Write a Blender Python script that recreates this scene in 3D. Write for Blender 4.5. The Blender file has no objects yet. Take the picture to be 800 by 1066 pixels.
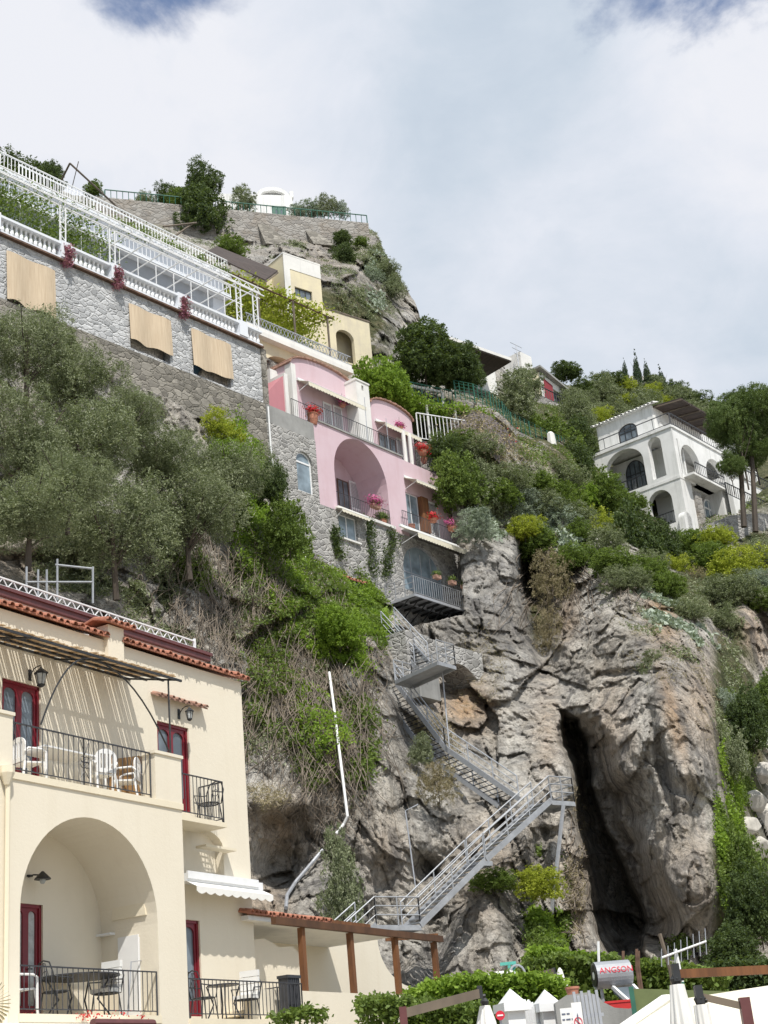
import bpy, math, random
import numpy as np
from math import sin, cos, tan, pi, radians, sqrt, atan2, exp
from mathutils import Vector, Matrix, geometry
rnd = random.Random(7)
RS = np.random.RandomState(11)
scene = bpy.context.scene
COL = scene.collection
# ------------------------------------------------------------------ camera
FL, PITCH, ROLL = 1550.0, radians(22.4), radians(5.4)
CAM = np.array([0.0, 0.0, 1.7])
fw = np.array([0, cos(PITCH), sin(PITCH)])
u0 = np.array([0, -sin(PITCH), cos(PITCH)])
r0 = np.array([1.0, 0, 0])
rt = cos(ROLL) * r0 - sin(ROLL) * u0
up = sin(ROLL) * r0 + cos(ROLL) * u0
cd = bpy.data.cameras.new("camera")
cam = bpy.data.objects.new("camera", cd)
COL.objects.link(cam)
cd.sensor_fit = 'VERTICAL'
cd.sensor_height = 36
cd.sensor_width = 27
cd.lens = FL / 1066 * 36
cd.clip_end = 4000
cam.matrix_world = Matrix(((rt[0], up[0], -fw[0], CAM[0]), (rt[1], up[1], -fw[1], CAM[1]),
                           (rt[2], up[2], -fw[2], CAM[2]), (0, 0, 0, 1)))
scene.camera = cam


def ray(px, py):
    return fw + (px - 400) / FL * rt + (533 - py) / FL * up


def at(px, py, Y):
    d = ray(px, py)
    return CAM + d * (Y / d[1])


# ------------------------------------------------------------------ scene graph helpers
def tag(o, label=None, cat=None, group=None, kind=None):
    if label: o['label'] = label
    if cat: o['category'] = cat
    if group: o['group'] = group
    if kind: o['kind'] = kind
    return o


def empty(name, label, cat, loc=(0, 0, 0), rz=0.0, group=None):
    o = bpy.data.objects.new(name, None)
    COL.objects.link(o)
    o.location = loc
    o.rotation_euler = (0, 0, rz)
    o.empty_display_size = .2
    return tag(o, label, cat, group)


def mesh_obj(name, me, parent=None):
    o = bpy.data.objects.new(name, me)
    COL.objects.link(o)
    if parent is not None:
        o.parent = parent
    return o


def copy_tree(o, parent=None):
    c = o.copy()
    COL.objects.link(c)
    c.parent = parent
    for ch in list(o.children):
        copy_tree(ch, c)
    return c


class Frame:
    """vertical facade: origin under point (px,py) at depth Y, x along heading, y into the wall, z up"""
    def __init__(s, px, py, Y, heading):
        a = radians(heading)
        P = at(px, py, Y)
        s.O = np.array([P[0], P[1], 0.0])
        s.t = np.array([sin(a), cos(a), 0.0])
        s.b = np.array([-cos(a), sin(a), 0.0])
        s.rz = pi / 2 - a

    def on(s, px, py, d=0.0):
        D = ray(px, py)
        k = (np.dot(s.O - CAM, s.b) + d) / np.dot(D, s.b)
        P = CAM + D * k
        return float(np.dot(P - s.O, s.t)), float(P[2])

    def s(s_, px, py, d=0.0): return s_.on(px, py, d)[0]
    def z(s_, px, py, d=0.0): return s_.on(px, py, d)[1]
    def w(s_, x, y, z): return s_.O + s_.t * x + s_.b * y + np.array([0, 0, z])
    def Y(s_, px, py, d=0.0):
        x, z = s_.on(px, py, d)
        return s_.w(x, d, z)[1]


class MB:
    def __init__(s):
        s.v = []
        s.f = []

    def add(s, vs, fs):
        n = len(s.v)
        s.v.extend([tuple(map(float, p)) for p in vs])
        s.f.extend([tuple(i + n for i in f) for f in fs])
        return s

    def box(s, x0, x1, y0, y1, z0, z1):
        x0, x1 = min(x0, x1), max(x0, x1); y0, y1 = min(y0, y1), max(y0, y1); z0, z1 = min(z0, z1), max(z0, z1)
        return s.add([(x0, y0, z0), (x1, y0, z0), (x1, y1, z0), (x0, y1, z0), (x0, y0, z1), (x1, y0, z1), (x1, y1, z1), (x0, y1, z1)],
                     [(0, 3, 2, 1), (4, 5, 6, 7), (0, 1, 5, 4), (1, 2, 6, 5), (2, 3, 7, 6), (3, 0, 4, 7)])

    def beam(s, a, b, w, h):
        """rectangular bar from a to b, w horizontal, h vertical-ish"""
        a = Vector(a); b = Vector(b); d = (b - a)
        if d.length < 1e-6: return s
        d.normalize()
        upv = Vector((0, 0, 1)) if abs(d.z) < .95 else Vector((0, 1, 0))
        sd = d.cross(upv).normalized(); uv = sd.cross(d).normalized()
        vs = []
        for p in (a, b):
            for (i, j) in ((-1, -1), (1, -1), (1, 1), (-1, 1)):
                vs.append(p + sd * (i * w / 2) + uv * (j * h / 2))
        return s.add(vs, [(0, 1, 2, 3), (7, 6, 5, 4), (0, 4, 5, 1), (1, 5, 6, 2), (2, 6, 7, 3), (3, 7, 4, 0)])

    def tube(s, pts, r, n=5, r2=None):
        pts = [Vector(p) for p in pts]
        m = len(pts)
        if m < 2: return s
        vs = []; fs = []
        prev = None
        for i, p in enumerate(pts):
            d = (pts[min(i + 1, m - 1)] - pts[max(i - 1, 0)])
            if d.length < 1e-9: d = Vector((0, 0, 1))
            d.normalize()
            if prev is None:
                a = d.cross(Vector((0, 0, 1)) if abs(d.z) < .9 else Vector((1, 0, 0))).normalized()
            else:
                a = (prev - d * prev.dot(d))
                a = a.normalized() if a.length > 1e-6 else d.orthogonal().normalized()
            prev = a
            b = d.cross(a)
            rr = r if r2 is None else r + (r2 - r) * i / (m - 1)
            for k in range(n):
                t = 2 * pi * k / n
                vs.append(p + a * (cos(t) * rr) + b * (sin(t) * rr))
        for i in range(m - 1):
            for k in range(n):
                k2 = (k + 1) % n
                fs.append((i * n + k, i * n + k2, (i + 1) * n + k2, (i + 1) * n + k))
        fs.append(tuple(range(n))[::-1]); fs.append(tuple((m - 1) * n + k for k in range(n)))
        return s.add(vs, fs)

    def lathe(s, prof, c, n=10):
        vs = []; fs = []
        for (r, z) in prof:
            for k in range(n):
                t = 2 * pi * k / n
                vs.append((c[0] + cos(t) * r, c[1] + sin(t) * r, c[2] + z))
        for i in range(len(prof) - 1):
            for k in range(n):
                k2 = (k + 1) % n
                fs.append((i * n + k, i * n + k2, (i + 1) * n + k2, (i + 1) * n + k))
        fs.append(tuple(range(n))[::-1]); fs.append(tuple((len(prof) - 1) * n + k for k in range(n)))
        return s.add(vs, fs)

    def plate(s, loops, y0, y1, axis='y', back=True):
        """outline + holes in (x,z), extruded from y0 (front) to y1"""
        flat = [[Vector((p[0], p[1], 0)) for p in L] for L in loops]
        tris = geometry.tessellate_polygon(flat)
        pts = [p for L in loops for p in L]
        n = len(pts)
        def P(p, y):
            return (p[0], y, p[1]) if axis == 'y' else (y, p[0], p[1]) if axis == 'x' else (p[0], p[1], y)
        vs = [P(p, y0) for p in pts] + [P(p, y1) for p in pts]
        fs = [tuple(t) for t in tris]
        if back: fs += [tuple(i + n for i in t[::-1]) for t in tris]
        o = 0
        for L in loops:
            m = len(L)
            for i in range(m):
                j = (i + 1) % m
                fs.append((o + i, o + j, o + j + n, o + i + n))
            o += m
        return s.add(vs, fs)

    def quad(s, a, b, c, d):
        return s.add([a, b, c, d], [(0, 1, 2, 3)])

    def build(s, name, mat, parent=None, smooth=False, label=None):
        me = bpy.data.meshes.new(name)
        me.from_pydata(s.v, [], s.f)
        me.validate()
        if mat: me.materials.append(mat)
        import bmesh
        bm = bmesh.new(); bm.from_mesh(me)
        bmesh.ops.recalc_face_normals(bm, faces=bm.faces)
        bm.to_mesh(me); bm.free()
        if smooth:
            me.polygons.foreach_set('use_smooth', [True] * len(me.polygons))
        o = mesh_obj(name, me, parent)
        if label: o['label'] = label
        return o


def fast_mesh(name, V, Fq, mat, smooth=False):
    """V (N,3), Fq (M,4) numpy"""
    me = bpy.data.meshes.new(name)
    V = np.asarray(V, np.float32); Fq = np.asarray(Fq, np.int32)
    me.vertices.add(len(V)); me.vertices.foreach_set('co', V.ravel())
    k = Fq.shape[1]
    me.loops.add(Fq.size); me.loops.foreach_set('vertex_index', Fq.ravel())
    me.polygons.add(len(Fq))
    me.polygons.foreach_set('loop_start', np.arange(len(Fq), dtype=np.int32) * k)
    me.polygons.foreach_set('loop_total', np.full(len(Fq), k, np.int32))
    if smooth: me.polygons.foreach_set('use_smooth', np.ones(len(Fq), bool))
    me.update(calc_edges=True)
    if mat: me.materials.append(mat)
    return me


def arch(x0, x1, z0, zs, rise=None, n=16):
    """closed loop of an arched opening: sill z0, springing zs"""
    r = (x1 - x0) / 2; c = (x0 + x1) / 2
    if rise is None: rise = r
    L = [(x0, z0), (x1, z0)]
    for i in range(n + 1):
        t = pi * i / n
        L.append((c + r * cos(t), zs + rise * sin(t)))
    return L


def rect(x0, x1, z0, z1): return [(x0, z0), (x1, z0), (x1, z1), (x0, z1)]


# ------------------------------------------------------------------ materials
def new_mat(name):
    m = bpy.data.materials.new(name); m.use_nodes = True
    nt = m.node_tree; nt.nodes.clear()
    out = nt.nodes.new('ShaderNodeOutputMaterial')
    b = nt.nodes.new('ShaderNodeBsdfPrincipled')
    nt.links.new(b.outputs[0], out.inputs[0])
    return m, nt, b


def N(nt, typ, **kw):
    n = nt.nodes.new(typ)
    for k, v in kw.items():
        if k.startswith('i_'):
            n.inputs[int(k[2:])].default_value = v
        else:
            setattr(n, k, v)
    return n


def tex_coord(nt, scale=(1, 1, 1), kind='Object', rot=(0, 0, 0)):
    tc = nt.nodes.new('ShaderNodeTexCoord'); mp = nt.nodes.new('ShaderNodeMapping')
    mp.inputs['Scale'].default_value = scale
    mp.inputs['Rotation'].default_value = rot
    nt.links.new(tc.outputs[kind], mp.inputs[0])
    return mp.outputs[0]


def noise(nt, vec, scale, detail=5, rough=.6, dist=0.0):
    n = nt.nodes.new('ShaderNodeTexNoise')
    n.inputs['Scale'].default_value = scale; n.inputs['Detail'].default_value = detail
    n.inputs['Roughness'].default_value = rough; n.inputs['Distortion'].default_value = dist
    nt.links.new(vec, n.inputs['Vector'])
    return n.outputs[0]


def ramp(nt, fac, stops, interp='LINEAR'):
    r = nt.nodes.new('ShaderNodeValToRGB'); r.color_ramp.interpolation = interp
    e = r.color_ramp.elements
    while len(e) < len(stops): e.new(.5)
    for i, (p, c) in enumerate(stops):
        e[i].position = p
        e[i].color = (c, c, c, 1) if isinstance(c, (int, float)) else (*c, 1)
    nt.links.new(fac, r.inputs[0])
    return r.outputs[0]


def mixc(nt, fac, a, b, mode='MIX'):
    m = nt.nodes.new('ShaderNodeMix'); m.data_type = 'RGBA'; m.blend_type = mode
    for val, idx in ((fac, 0), (a, 6), (b, 7)):
        if hasattr(val, 'is_linked') or hasattr(val, 'links'):
            nt.links.new(val, m.inputs[idx])
        else:
            m.inputs[idx].default_value = val if idx == 0 else (*val, 1)
    return m.outputs[2]


def mathn(nt, op, a, b=None, clamp=False):
    m = nt.nodes.new('ShaderNodeMath'); m.operation = op; m.use_clamp = clamp
    for i, val in enumerate((a, b)):
        if val is None: continue
        if hasattr(val, 'links'): nt.links.new(val, m.inputs[i])
        else: m.inputs[i].default_value = val
    return m.outputs[0]


def bump(nt, b, h, strength=.3, dist=.02):
    n = nt.nodes.new('ShaderNodeBump')
    n.inputs['Strength'].default_value = strength; n.inputs['Distance'].default_value = dist
    nt.links.new(h, n.inputs['Height']); nt.links.new(n.outputs[0], b.inputs['Normal'])
    return n


def plaster(name, col, dirt=.25, streak=.3, rough=.85, dcol=None, scale=1.0):
    m, nt, b = new_mat(name)
    v = tex_coord(nt, (scale,) * 3)
    n1 = noise(nt, v, .7, 6, .65)
    vs = tex_coord(nt, (1.6 * scale, 1.6 * scale, .13 * scale))
    n2 = noise(nt, vs, 1.3, 5, .65)
    dc = dcol or tuple(c * .55 for c in col)
    c = mixc(nt, mathn(nt, 'MULTIPLY', ramp(nt, n1, [(.42, 0), (.75, 1)]), dirt), col, dc)
    c = mixc(nt, mathn(nt, 'MULTIPLY', ramp(nt, n2, [(.52, 0), (.75, 1)]), streak), c, dc)
    nt.links.new(c, b.inputs['Base Color'])
    b.inputs['Roughness'].default_value = rough
    bump(nt, b, noise(nt, v, 14, 5, .7), .25, .02)
    return m


def plain(name, col, rough=.6, metal=0.0, var=.15, nscale=6.0):
    m, nt, b = new_mat(name)
    v = tex_coord(nt)
    n1 = noise(nt, v, nscale, 4, .6)
    c = mixc(nt, ramp(nt, n1, [(.3, 0), (.7, 1)]), tuple(x * (1 - var) for x in col), tuple(min(1, x * (1 + var)) for x in col))
    nt.links.new(c, b.inputs['Base Color'])
    b.inputs['Roughness'].default_value = rough; b.inputs['Metallic'].default_value = metal
    return m


def glass_mat(name, col=(.05, .07, .09)):
    m, nt, b = new_mat(name)
    v = tex_coord(nt)
    c = mixc(nt, ramp(nt, noise(nt, v, 1.2, 2), [(.35, 0), (.65, 1)]), col, tuple(min(1, x * 2.0) for x in col))
    nt.links.new(c, b.inputs['Base Color'])
    b.inputs['Roughness'].default_value = .06
    b.inputs['Specular IOR Level'].default_value = .8
    return m


def stone_mat(name, scale=2.2, light=(.42, .41, .38), dark=(.16, .155, .145), mortar=(.36, .35, .32), mw=.05, flat=(1, 1, 1.5), stain=.5, stainc=(.10, .095, .08)):
    m, nt, b = new_mat(name)
    v = tex_coord(nt, flat)
    wob = nt.nodes.new('ShaderNodeTexNoise'); wob.inputs['Scale'].default_value = 3.0
    nt.links.new(v, wob.inputs['Vector'])
    mx = nt.nodes.new('ShaderNodeMix'); mx.data_type = 'VECTOR'; mx.inputs[0].default_value = .22
    nt.links.new(v, mx.inputs[4]); nt.links.new(wob.outputs[1], mx.inputs[5])
    vo = nt.nodes.new('ShaderNodeTexVoronoi'); vo.inputs['Scale'].default_value = scale
    nt.links.new(mx.outputs[1], vo.inputs['Vector'])
    ve = nt.nodes.new('ShaderNodeTexVoronoi'); ve.feature = 'DISTANCE_TO_EDGE'; ve.inputs['Scale'].default_value = scale
    nt.links.new(mx.outputs[1], ve.inputs['Vector'])
    sep = nt.nodes.new('ShaderNodeSeparateColor'); nt.links.new(vo.outputs['Color'], sep.inputs[0])
    c = ramp(nt, sep.outputs[0], [(0, dark), (.45, tuple((a + d) / 2 for a, d in zip(light, dark))), (1, light)])
    n1 = noise(nt, v, 6, 6, .7)
    c = mixc(nt, mathn(nt, 'MULTIPLY', n1, .6), c, tuple(x * .6 for x in light))
    edge = ramp(nt, ve.outputs[0], [(mw * .35, 1), (mw, 0)])
    c = mixc(nt, edge, c, mortar)
    n2 = noise(nt, v, .5, 5, .7)
    c = mixc(nt, mathn(nt, 'MULTIPLY', ramp(nt, n2, [(.48, 0), (.68, 1)]), stain), c, stainc)
    nt.links.new(c, b.inputs['Base Color'])
    b.inputs['Roughness'].default_value = .9
    h = mathn(nt, 'ADD', ramp(nt, ve.outputs[0], [(0, 0), (mw * 2.2, 1)]), mathn(nt, 'MULTIPLY', n1, .5))
    bump(nt, b, h, .8, .07)
    return m


def leaf_mat(name, cols, trans=.35, clump=.9, rough=.55):
    cols = [tuple(min(.9, x * (1.7 if "flower" not in name else 1)) for x in c_) for c_ in cols]
    m, nt, b = new_mat(name)
    g = nt.nodes.new('ShaderNodeNewGeometry')
    v = tex_coord(nt)
    n1 = noise(nt, v, clump, 3, .6)
    s = mathn(nt, 'ADD', mathn(nt, 'MULTIPLY', g.outputs['Random Per Island'], .55), mathn(nt, 'MULTIPLY', ramp(nt, n1, [(.3, 0), (.7, 1)]), .45))
    c = ramp(nt, s, [(0.08, cols[0]), (.5, cols[1]), (.95, cols[2])])
    nt.links.new(c, b.inputs['Base Color'])
    b.inputs['Roughness'].default_value = rough
    b.inputs['Specular IOR Level'].default_value = .25
    t = nt.nodes.new('ShaderNodeBsdfTranslucent')
    nt.links.new(mixc(nt, .5, c, (.25, .35, .03)), t.inputs[0])
    mx = nt.nodes.new('ShaderNodeMixShader'); mx.inputs[0].default_value = trans
    out = [n for n in nt.nodes if n.type == 'OUTPUT_MATERIAL'][0]
    nt.links.new(b.outputs[0], mx.inputs[1]); nt.links.new(t.outputs[0], mx.inputs[2]); nt.links.new(mx.outputs[0], out.inputs[0])
    return m


def stripe_mat(name, c1, c2, scale, axis=0, rough=.8, bumps=.4):
    m, nt, b = new_mat(name)
    sc = [.6, .6, .6]; sc[axis] = scale
    v = tex_coord(nt, tuple(sc))
    n1 = noise(nt, v, 1.0, 4, .7)
    c = mixc(nt, ramp(nt, n1, [(.38, 0), (.62, 1)]), c1, c2)
    n3 = noise(nt, tex_coord(nt), .8, 3)
    c = mixc(nt, mathn(nt, 'MULTIPLY', n3, .35), c, tuple(x * .5 for x in c1))
    nt.links.new(c, b.inputs['Base Color']); b.inputs['Roughness'].default_value = rough
    bump(nt, b, n1, bumps, .02)
    return m


M = {}
M['cream'] = plaster('cream_plaster', (.79, .725, .60), .22, .25, dcol=(.64, .56, .43))
M['cream_trim'] = plaster('cream_trim', (.80, .72, .56), .12, .12)
M['yellow'] = plaster('yellow_plaster', (.74, .66, .46), .6, .6, dcol=(.50, .45, .38))
M['whitewash'] = plaster('whitewash', (.78, .77, .74), .3, .35, dcol=(.42, .42, .42))
M['villa_white'] = plaster('villa_white', (.84, .84, .83), .35, .6, dcol=(.40, .41, .38))
M['white_hotel'] = plaster('white_hotel', (.74, .77, .82), .15, .2, dcol=(.5, .54, .6))
M['pink'] = plaster('pink_plaster', (.63, .485, .535), .40, .45, dcol=(.52, .34, .37))
M['pink_dark'] = plaster('pink_dark', (.52, .22, .25), .2, .2)
M['concrete'] = plaster('concrete', (.34, .34, .33), .7, .7, dcol=(.17, .17, .165))
M['white_paint'] = plain('white_paint', (.80, .81, .82), .5, var=.04)
M['white_plastic'] = plain('white_plastic', (.83, .83, .83), .4, var=.02)
M['grey_metal'] = plain('grey_metal', (.42, .44, .48), .45, .3, var=.12)
M['dark_metal'] = plain('dark_metal', (.035, .037, .04), .5, .2, var=.2)
M['iron'] = plain('iron', (.05, .052, .06), .5, .2, var=.2)
M['galv'] = plain('galvanised', (.34, .355, .38), .5, .2, var=.18, nscale=3)
M['rust'] = plain('rusty_iron', (.14, .085, .06), .8, .2, var=.4)
M['red_door'] = plain('red_door', (.19, .012, .022), .35, var=.1)
M['maroon'] = plain('maroon_fascia', (.13, .045, .045), .45, var=.15)
M['glass'] = glass_mat('window_glass', (.10, .12, .14))
M['glass_blue'] = glass_mat('blue_glass', (.15, .19, .22))
M['curtain'] = plain('curtain', (.48, .50, .50), .9, var=.25, nscale=9)
M['terracotta'] = plain('terracotta', (.40, .17, .11), .8, var=.35, nscale=7)
M['terracotta_dull'] = plain('terracotta_dull', (.34, .2, .15), .85, var=.45, nscale=5)
M['wood'] = stripe_mat('brown_wood', (.14, .065, .03), (.075, .035, .018), 1.2, 0)
M['wood_grey'] = stripe_mat('weathered_wood', (.20, .16, .12), (.10, .08, .065), 1.2, 0)
M['wood_light'] = stripe_mat('light_wood', (.46, .27, .11), (.30, .16, .06), 6, 0)
M['post_wood'] = stripe_mat('post_wood', (.23, .095, .035), (.12, .05, .02), 9, 0)
M['reed'] = stripe_mat('reed', (.62, .44, .25), (.42, .28, .15), 30, 0, bumps=1)
M['reed_blind'] = stripe_mat('reed_blind', (.66, .54, .39), (.54, .42, .29), 14, 0, bumps=.6)
M['brushwood'] = stripe_mat('brushwood', (.085, .06, .05), (.03, .022, .02), 14, 0, bumps=1)
M['canvas'] = plain('cream_canvas', (.72, .68, .56), .9, var=.05)
M['canvas_white'] = plain('white_canvas', (.82, .81, .78), .9, var=.05)
M['stone'] = stone_mat('stone_wall', 3.0, (.50, .49, .47), (.20, .195, .19), (.52, .51, .49), .07, stain=.35)
M['stone_old'] = stone_mat('old_stone_wall', 2.6, (.38, .355, .31), (.12, .11, .095), (.28, .26, .22), .05, stain=.55)
M['stone_white'] = stone_mat('pale_stone_wall', 3.3, (.66, .67, .68), (.30, .31, .32), (.60, .61, .62), .07, stain=.35, stainc=(.2, .2, .2))
M['stone_far'] = stone_mat('distant_stone_wall', 2.3, (.46, .44, .41), (.22, .205, .19), (.34, .32, .29), .06, (1, 1, 1.7), .6, (.2, .15, .10))
M['stone_dark'] = stone_mat('dark_creeper_wall', 2.0, (.20, .17, .165), (.085, .07, .075), (.13, .115, .11), .06, stain=.6, stainc=(.10, .075, .07))
M['bark'] = stripe_mat('bark', (.11, .085, .065), (.05, .04, .032), 3, 0)
M['twig'] = plain('dry_twig', (.20, .165, .13), .9, var=.55, nscale=1.6)
M['soil'] = plain('soil', (.12, .09, .06), .95, var=.4)
M['pale_cushion'] = plain('cushion', (.82, .82, .80), .9, var=.04)
M['green_paint'] = plain('green_paint', (.03, .13, .09), .5, var=.15)
M['olive_paint'] = plain('olive_panel', (.13, .16, .06), .6, var=.15)
M['black'] = plain('black_rubber', (.015, .015, .015), .6)
M['blue_paint'] = plain('blue_panel', (.10, .20, .32), .3, .1, var=.15)
M['red_paint'] = plain('red_paint', (.55, .03, .03), .5)
M['red_sign'] = plain('red_sign', (.62, .02, .05), .5, var=.03)
M['ink'] = plain('sign_ink', (.12, .14, .20), .6)
M['teal'] = plain('teal_paint', (.10, .42, .36), .5)
M['dark_in'] = plain('painted_shade', (.03, .028, .026), .9)
M['flower_pink'] = leaf_mat('pink_flowers', ((.35, .05, .18), (.6, .10, .30), (.75, .35, .5)), .2)
M['flower_red'] = leaf_mat('red_flowers', ((.35, .01, .02), (.6, .02, .04), (.7, .08, .08)), .2)
M['flower_purple'] = leaf_mat('purple_creeper', ((.10, .03, .06), (.20, .07, .11), (.30, .14, .17)), .2)
M['lf_olive'] = leaf_mat('olive_leaves', ((.045, .055, .028), (.140, .160, .092), (.27, .29, .19)), .25, .7)
M['lf_dark'] = leaf_mat('dark_leaves', ((.018, .030, .012), (.042, .062, .022), (.085, .115, .04)), .25, .6)
M['lf_mid'] = leaf_mat('mid_leaves', ((.035, .055, .014), (.085, .125, .028), (.15, .20, .05)), .35, .6)
M['lf_bright'] = leaf_mat('bright_leaves', ((.06, .10, .014), (.13, .205, .026), (.22, .31, .05)), .45, .6)
M['lf_yellow'] = leaf_mat('yellow_green_leaves', ((.12, .14, .015), (.24, .27, .03), (.36, .38, .06)), .4, .6)
M['lf_grey'] = leaf_mat('silver_leaves', ((.10, .125, .095), (.20, .235, .185), (.32, .36, .30)), .2, .7)
M['lf_dry'] = leaf_mat('dry_leaves', ((.10, .08, .05), (.20, .165, .10), (.30, .26, .17)), .2, .7)
M['lf_pine'] = leaf_mat('pine_needles', ((.030, .050, .018), (.075, .11, .035), (.14, .18, .06)), .25, .5)
M['lf_cypress'] = leaf_mat('cypress_leaves', ((.014, .026, .014), (.03, .05, .024), (.055, .08, .035)), .15, .8)
# ------------------------------------------------------------------ world and sun
SUN_AZ = atan2(.34, -.94)      # measured from +y towards +x
SUN_EL = radians(57)
Sv = Vector((sin(SUN_AZ) * cos(SUN_EL), cos(SUN_AZ) * cos(SUN_EL), sin(SUN_EL)))
ld = bpy.data.lights.new("sun", 'SUN'); ld.energy = 4.5; ld.angle = radians(.6); ld.color = (1, .955, .88)
sun = bpy.data.objects.new("sun", ld); COL.objects.link(sun)
sun.rotation_euler = Sv.to_track_quat('Z', 'Y').to_euler()
wd = bpy.data.worlds.new("World"); scene.world = wd; wd.use_nodes = True
nt = wd.node_tree; nt.nodes.clear()
wo = nt.nodes.new('ShaderNodeOutputWorld'); bg = nt.nodes.new('ShaderNodeBackground')
nt.links.new(bg.outputs[0], wo.inputs[0])
sky = nt.nodes.new('ShaderNodeTexSky'); sky.sky_type = 'NISHITA'; sky.sun_disc = False
sky.sun_elevation = SUN_EL; sky.sun_rotation = SUN_AZ
sk = mixc(nt, 1.0, sky.outputs[0], (.10, .10, .10), 'MULTIPLY')
tc = nt.nodes.new('ShaderNodeTexCoord')
DIR = tc.outputs['Generated']


def lobe(px, py, width):
    """1 towards a direction of the sky, falling off with angle"""
    d = ray(px, py); d = d / np.linalg.norm(d)
    dp = nt.nodes.new('ShaderNodeVectorMath'); dp.operation = 'DOT_PRODUCT'
    nt.links.new(DIR, dp.inputs[0]); dp.inputs[1].default_value = tuple(d)
    return ramp(nt, mathn(nt, 'MULTIPLY', mathn(nt, 'SUBTRACT', 1.0, dp.outputs['Value']), 1.0 / (1 - cos(width))), [(0, 1), (1, 0)], 'EASE')


mp = nt.nodes.new('ShaderNodeMapping'); mp.inputs['Scale'].default_value = (1, 1, 1.5); mp.inputs['Location'].default_value = (3.1, 0, 1.7)
nt.links.new(DIR, mp.inputs[0])
cn = noise(nt, mp.outputs[0], 2.6, 8, .56, .3)
cf = noise(nt, mp.outputs[0], 9.0, 8, .6, .4)
dens = mathn(nt, 'ADD', mathn(nt, 'MULTIPLY', cn, .6), mathn(nt, 'MULTIPLY', cf, .4))
gaps = mathn(nt, 'ADD', lobe(175, -70, .095), lobe(715, -62, .13))
gaps = mathn(nt, 'MAXIMUM', gaps, lobe(1100, -350, .30))
cover = mathn(nt, 'SUBTRACT', mathn(nt, 'ADD', mathn(nt, 'MULTIPLY', mathn(nt, 'SUBTRACT', dens, .5), 1.9), .80), mathn(nt, 'MULTIPLY', gaps, .40))
cov = ramp(nt, cover, [(.36, 0.0), (.58, 1)], 'EASE')
light_side = mathn(nt, 'ADD', mathn(nt, 'MULTIPLY', lobe(60, 120, .25), .34), mathn(nt, 'MULTIPLY', lobe(860, 30, .16), .26))
shade = mathn(nt, 'ADD', mathn(nt, 'MULTIPLY', cn, .9), mathn(nt, 'MULTIPLY', cf, .45))
shade = mathn(nt, 'ADD', shade, light_side)
ccol = ramp(nt, shade, [(.50, (.50, .59, .70)), (.70, (.62, .695, .79)), (.88, (.77, .81, .89)), (1.08, (.86, .875, .93))])
wc = mixc(nt, cov, mixc(nt, .35, sk, (.34, .46, .78)), ccol)
nt.links.new(wc, bg.inputs[0]); bg.inputs[1].default_value = 1.0
scene.view_settings.view_transform = 'Standard'; scene.view_settings.look = 'None'; scene.view_settings.exposure = 0
scene.cycles.max_bounces = 6; scene.cycles.diffuse_bounces = 3; scene.cycles.transparent_max_bounces = 4


# ------------------------------------------------------------------ numpy noise
def hash3(i, j, k, s=0):
    h = (i.astype(np.int64) * 374761393 + j.astype(np.int64) * 668265263 + k.astype(np.int64) * 2147483647 + s * 974711) & 0xffffffff
    h = ((h ^ (h >> 13)) * 1274126177) & 0xffffffff
    h = ((h ^ (h >> 16)) * 2246822519) & 0xffffffff
    return ((h ^ (h >> 15)) & 0xffffff) / float(0xffffff)


def vnoise(P, s=0):
    I = np.floor(P).astype(np.int64); f = P - I; f = f * f * (3 - 2 * f)
    r = 0
    for a in (0, 1):
        for b in (0, 1):
            for c in (0, 1):
                w = (f[:, 0] if a else 1 - f[:, 0]) * (f[:, 1] if b else 1 - f[:, 1]) * (f[:, 2] if c else 1 - f[:, 2])
                r = r + w * hash3(I[:, 0] + a, I[:, 1] + b, I[:, 2] + c, s)
    return r * 2 - 1


def fbm(P, o=4, s=0, g=.5):
    r = 0; a = 1; t = 0
    for k in range(o):
        r = r + a * vnoise(P * 2.03 ** k + 17.3 * k, s + k); t += a; a *= g
    return r / t


def facets(P, s=0):
    """random tilted plane per voronoi cell: returns height, crack(0..1)"""
    I = np.floor(P).astype(np.int64)
    n = len(P)
    d1 = np.full(n, 9.0); d2 = np.full(n, 9.0); H = np.zeros(n)
    for a in (-1, 0, 1):
        for b in (-1, 0, 1):
            for c in (-1, 0, 1):
                i, j, k = I[:, 0] + a, I[:, 1] + b, I[:, 2] + c
                C = np.stack([i + hash3(i, j, k, s), j + hash3(i, j, k, s + 1), k + hash3(i, j, k, s + 2)], 1)
                D = P - C
                d = np.sqrt((D ** 2).sum(1))
                h = hash3(i, j, k, s + 3) * 2 - 1
                g = (hash3(i, j, k, s + 4) - .5) * D[:, 0] + (hash3(i, j, k, s + 5) - .5) * D[:, 1] + (hash3(i, j, k, s + 6) - .35) * D[:, 2]
                v = h * .42 + g * 1.7
                m = d < d1
                d2 = np.where(m, d1, np.minimum(d2, d))
                H = np.where(m, v, H); d1 = np.where(m, d, d1)
    return H, np.clip(1 - (d2 - d1) / .12, 0, 1)


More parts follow.
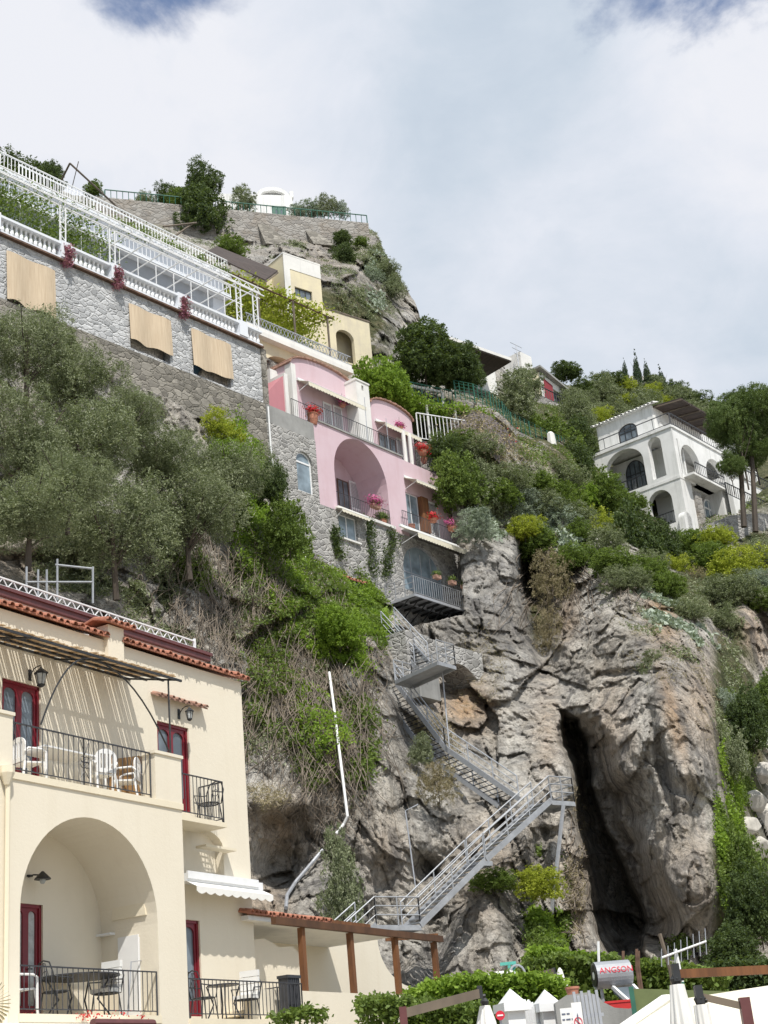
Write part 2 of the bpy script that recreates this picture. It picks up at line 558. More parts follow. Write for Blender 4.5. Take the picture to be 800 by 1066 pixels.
def tps(ctrl):
    C = np.array(ctrl, float); X = C[:, :2] / 100; y = C[:, 2]
    n = len(X)
    def K(A, B):
        r2 = ((A[:, None, :] - B[None]) ** 2).sum(-1)
        return .5 * r2 * np.log(r2 + 1e-9)
    A = np.zeros((n + 3, n + 3)); A[:n, :n] = K(X, X) + np.eye(n) * .02
    A[:n, n] = 1; A[:n, n + 1:] = X; A[n, :n] = 1; A[n + 1:, :n] = X.T
    w = np.linalg.solve(A, np.r_[y, 0, 0, 0])
    def f(Q):
        Q = np.asarray(Q, float) / 100
        r = np.empty(len(Q))
        for i in range(0, len(Q), 50000):
            q = Q[i:i + 50000]
            r[i:i + 50000] = K(q, X) @ w[:n] + w[n] + q @ w[n + 1:]
        return r
    return f


def sdpoly(Q, poly):
    """signed distance (px), negative inside"""
    P = np.array(poly, float); n = len(P)
    d = np.full(len(Q), 1e9); ins = np.zeros(len(Q), bool)
    for i in range(n):
        a = P[i]; b = P[(i + 1) % n]; e = b - a; w = Q - a
        t = np.clip((w @ e) / (e @ e), 0, 1)
        d = np.minimum(d, np.sqrt(((w - t[:, None] * e) ** 2).sum(1)))
        c = ((a[1] <= Q[:, 1]) != (b[1] <= Q[:, 1]))
        with np.errstate(divide='ignore', invalid='ignore'):
            x = a[0] + (Q[:, 1] - a[1]) / (b[1] - a[1] + 1e-12) * (b[0] - a[0])
        ins ^= c & (Q[:, 0] < x)
    return np.where(ins, -d, d)


def sstep(a, b, x):
    t = np.clip((x - a) / (b - a), 0, 1); return t * t * (3 - 2 * t)


# facade frames shared by walls and terrain
FC = Frame(192, 930, 29.0, 30.5)      # cream hotel wing
FW = Frame(270, 370, 72.0, 39.4)      # upper retaining wall
FP = Frame(330, 480, 75.0, 38.0)      # pink house

CT = []
for x, y in ((-120, 200), (0, 260), (0, 330), (120, 330), (120, 400), (250, 360), (270, 420), (200, 400), (250, 450)):
    CT.append((x, y, FW.Y(x, y) + (1.4 if y < 345 + .43 * (x - 100) else .3)))
for x, y in ((300, 400), (300, 480), (340, 500), (400, 470), (460, 520), (340, 560), (400, 600), (470, 560)):
    CT.append((x, y, FP.Y(x, y) + 2.2))
CT += [(-150, 450, 50), (0, 430, 57), (100, 480, 63), (-150, 700, 46), (0, 560, 55), (0, 680, 53), (60, 590, 57), (-150, 900, 44), (0, 900, 48), (0, 1100, 46),
       (170, 560, 63), (260, 560, 67), (210, 480, 67), (260, 700, 62), (180, 700, 59), (280, 640, 66), (260, 850, 58), (290, 900, 60), (260, 1100, 52), (330, 700, 65), (350, 620, 70.5), (360, 800, 62),
       (330, 860, 61.5), (350, 950, 59), (400, 1000, 59), (400, 900, 61), (380, 760, 64), (400, 680, 69), (440, 640, 75), (440, 690, 74), (450, 740, 69), (440, 800, 65.5), (480, 740, 71), (500, 650, 78), (540, 620, 80),
       (480, 800, 67), (500, 860, 65), (470, 920, 63), (440, 960, 62), (500, 960, 60), (530, 1000, 59), (480, 1100, 57), (560, 760, 70), (580, 820, 66), (590, 900, 64), (600, 980, 62), (560, 950, 62.5), (600, 1100, 59),
       (560, 580, 84), (550, 650, 79), (590, 600, 86), (600, 700, 74), (590, 650, 78), (640, 640, 75), (640, 720, 70), (700, 700, 68), (690, 640, 76), (740, 760, 67), (740, 850, 64), (720, 930, 62), (700, 1000, 62), (650, 590, 82),
       (660, 850, 69), (680, 960, 66), (750, 680, 77), (800, 620, 88), (800, 700, 84), (790, 780, 78), (790, 850, 73), (790, 950, 68), (800, 1100, 60), (950, 700, 84), (950, 900, 70), (950, 1100, 58), (760, 1000, 66),
       (500, 560, 83), (510, 500, 87), (480, 470, 88), (520, 540, 86), (550, 520, 90), (600, 540, 91), (640, 560, 91), (700, 590, 92), (760, 590, 93), (450, 440, 90), (520, 430, 98), (560, 450, 101), (600, 470, 101), (600, 500, 97),
       (640, 500, 112), (622, 470, 117), (665, 530, 108), (700, 550, 107), (800, 540, 105), (800, 480, 122), (740, 440, 140), (700, 410, 152), (640, 400, 150), (600, 410, 140), (560, 405, 135), (520, 395, 125), (480, 390, 110), (440, 400, 98), (620, 440, 122), (950, 540, 105), (950, 430, 145),
       (420, 420, 91), (400, 390, 97), (370, 370, 99), (330, 350, 94), (290, 345, 89), (250, 330, 83), (290, 320, 93), (400, 350, 100), (430, 350, 108), (340, 320, 98), (330, 290, 104), (420, 310, 113), (380, 260, 114), (400, 240, 119),
       (300, 260, 108), (240, 270, 102), (200, 270, 98), (150, 250, 96), (300, 235, 121), (200, 225, 119), (110, 220, 115), (350, 240, 121), (0, 210, 108), (60, 240, 84), (120, 270, 82), (-150, 150, 100), (440, 330, 112)]
SKY = [(-200, 150), (-60, 170), (0, 186), (60, 198), (105, 208), (160, 210), (220, 216), (300, 224), (370, 233), (392, 240), (400, 262), (412, 282), (424, 300), (436, 324), (441, 348), (455, 352), (478, 358), (505, 374), (535, 385), (560, 393), (600, 404), (622, 400),
       (640, 391), (670, 391), (690, 399), (715, 409), (740, 419), (800, 426), (1000, 432)]
_tps = tps(CT)
CAVE = [(582, 736), (600, 738), (625, 748), (645, 790), (665, 850), (690, 910), (710, 960), (716, 1000), (640, 1006), (617, 975), (604, 900), (590, 830)]
CAVE_IN = [(583, 738), (606, 748), (614, 790), (628, 850), (650, 900), (668, 950), (676, 1000), (625, 1000), (612, 940), (597, 850), (588, 790)]
NX, NY = 700, 640
gx = np.linspace(-110, 910, NX)
sky_y = np.interp(gx, [p[0] for p in SKY], [p[1] for p in SKY])
sky_y += 2.2 * np.array([vnoise(np.array([[x / 9.0, 0, 0]]))[0] for x in gx]) + 1.3 * np.array([vnoise(np.array([[x / 3.0, 5, 0]]))[0] for x in gx])
vv = np.linspace(0, 1, NY)
PX = np.repeat(gx[None], NY, 0); PY = sky_y[None] + (1120 - sky_y[None]) * vv[:, None]
Q = np.stack([PX.ravel(), PY.ravel()], 1)
Yb = _tps(Q)
RAYS = fw[None] + ((Q[:, 0] - 400) / FL)[:, None] * rt[None] + ((533 - Q[:, 1]) / FL)[:, None] * up[None]
P0 = CAM + RAYS * (Yb / RAYS[:, 1])[:, None]


def blob(Q, L):
    r = np.zeros(len(Q))
    for (x, y, rx, ry, *a) in L:
        ang = radians(a[0]) if a else 0; amp = a[1] if len(a) > 1 else 1
        dx, dy = Q[:, 0] - x, Q[:, 1] - y
        u = dx * cos(ang) + dy * sin(ang); v = -dx * sin(ang) + dy * cos(ang)
        r = np.maximum(r, amp * np.exp(-((u / rx) ** 2 + (v / ry) ** 2)))
    return r


# how rocky / how soft the ground is
soft = blob(Q, [(620, 450, 90, 45, 10), (740, 480, 120, 55, 8), (560, 430, 60, 40), (640, 520, 60, 38, 30), (500, 500, 30, 60, -15), (720, 600, 60, 40, 30), (790, 590, 50, 40), (460, 440, 50, 30), (320, 330, 90, 35, 20), (770, 760, 26, 130, -5), (770, 920, 32, 80), (60, 250, 110, 50), (180, 300, 70, 40, 30)])
rockm = 1 - .85 * np.clip(soft * 1.15, 0, 1)
WP = P0 + 1.0 * np.stack([fbm(P0 * .22, 3, 5), fbm(P0 * .22, 3, 6), fbm(P0 * .22, 3, 7)], 1)
h1, c1 = facets(WP * np.array([.16, .035, .075]), 1)
h2, c2 = facets(WP * np.array([.45, .13, .24]) + 5, 21)
h3, c3 = facets(WP * np.array([1.1, .5, .7]) + 9, 41)
h4, c4 = facets(WP * np.array([2.6, 1.3, 1.7]) + 3, 61)
fl = fbm(WP * np.array([.7, .2, .12]), 4, 60)            # vertical fluting
rg = 1 - np.abs(fbm(WP * np.array([.3, .1, .2]), 4, 70)) * 2
fn = fbm(P0 * 1.1, 4, 80)
disp = 1.5 * h1 + .85 * h2 + .34 * h3 + .13 * h4 + 1.1 * fl - .35 * rg + .35 * fn + .14 * fbm(P0 * 3.1, 3, 85)
disp += .20 * (1 - np.abs(fbm(WP * np.array([.9, .4, .45]), 4, 95)) * 2.5) * -1 + .10 * (1 - np.abs(fbm(WP * np.array([2.6, 1.2, 1.6]), 3, 97)) * 2.5) * -1
# hand placed overhangs (-) and hollows (+), metres along the line of depth
for (x, y, rx, ry, a, amp) in [(290, 905, 26, 26, 0, 2.6), (285, 835, 40, 16, 5, -1.8), (445, 905, 14, 14, 0, 1.6), (415, 875, 26, 22, 0, -1.0), (395, 830, 16, 90, 5, -1.2),
                               (560, 640, 14, 55, -10, 5.0), (550, 592, 12, 34, 0, 5.0), (575, 615, 14, 26, 0, 2.5), (520, 690, 20, 70, -8, -1.0), (505, 900, 22, 60, 0, -1.2), (545, 960, 12, 50, 5, 1.5), (470, 700, 18, 26, 0, .9),
                               (430, 770, 16, 34, -20, 2.0), (735, 850, 20, 26, 0, 2.2), (735, 800, 30, 18, 0, -1.2), (755, 660, 12, 30, -25, 3.2), (745, 625, 18, 14, 0, 3.5), (775, 650, 14, 30, 0, -1.2),
                               (670, 620, 30, 10, 20, -1.2), (655, 640, 16, 8, 10, 1.4), (655, 700, 30, 4, -5, .8), (690, 800, 6, 70, -12, .9), (640, 660, 22, 30, 0, -.8), (60, 590, 60, 22, 10, 1.8), (30, 570, 40, 8, 0, -1.4),
                               (350, 380, 20, 8, 0, 0), (300, 985, 30, 30, 0, 1.2), (455, 985, 14, 40, 10, 2.2), (525, 790, 20, 30, 30, 1.0), (560, 900, 10, 40, 10, 1.6), (365, 300, 40, 18, 10, -1.5), (405, 300, 18, 30, -20, 1.5)]:
    dx, dy = Q[:, 0] - x, Q[:, 1] - y; an = radians(a)
    u = dx * cos(an) + dy * sin(an); v = -dx * sin(an) + dy * cos(an)
    disp += amp * np.exp(-((u / rx) ** 2 + (v / ry) ** 2) ** 1.5)
dep = Yb + disp * rockm * np.clip(Yb / 68, .8, 1.5)
wq = Q + 11 * np.stack([fbm(P0 * .45, 4, 90), fbm(P0 * .45, 4, 91)], 1)
sd = sdpoly(wq, CAVE)
dep += 4.5 * sstep(5, -22, sd) + 2.5 * sstep(-8, -40, sd)
sd2 = sdpoly(wq, CAVE_IN)
dep += 6.0 * sstep(1.5, -7, sd2) + .8 * fn * (sd2 < 0)
# never let the rock poke through the masonry standing on it
for Fm, poly, gap in ((FW, [(-120, 190), (100, 250), (272, 350), (276, 455), (200, 420), (100, 380), (-120, 330)], .35),
                      (FP, [(276, 380), (400, 395), (466, 480), (474, 575), (480, 636), (430, 648), (385, 600), (330, 580), (276, 470)], .6), (FP, [(326, 440), (276, 434), (272, 380), (330, 380), (400, 395), (440, 445), (462, 505), (468, 558), (400, 555), (330, 530)], 6.5), (FP, [(415, 565), (464, 580), (466, 632), (415, 628)], 3)):
    ins = sdpoly(Q, poly) < 4
    fy = np.array([Fm.Y(a, b, 0) for a, b in Q[ins]])
    dep[ins] = np.maximum(dep[ins], fy + gap)
PT = CAM + RAYS * (dep / RAYS[:, 1])[:, None]
DEP = dep.reshape(NY, NX)


def cliff_at(px, py):
    """vectorised: world point on the terrain seen at px,py"""
    px = np.atleast_1d(np.asarray(px, float)); py = np.atleast_1d(np.asarray(py, float))
    fx = np.clip((px - gx[0]) / (gx[1] - gx[0]), 0, NX - 1.001)
    s = np.interp(px, gx, sky_y)
    fy = np.clip((py - s) / (1120 - s) * (NY - 1), 0, NY - 1.001)
    i = fx.astype(int); j = fy.astype(int); u = fx - i; v = fy - j
    d = (DEP[j, i] * (1 - u) + DEP[j, i + 1] * u) * (1 - v) + (DEP[j + 1, i] * (1 - u) + DEP[j + 1, i + 1] * u) * v
    R = fw[None] + ((px - 400) / FL)[:, None] * rt[None] + ((533 - py) / FL)[:, None] * up[None]
    return CAM + R * (d / R[:, 1])[:, None]


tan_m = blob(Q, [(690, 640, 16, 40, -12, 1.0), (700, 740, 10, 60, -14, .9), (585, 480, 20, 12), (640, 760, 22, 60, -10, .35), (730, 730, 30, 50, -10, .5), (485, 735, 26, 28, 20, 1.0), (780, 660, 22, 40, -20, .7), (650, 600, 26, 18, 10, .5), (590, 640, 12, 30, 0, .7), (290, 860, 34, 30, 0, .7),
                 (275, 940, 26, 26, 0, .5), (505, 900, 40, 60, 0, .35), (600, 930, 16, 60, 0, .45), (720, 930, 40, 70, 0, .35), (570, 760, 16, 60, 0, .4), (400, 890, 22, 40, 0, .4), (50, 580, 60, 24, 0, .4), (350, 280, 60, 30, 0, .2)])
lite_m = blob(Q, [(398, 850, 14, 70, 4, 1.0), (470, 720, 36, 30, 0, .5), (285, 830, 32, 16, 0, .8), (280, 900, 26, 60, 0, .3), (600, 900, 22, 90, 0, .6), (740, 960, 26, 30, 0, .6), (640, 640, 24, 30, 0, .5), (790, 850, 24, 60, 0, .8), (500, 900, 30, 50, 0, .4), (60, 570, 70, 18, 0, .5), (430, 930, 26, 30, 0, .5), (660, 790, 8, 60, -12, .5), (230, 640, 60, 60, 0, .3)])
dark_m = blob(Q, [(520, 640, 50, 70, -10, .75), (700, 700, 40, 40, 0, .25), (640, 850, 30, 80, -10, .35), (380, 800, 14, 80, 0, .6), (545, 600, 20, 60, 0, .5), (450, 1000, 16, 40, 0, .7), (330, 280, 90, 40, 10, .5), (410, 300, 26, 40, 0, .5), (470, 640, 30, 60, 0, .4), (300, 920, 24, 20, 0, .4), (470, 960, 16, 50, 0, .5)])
veg_m = np.clip(soft + blob(Q, [(560, 640, 14, 40, 0, .6), (400, 300, 40, 40, 0, .35)]), 0, 1)
quads = []
idx = np.arange(NX * NY).reshape(NY, NX)
Fq = np.stack([idx[:-1, :-1].ravel(), idx[1:, :-1].ravel(), idx[1:, 1:].ravel(), idx[:-1, 1:].ravel()], 1)
# back slope behind the skyline
top = PT[idx[0]]
back = top + np.array([0, 26, -9]); back2 = top + np.array([0, 60, -60])
V = np.vstack([PT, back, back2])
b1 = NX * NY + np.arange(NX); b2 = b1 + NX
Fq = np.vstack([Fq, np.stack([b1[:-1], idx[0, :-1], idx[0, 1:], b1[1:]], 1), np.stack([b2[:-1], b1[:-1], b1[1:], b2[1:]], 1)])


def rock_material():
    m, nt, b = new_mat('limestone')
    at_ = nt.nodes.new('ShaderNodeAttribute'); at_.attribute_name = 'tint'
    sp = nt.nodes.new('ShaderNodeSeparateColor'); nt.links.new(at_.outputs['Color'], sp.inputs[0])
    at2 = nt.nodes.new('ShaderNodeAttribute'); at2.attribute_name = 'ground'
    sp2 = nt.nodes.new('ShaderNodeSeparateColor'); nt.links.new(at2.outputs['Color'], sp2.inputs[0])
    v = tex_coord(nt)
    big = noise(nt, v, .22, 5, .65, .4)
    mid = noise(nt, v, 1.1, 7, .7, .5)
    fine = noise(nt, v, 5.5, 6, .72)
    vst = tex_coord(nt, (1, 1, .10))
    st = noise(nt, vst, 1.1, 5, .68, .6)
    st2 = noise(nt, vst, .35, 6, .6, 1.0)
    base = ramp(nt, mid, [(.30, (.36, .345, .33)), (.44, (.60, .575, .535)), (.58, (.80, .77, .71))])
    base = mixc(nt, ramp(nt, big, [(.4, 0), (.62, 1)]), base, (.57, .52, .45))
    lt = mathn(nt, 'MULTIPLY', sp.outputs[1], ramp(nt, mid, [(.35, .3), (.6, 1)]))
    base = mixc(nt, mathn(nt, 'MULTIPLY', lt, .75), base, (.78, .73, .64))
    tn = mathn(nt, 'MULTIPLY', sp.outputs[0], ramp(nt, st, [(.3, .45), (.5, 1)]))
    base = mixc(nt, mathn(nt, 'MULTIPLY', tn, .9, True), base, (.62, .40, .22))
    # black water streaks and lichen
    sk_ = mathn(nt, 'ADD', ramp(nt, st, [(.50, 0), (.62, .85)]), ramp(nt, st2, [(.50, 0), (.62, .6)]), True)
    sk_ = mathn(nt, 'MULTIPLY', sk_, mathn(nt, 'SUBTRACT', .78, mathn(nt, 'MULTIPLY', lt, .6), True))
    base = mixc(nt, sk_, base, (.15, .145, .145))
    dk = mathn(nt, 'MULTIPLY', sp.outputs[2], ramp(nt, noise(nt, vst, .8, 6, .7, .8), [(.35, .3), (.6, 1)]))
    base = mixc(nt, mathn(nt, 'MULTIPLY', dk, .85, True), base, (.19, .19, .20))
    base = mixc(nt, ramp(nt, fine, [(.32, .55), (.52, 0)]), base, (.12, .11, .095))
    vo = nt.nodes.new('ShaderNodeTexVoronoi'); vo.feature = 'DISTANCE_TO_EDGE'; vo.inputs['Scale'].default_value = .9
    wv = nt.nodes.new('ShaderNodeVectorMath'); wv.operation = 'ADD'
    wn = nt.nodes.new('ShaderNodeTexNoise'); wn.inputs['Scale'].default_value = .8; wn.inputs['Detail'].default_value = 5
    nt.links.new(v, wn.inputs['Vector'])
    ws = nt.nodes.new('ShaderNodeVectorMath'); ws.operation = 'SCALE'; ws.inputs['Scale'].default_value = 2.2
    nt.links.new(wn.outputs[1], ws.inputs[0]); nt.links.new(v, wv.inputs[0]); nt.links.new(ws.outputs[0], wv.inputs[1])
    nt.links.new(wv.outputs[0], vo.inputs['Vector'])
    crack = ramp(nt, vo.outputs[0], [(.0, 1), (.035, 0)])
    base = mixc(nt, mathn(nt, 'MULTIPLY', crack, mathn(nt, 'MULTIPLY', ramp(nt, big, [(.4, 0), (.6, 1)]), .6)), base, (.06, .055, .05))
    cr = mathn(nt, 'MULTIPLY', sp2.outputs[1], .22)
    base = mixc(nt, cr, base, (.07, .065, .055))
    gcol = ramp(nt, mid, [(.35, (.05, .06, .025)), (.5, (.10, .105, .05)), (.66, (.19, .17, .10))])
    gf = mathn(nt, 'MULTIPLY', sp2.outputs[0], ramp(nt, noise(nt, v, .5, 6, .7), [(.30, .2), (.5, 1)]))
    gf = mathn(nt, 'MULTIPLY', ramp(nt, gf, [(.25, 0), (.5, 1)]), 1.0)
    base = mixc(nt, gf, base, gcol)
    nt.links.new(base, b.inputs['Base Color'])
    b.inputs['Roughness'].default_value = .93; b.inputs['Specular IOR Level'].default_value = .2
    h = mathn(nt, 'ADD', mathn(nt, 'MULTIPLY', mid, 1.0), mathn(nt, 'MULTIPLY', fine, .35))
    vf = nt.nodes.new('ShaderNodeTexVoronoi'); vf.inputs['Scale'].default_value = 1.9; vf.distance = 'CHEBYCHEV'
    nt.links.new(wv.outputs[0], vf.inputs['Vector'])
    h = mathn(nt, 'ADD', h, mathn(nt, 'MULTIPLY', vf.outputs['Distance'], .35))
    bump(nt, b, h, 1.0, .6)
    return m


M['rock'] = rock_material()
me = fast_mesh('cliff', V, Fq, M['rock'], smooth=False)
n = len(V)
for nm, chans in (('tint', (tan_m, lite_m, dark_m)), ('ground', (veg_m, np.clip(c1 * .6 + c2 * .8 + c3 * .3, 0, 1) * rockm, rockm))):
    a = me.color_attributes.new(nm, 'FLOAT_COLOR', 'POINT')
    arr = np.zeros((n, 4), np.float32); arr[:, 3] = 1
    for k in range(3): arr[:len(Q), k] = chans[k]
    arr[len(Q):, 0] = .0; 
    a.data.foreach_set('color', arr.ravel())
cliff = mesh_obj('cliff', me)
tag(cliff, 'tall weathered limestone cliff and the steep hillside above it', None, None, 'structure')
gm = MB(); gm.quad((-900, -200, 0), (900, -200, 0), (900, 1500, 0), (-900, 1500, 0))
g = gm.build('ground', plain('ground_dirt', (.32, .28, .22), .95, var=.3, nscale=.8))
tag(g, None, None, None, 'structure')
# ------------------------------------------------------------------ shared builders
def rail(mb, pts, h, step=.13, r=.011, top=.022, low=.09, n=4):
    """railing along local 3D polyline"""
    for a, b in zip(pts[:-1], pts[1:]):
        a = Vector(a); b = Vector(b); L = (b - a).length
        mb.beam(a + Vector((0, 0, h)), b + Vector((0, 0, h)), top * 1.6, top)
        mb.beam(a + Vector((0, 0, low)), b + Vector((0, 0, low)), top, top * .8)
        k = max(1, int(L / step))
        for i in range(k + 1):
            p = a + (b - a) * (i / k)
            rr = r * (1.7 if i in (0, k) else 1)
            mb.tube([p + Vector((0, 0, 0 if i in (0, k) else low)), p + Vector((0, 0, h))], rr, n)
    return mb


def arched_door(root, s0, s1, z0, z1, y, frame_mat='red_door', leaves=2, panel='glass', nm='door', low=.35, fr=.07, label=None):
    mb = MB(); w = s1 - s0
    holes = []
    lw = (w - fr * (leaves + 1)) / leaves
    for i in range(leaves):
        a = s0 + fr + i * (lw + fr)
        holes.append(arch(a + .03, a + lw - .03, z0 + low, z1 - fr - lw * .42, lw * .30, 8))
    mb.plate([rect(s0, s1, z0, z1)] + holes, y - .05, y + .02)
    mb.box(s0, s0 + fr * .7, y - .08, y - .05, z0, z1); mb.box(s1 - fr * .7, s1, y - .08, y - .05, z0, z1); mb.box(s0, s1, y - .08, y - .053, z1 - fr * .7, z1 + .004)
    d = mb.build(nm, M[frame_mat], root, label=label)
    g_ = MB()
    for hl in holes:
        g_.plate([hl], y - .012, y - .008)
    g_.build('pane', M[panel], d)
    c_ = MB()
    for i in range(leaves):
        a = s0 + fr + i * (lw + fr)
        c_.box(a + .06, a + lw * .95, y - .03, y - .022, z0 + low + .05, z1 - fr - lw * .35) if False else None
    h_ = MB(); xm = (s0 + s1) / 2
    h_.tube([(xm + .04, y - .06, z0 + (z1 - z0) * .45), (xm + .04, y - .1, z0 + (z1 - z0) * .45), (xm + .12, y - .1, z0 + (z1 - z0) * .45)], .012, 5)
    h_.build('handle', M['dark_metal'], d)
    return d


def simple_window(root, s0, s1, z0, z1, y, mat='white_paint', bars=1, fr=.05, glass='glass', arched=False, nm='window', rise=None):
    mb = MB(); lw = (s1 - s0 - fr * (bars + 2)) / (bars + 1)
    if arched:
        rr = rise or (s1 - s0) / 2
        out = arch(s0, s1, z0, z1 - rr, rr); inn = arch(s0 + fr, s1 - fr, z0 + fr, z1 - rr, rr - fr)
        mb.plate([out, inn], y - .03, y + .03)
        for i in range(bars):
            x = s0 + (s1 - s0) * (i + 1) / (bars + 1); mb.box(x - fr / 2, x + fr / 2, y - .032, y + .028, z0 + fr / 2, z1 - rr * .25)
        mb.box(s0, s1, y - .034, y + .026, z1 - rr - fr / 2, z1 - rr + fr / 2)
        gl = inn
    else:
        holes = [rect(s0 + fr + i * (lw + fr), s0 + fr + i * (lw + fr) + lw, z0 + fr, z1 - fr) for i in range(bars + 1)]
        mb.plate([rect(s0, s1, z0, z1)] + holes, y - .03, y + .03); gl = rect(s0 + fr / 2, s1 - fr / 2, z0 + fr / 2, z1 - fr / 2)
    w = mb.build(nm, M[mat], root)
    MB().plate([gl], y - .004, y + .004).build('pane', M[glass], w)
    return w


def tiles_row(mb, s0, s1, y0, y1, z0, z1, r=.075, step=.19, under=True):
    """roman tile eave: barrel tiles running from (y0,z0) front to (y1,z1) back"""
    n = max(1, int((s1 - s0) / step))
    for i in range(n + 1):
        x = s0 + (s1 - s0) * i / n
        jz = rnd.uniform(-.012, .012); jy = rnd.uniform(-.03, .03)
        vs = []; fs = []
        K = 6
        for (y, z, rr) in ((y0 + jy, z0 + jz, r), (y1, z1, r * .9)):
            for k in range(K + 1):
                t = pi * k / K
                vs.append((x - cos(t) * rr, y, z + sin(t) * rr))
            for k in range(K + 1):
                t = pi * k / K
                vs.append((x - cos(t) * rr * .78, y, z + sin(t) * rr * .78))
        m = K + 1
        for k in range(K):
            fs.append((k, k + 1, 2 * m + k + 1, 2 * m + k))
            fs.append((m + k, m + k + 1, k + 1, k))
        mb.add(vs, fs)
    if under: mb.add([(s0 - step / 2, y0 + .04, z0 - .03), (s1 + step / 2, y0 + .04, z0 - .03), (s1 + step / 2, y1, z1 - .03), (s0 - step / 2, y1, z1 - .03),
                      (s0 - step / 2, y0 + .04, z0 + .01), (s1 + step / 2, y0 + .04, z0 + .01), (s1 + step / 2, y1, z1 + .01), (s0 - step / 2, y1, z1 + .01)],
                     [(0, 1, 2, 3), (4, 5, 6, 7), (0, 1, 5, 4), (1, 2, 6, 5), (3, 2, 6, 7), (0, 3, 7, 4)])
    return mb


def scallops(mb, s0, s1, y, z, h, step=.25, amp=.06, dy=0.0):
    n = max(2, int((s1 - s0) / step))
    bot = []
    for i in range(n * 6 + 1):
        t = i / 6.0
        bot.append((s0 + (s1 - s0) * i / (n * 6), z - h - amp * abs(sin(pi * t))))
    L = [(s0, z)] + bot + [(s1, z)]
    return mb.plate([L], y, y + .012)


def wall_awning(root, s0, s1, y, z, proj, drop, nm='awning', mat='canvas', val=.16, cas=True):
    mb = MB()
    y1 = y - proj; z1 = z - drop
    mb.add([(s0, y, z), (s1, y, z), (s1, y1, z1), (s0, y1, z1), (s0, y, z - .015), (s1, y, z - .015), (s1, y1, z1 - .015), (s0, y1, z1 - .015)],
           [(0, 1, 2, 3), (4, 5, 6, 7), (0, 3, 7, 4), (1, 2, 6, 5), (3, 2, 6, 7)])
    scallops(mb, s0, s1, y1 - .012, z1, val)
    o = mb.build(nm, M[mat], root)
    b = MB(); b.tube([(s0, y1, z1 - .02), (s1, y1, z1 - .02)], .025, 6)
    for x in (s0 + .1, s1 - .1): b.beam((x, y, z - drop - .3), (x, y1, z1 - .03), .03, .03)
    if cas: b.box(s0 - .04, s1 + .04, y - .14, y - .002, z - .02, z + .13)
    b.build('awning_frame', M['white_paint'], o)
    return o


def lantern(root, s, y, z, sc=1.0, nm='wall_lamp'):
    mb = MB()
    mb.box(s - .035, s + .035, y - .02, y - .002, z - .1, z + .12)
    pts = [(s, y - .02, z - .02)] + [(s, y - .02 - .26 * (1 - cos(t * pi / 2)) - .02, z + .16 * sin(t * pi * .6) - .02) for t in (.25, .5, .75, 1)]
    mb.tube(pts, .012, 5)
    cx, cy, cz = s, y - .30, z + .08
    mb.lathe([(.01, .03), (.03, 0), (.14 * sc, -.09 * sc), (.14 * sc, -.11 * sc)], (cx, cy, cz), 6)
    for k in range(6):
        t = 2 * pi * k / 6
        mb.tube([(cx + cos(t) * .115 * sc, cy + sin(t) * .115 * sc, cz - .11 * sc), (cx + cos(t) * .07 * sc, cy + sin(t) * .07 * sc, cz - .32 * sc)], .009, 4)
    mb.lathe([(.075 * sc, 0), (.085 * sc, -.02), (.02, -.06)], (cx, cy, cz - .32 * sc), 6)
    o = mb.build(nm, M['dark_metal'], root)
    MB().lathe([(.10 * sc, -.115 * sc), (.062 * sc, -.315 * sc)], (cx, cy, cz), 6).build('lamp_glass', M['curtain'], o)
    return o


def barn_lamp(root, s, y, z, nm='wall_lamp'):
    mb = MB(); mb.lathe([(.06, 0), (.06, .03)], (s, y - .03, z), 8)
    mb.tube([(s, y, z), (s, y - .12, z + .02), (s + .04, y - .26, z)], .014, 5)
    mb.lathe([(.02, .06), (.05, .03), (.15, -.07), (.155, -.085)], (s + .05, y - .30, z), 12)
    o = mb.build(nm, M['dark_metal'], root)
    MB().lathe([(.05, -.04), (.055, -.12), (.03, -.16)], (s + .05, y - .30, z), 8).build('lamp_glass', M['curtain'], o)
    return o


# ------------------------------------------------------------------ cream hotel wing
f = FC; D = 1.4
hotel = empty('hotel_wing', 'cream plastered hotel wing with big arch loggia, red doors and iron railings', 'building', tuple(f.O), f.rz)
sL = f.s(-70, 900); sP = f.s(191.5, 900)
zT = f.z(100, 820)                                  # upper terrace floor
arL, arR = f.s(21, 980), f.s(165, 980); arTop = f.z(90, 850.5); r_ = (arR - arL) / 2
zF = f.z(100, 1057)
mb = MB()
mb.plate([rect(sL, sP, 0, zT - .12), arch(arL, arR, zF, arTop - r_ * 1.0, r_ * 1.0, 28)], 0, D)
mb.build('loggia_front', M['cream'], hotel)
MB().box(sL, sP + .02, -.03, D, zT - .12, zT).build('terrace_slab', M['cream_trim'], hotel)
MB().box(arL - .02, arR + .02, -.02, D, zF - .12, zF + .01).build('loggia_floor', M['cream_trim'], hotel)
# main wall
sR = f.s(254.5, 780, D); zE = f.z(189, 691, D)
dA = (f.s(2, 760, D), f.s(42.5, 760, D), zT + .02, f.z(30, 712, D))
dB = (f.s(165, 800, D), f.s(198, 800, D), f.z(196, 846, D), f.z(180, 754, D))
dD = (f.s(176, 1000, D), f.s(209.5, 1000, D), f.z(200, 1058, D), f.z(203, 958, D))
dE = (f.s(14, 1000, D), f.s(45, 1000, D), zF + .02, f.z(33, 941, D))
nC = (f.s(190, 890, D), f.s(233, 890, D), f.z(215, 918, D), f.z(212, 863, D))
mb = MB()
mb.plate([rect(sL, sR, 0, zE), rect(*dA), rect(*dB), rect(*dD), rect(*dE), arch(nC[0], nC[1], nC[2], nC[3] - .35, .35, 10)], D, D + .22)
mb.box(sL, sR, D + .22, D + 5, 0, zE - .01)
wall = mb.build('wall', M['cream'], hotel)
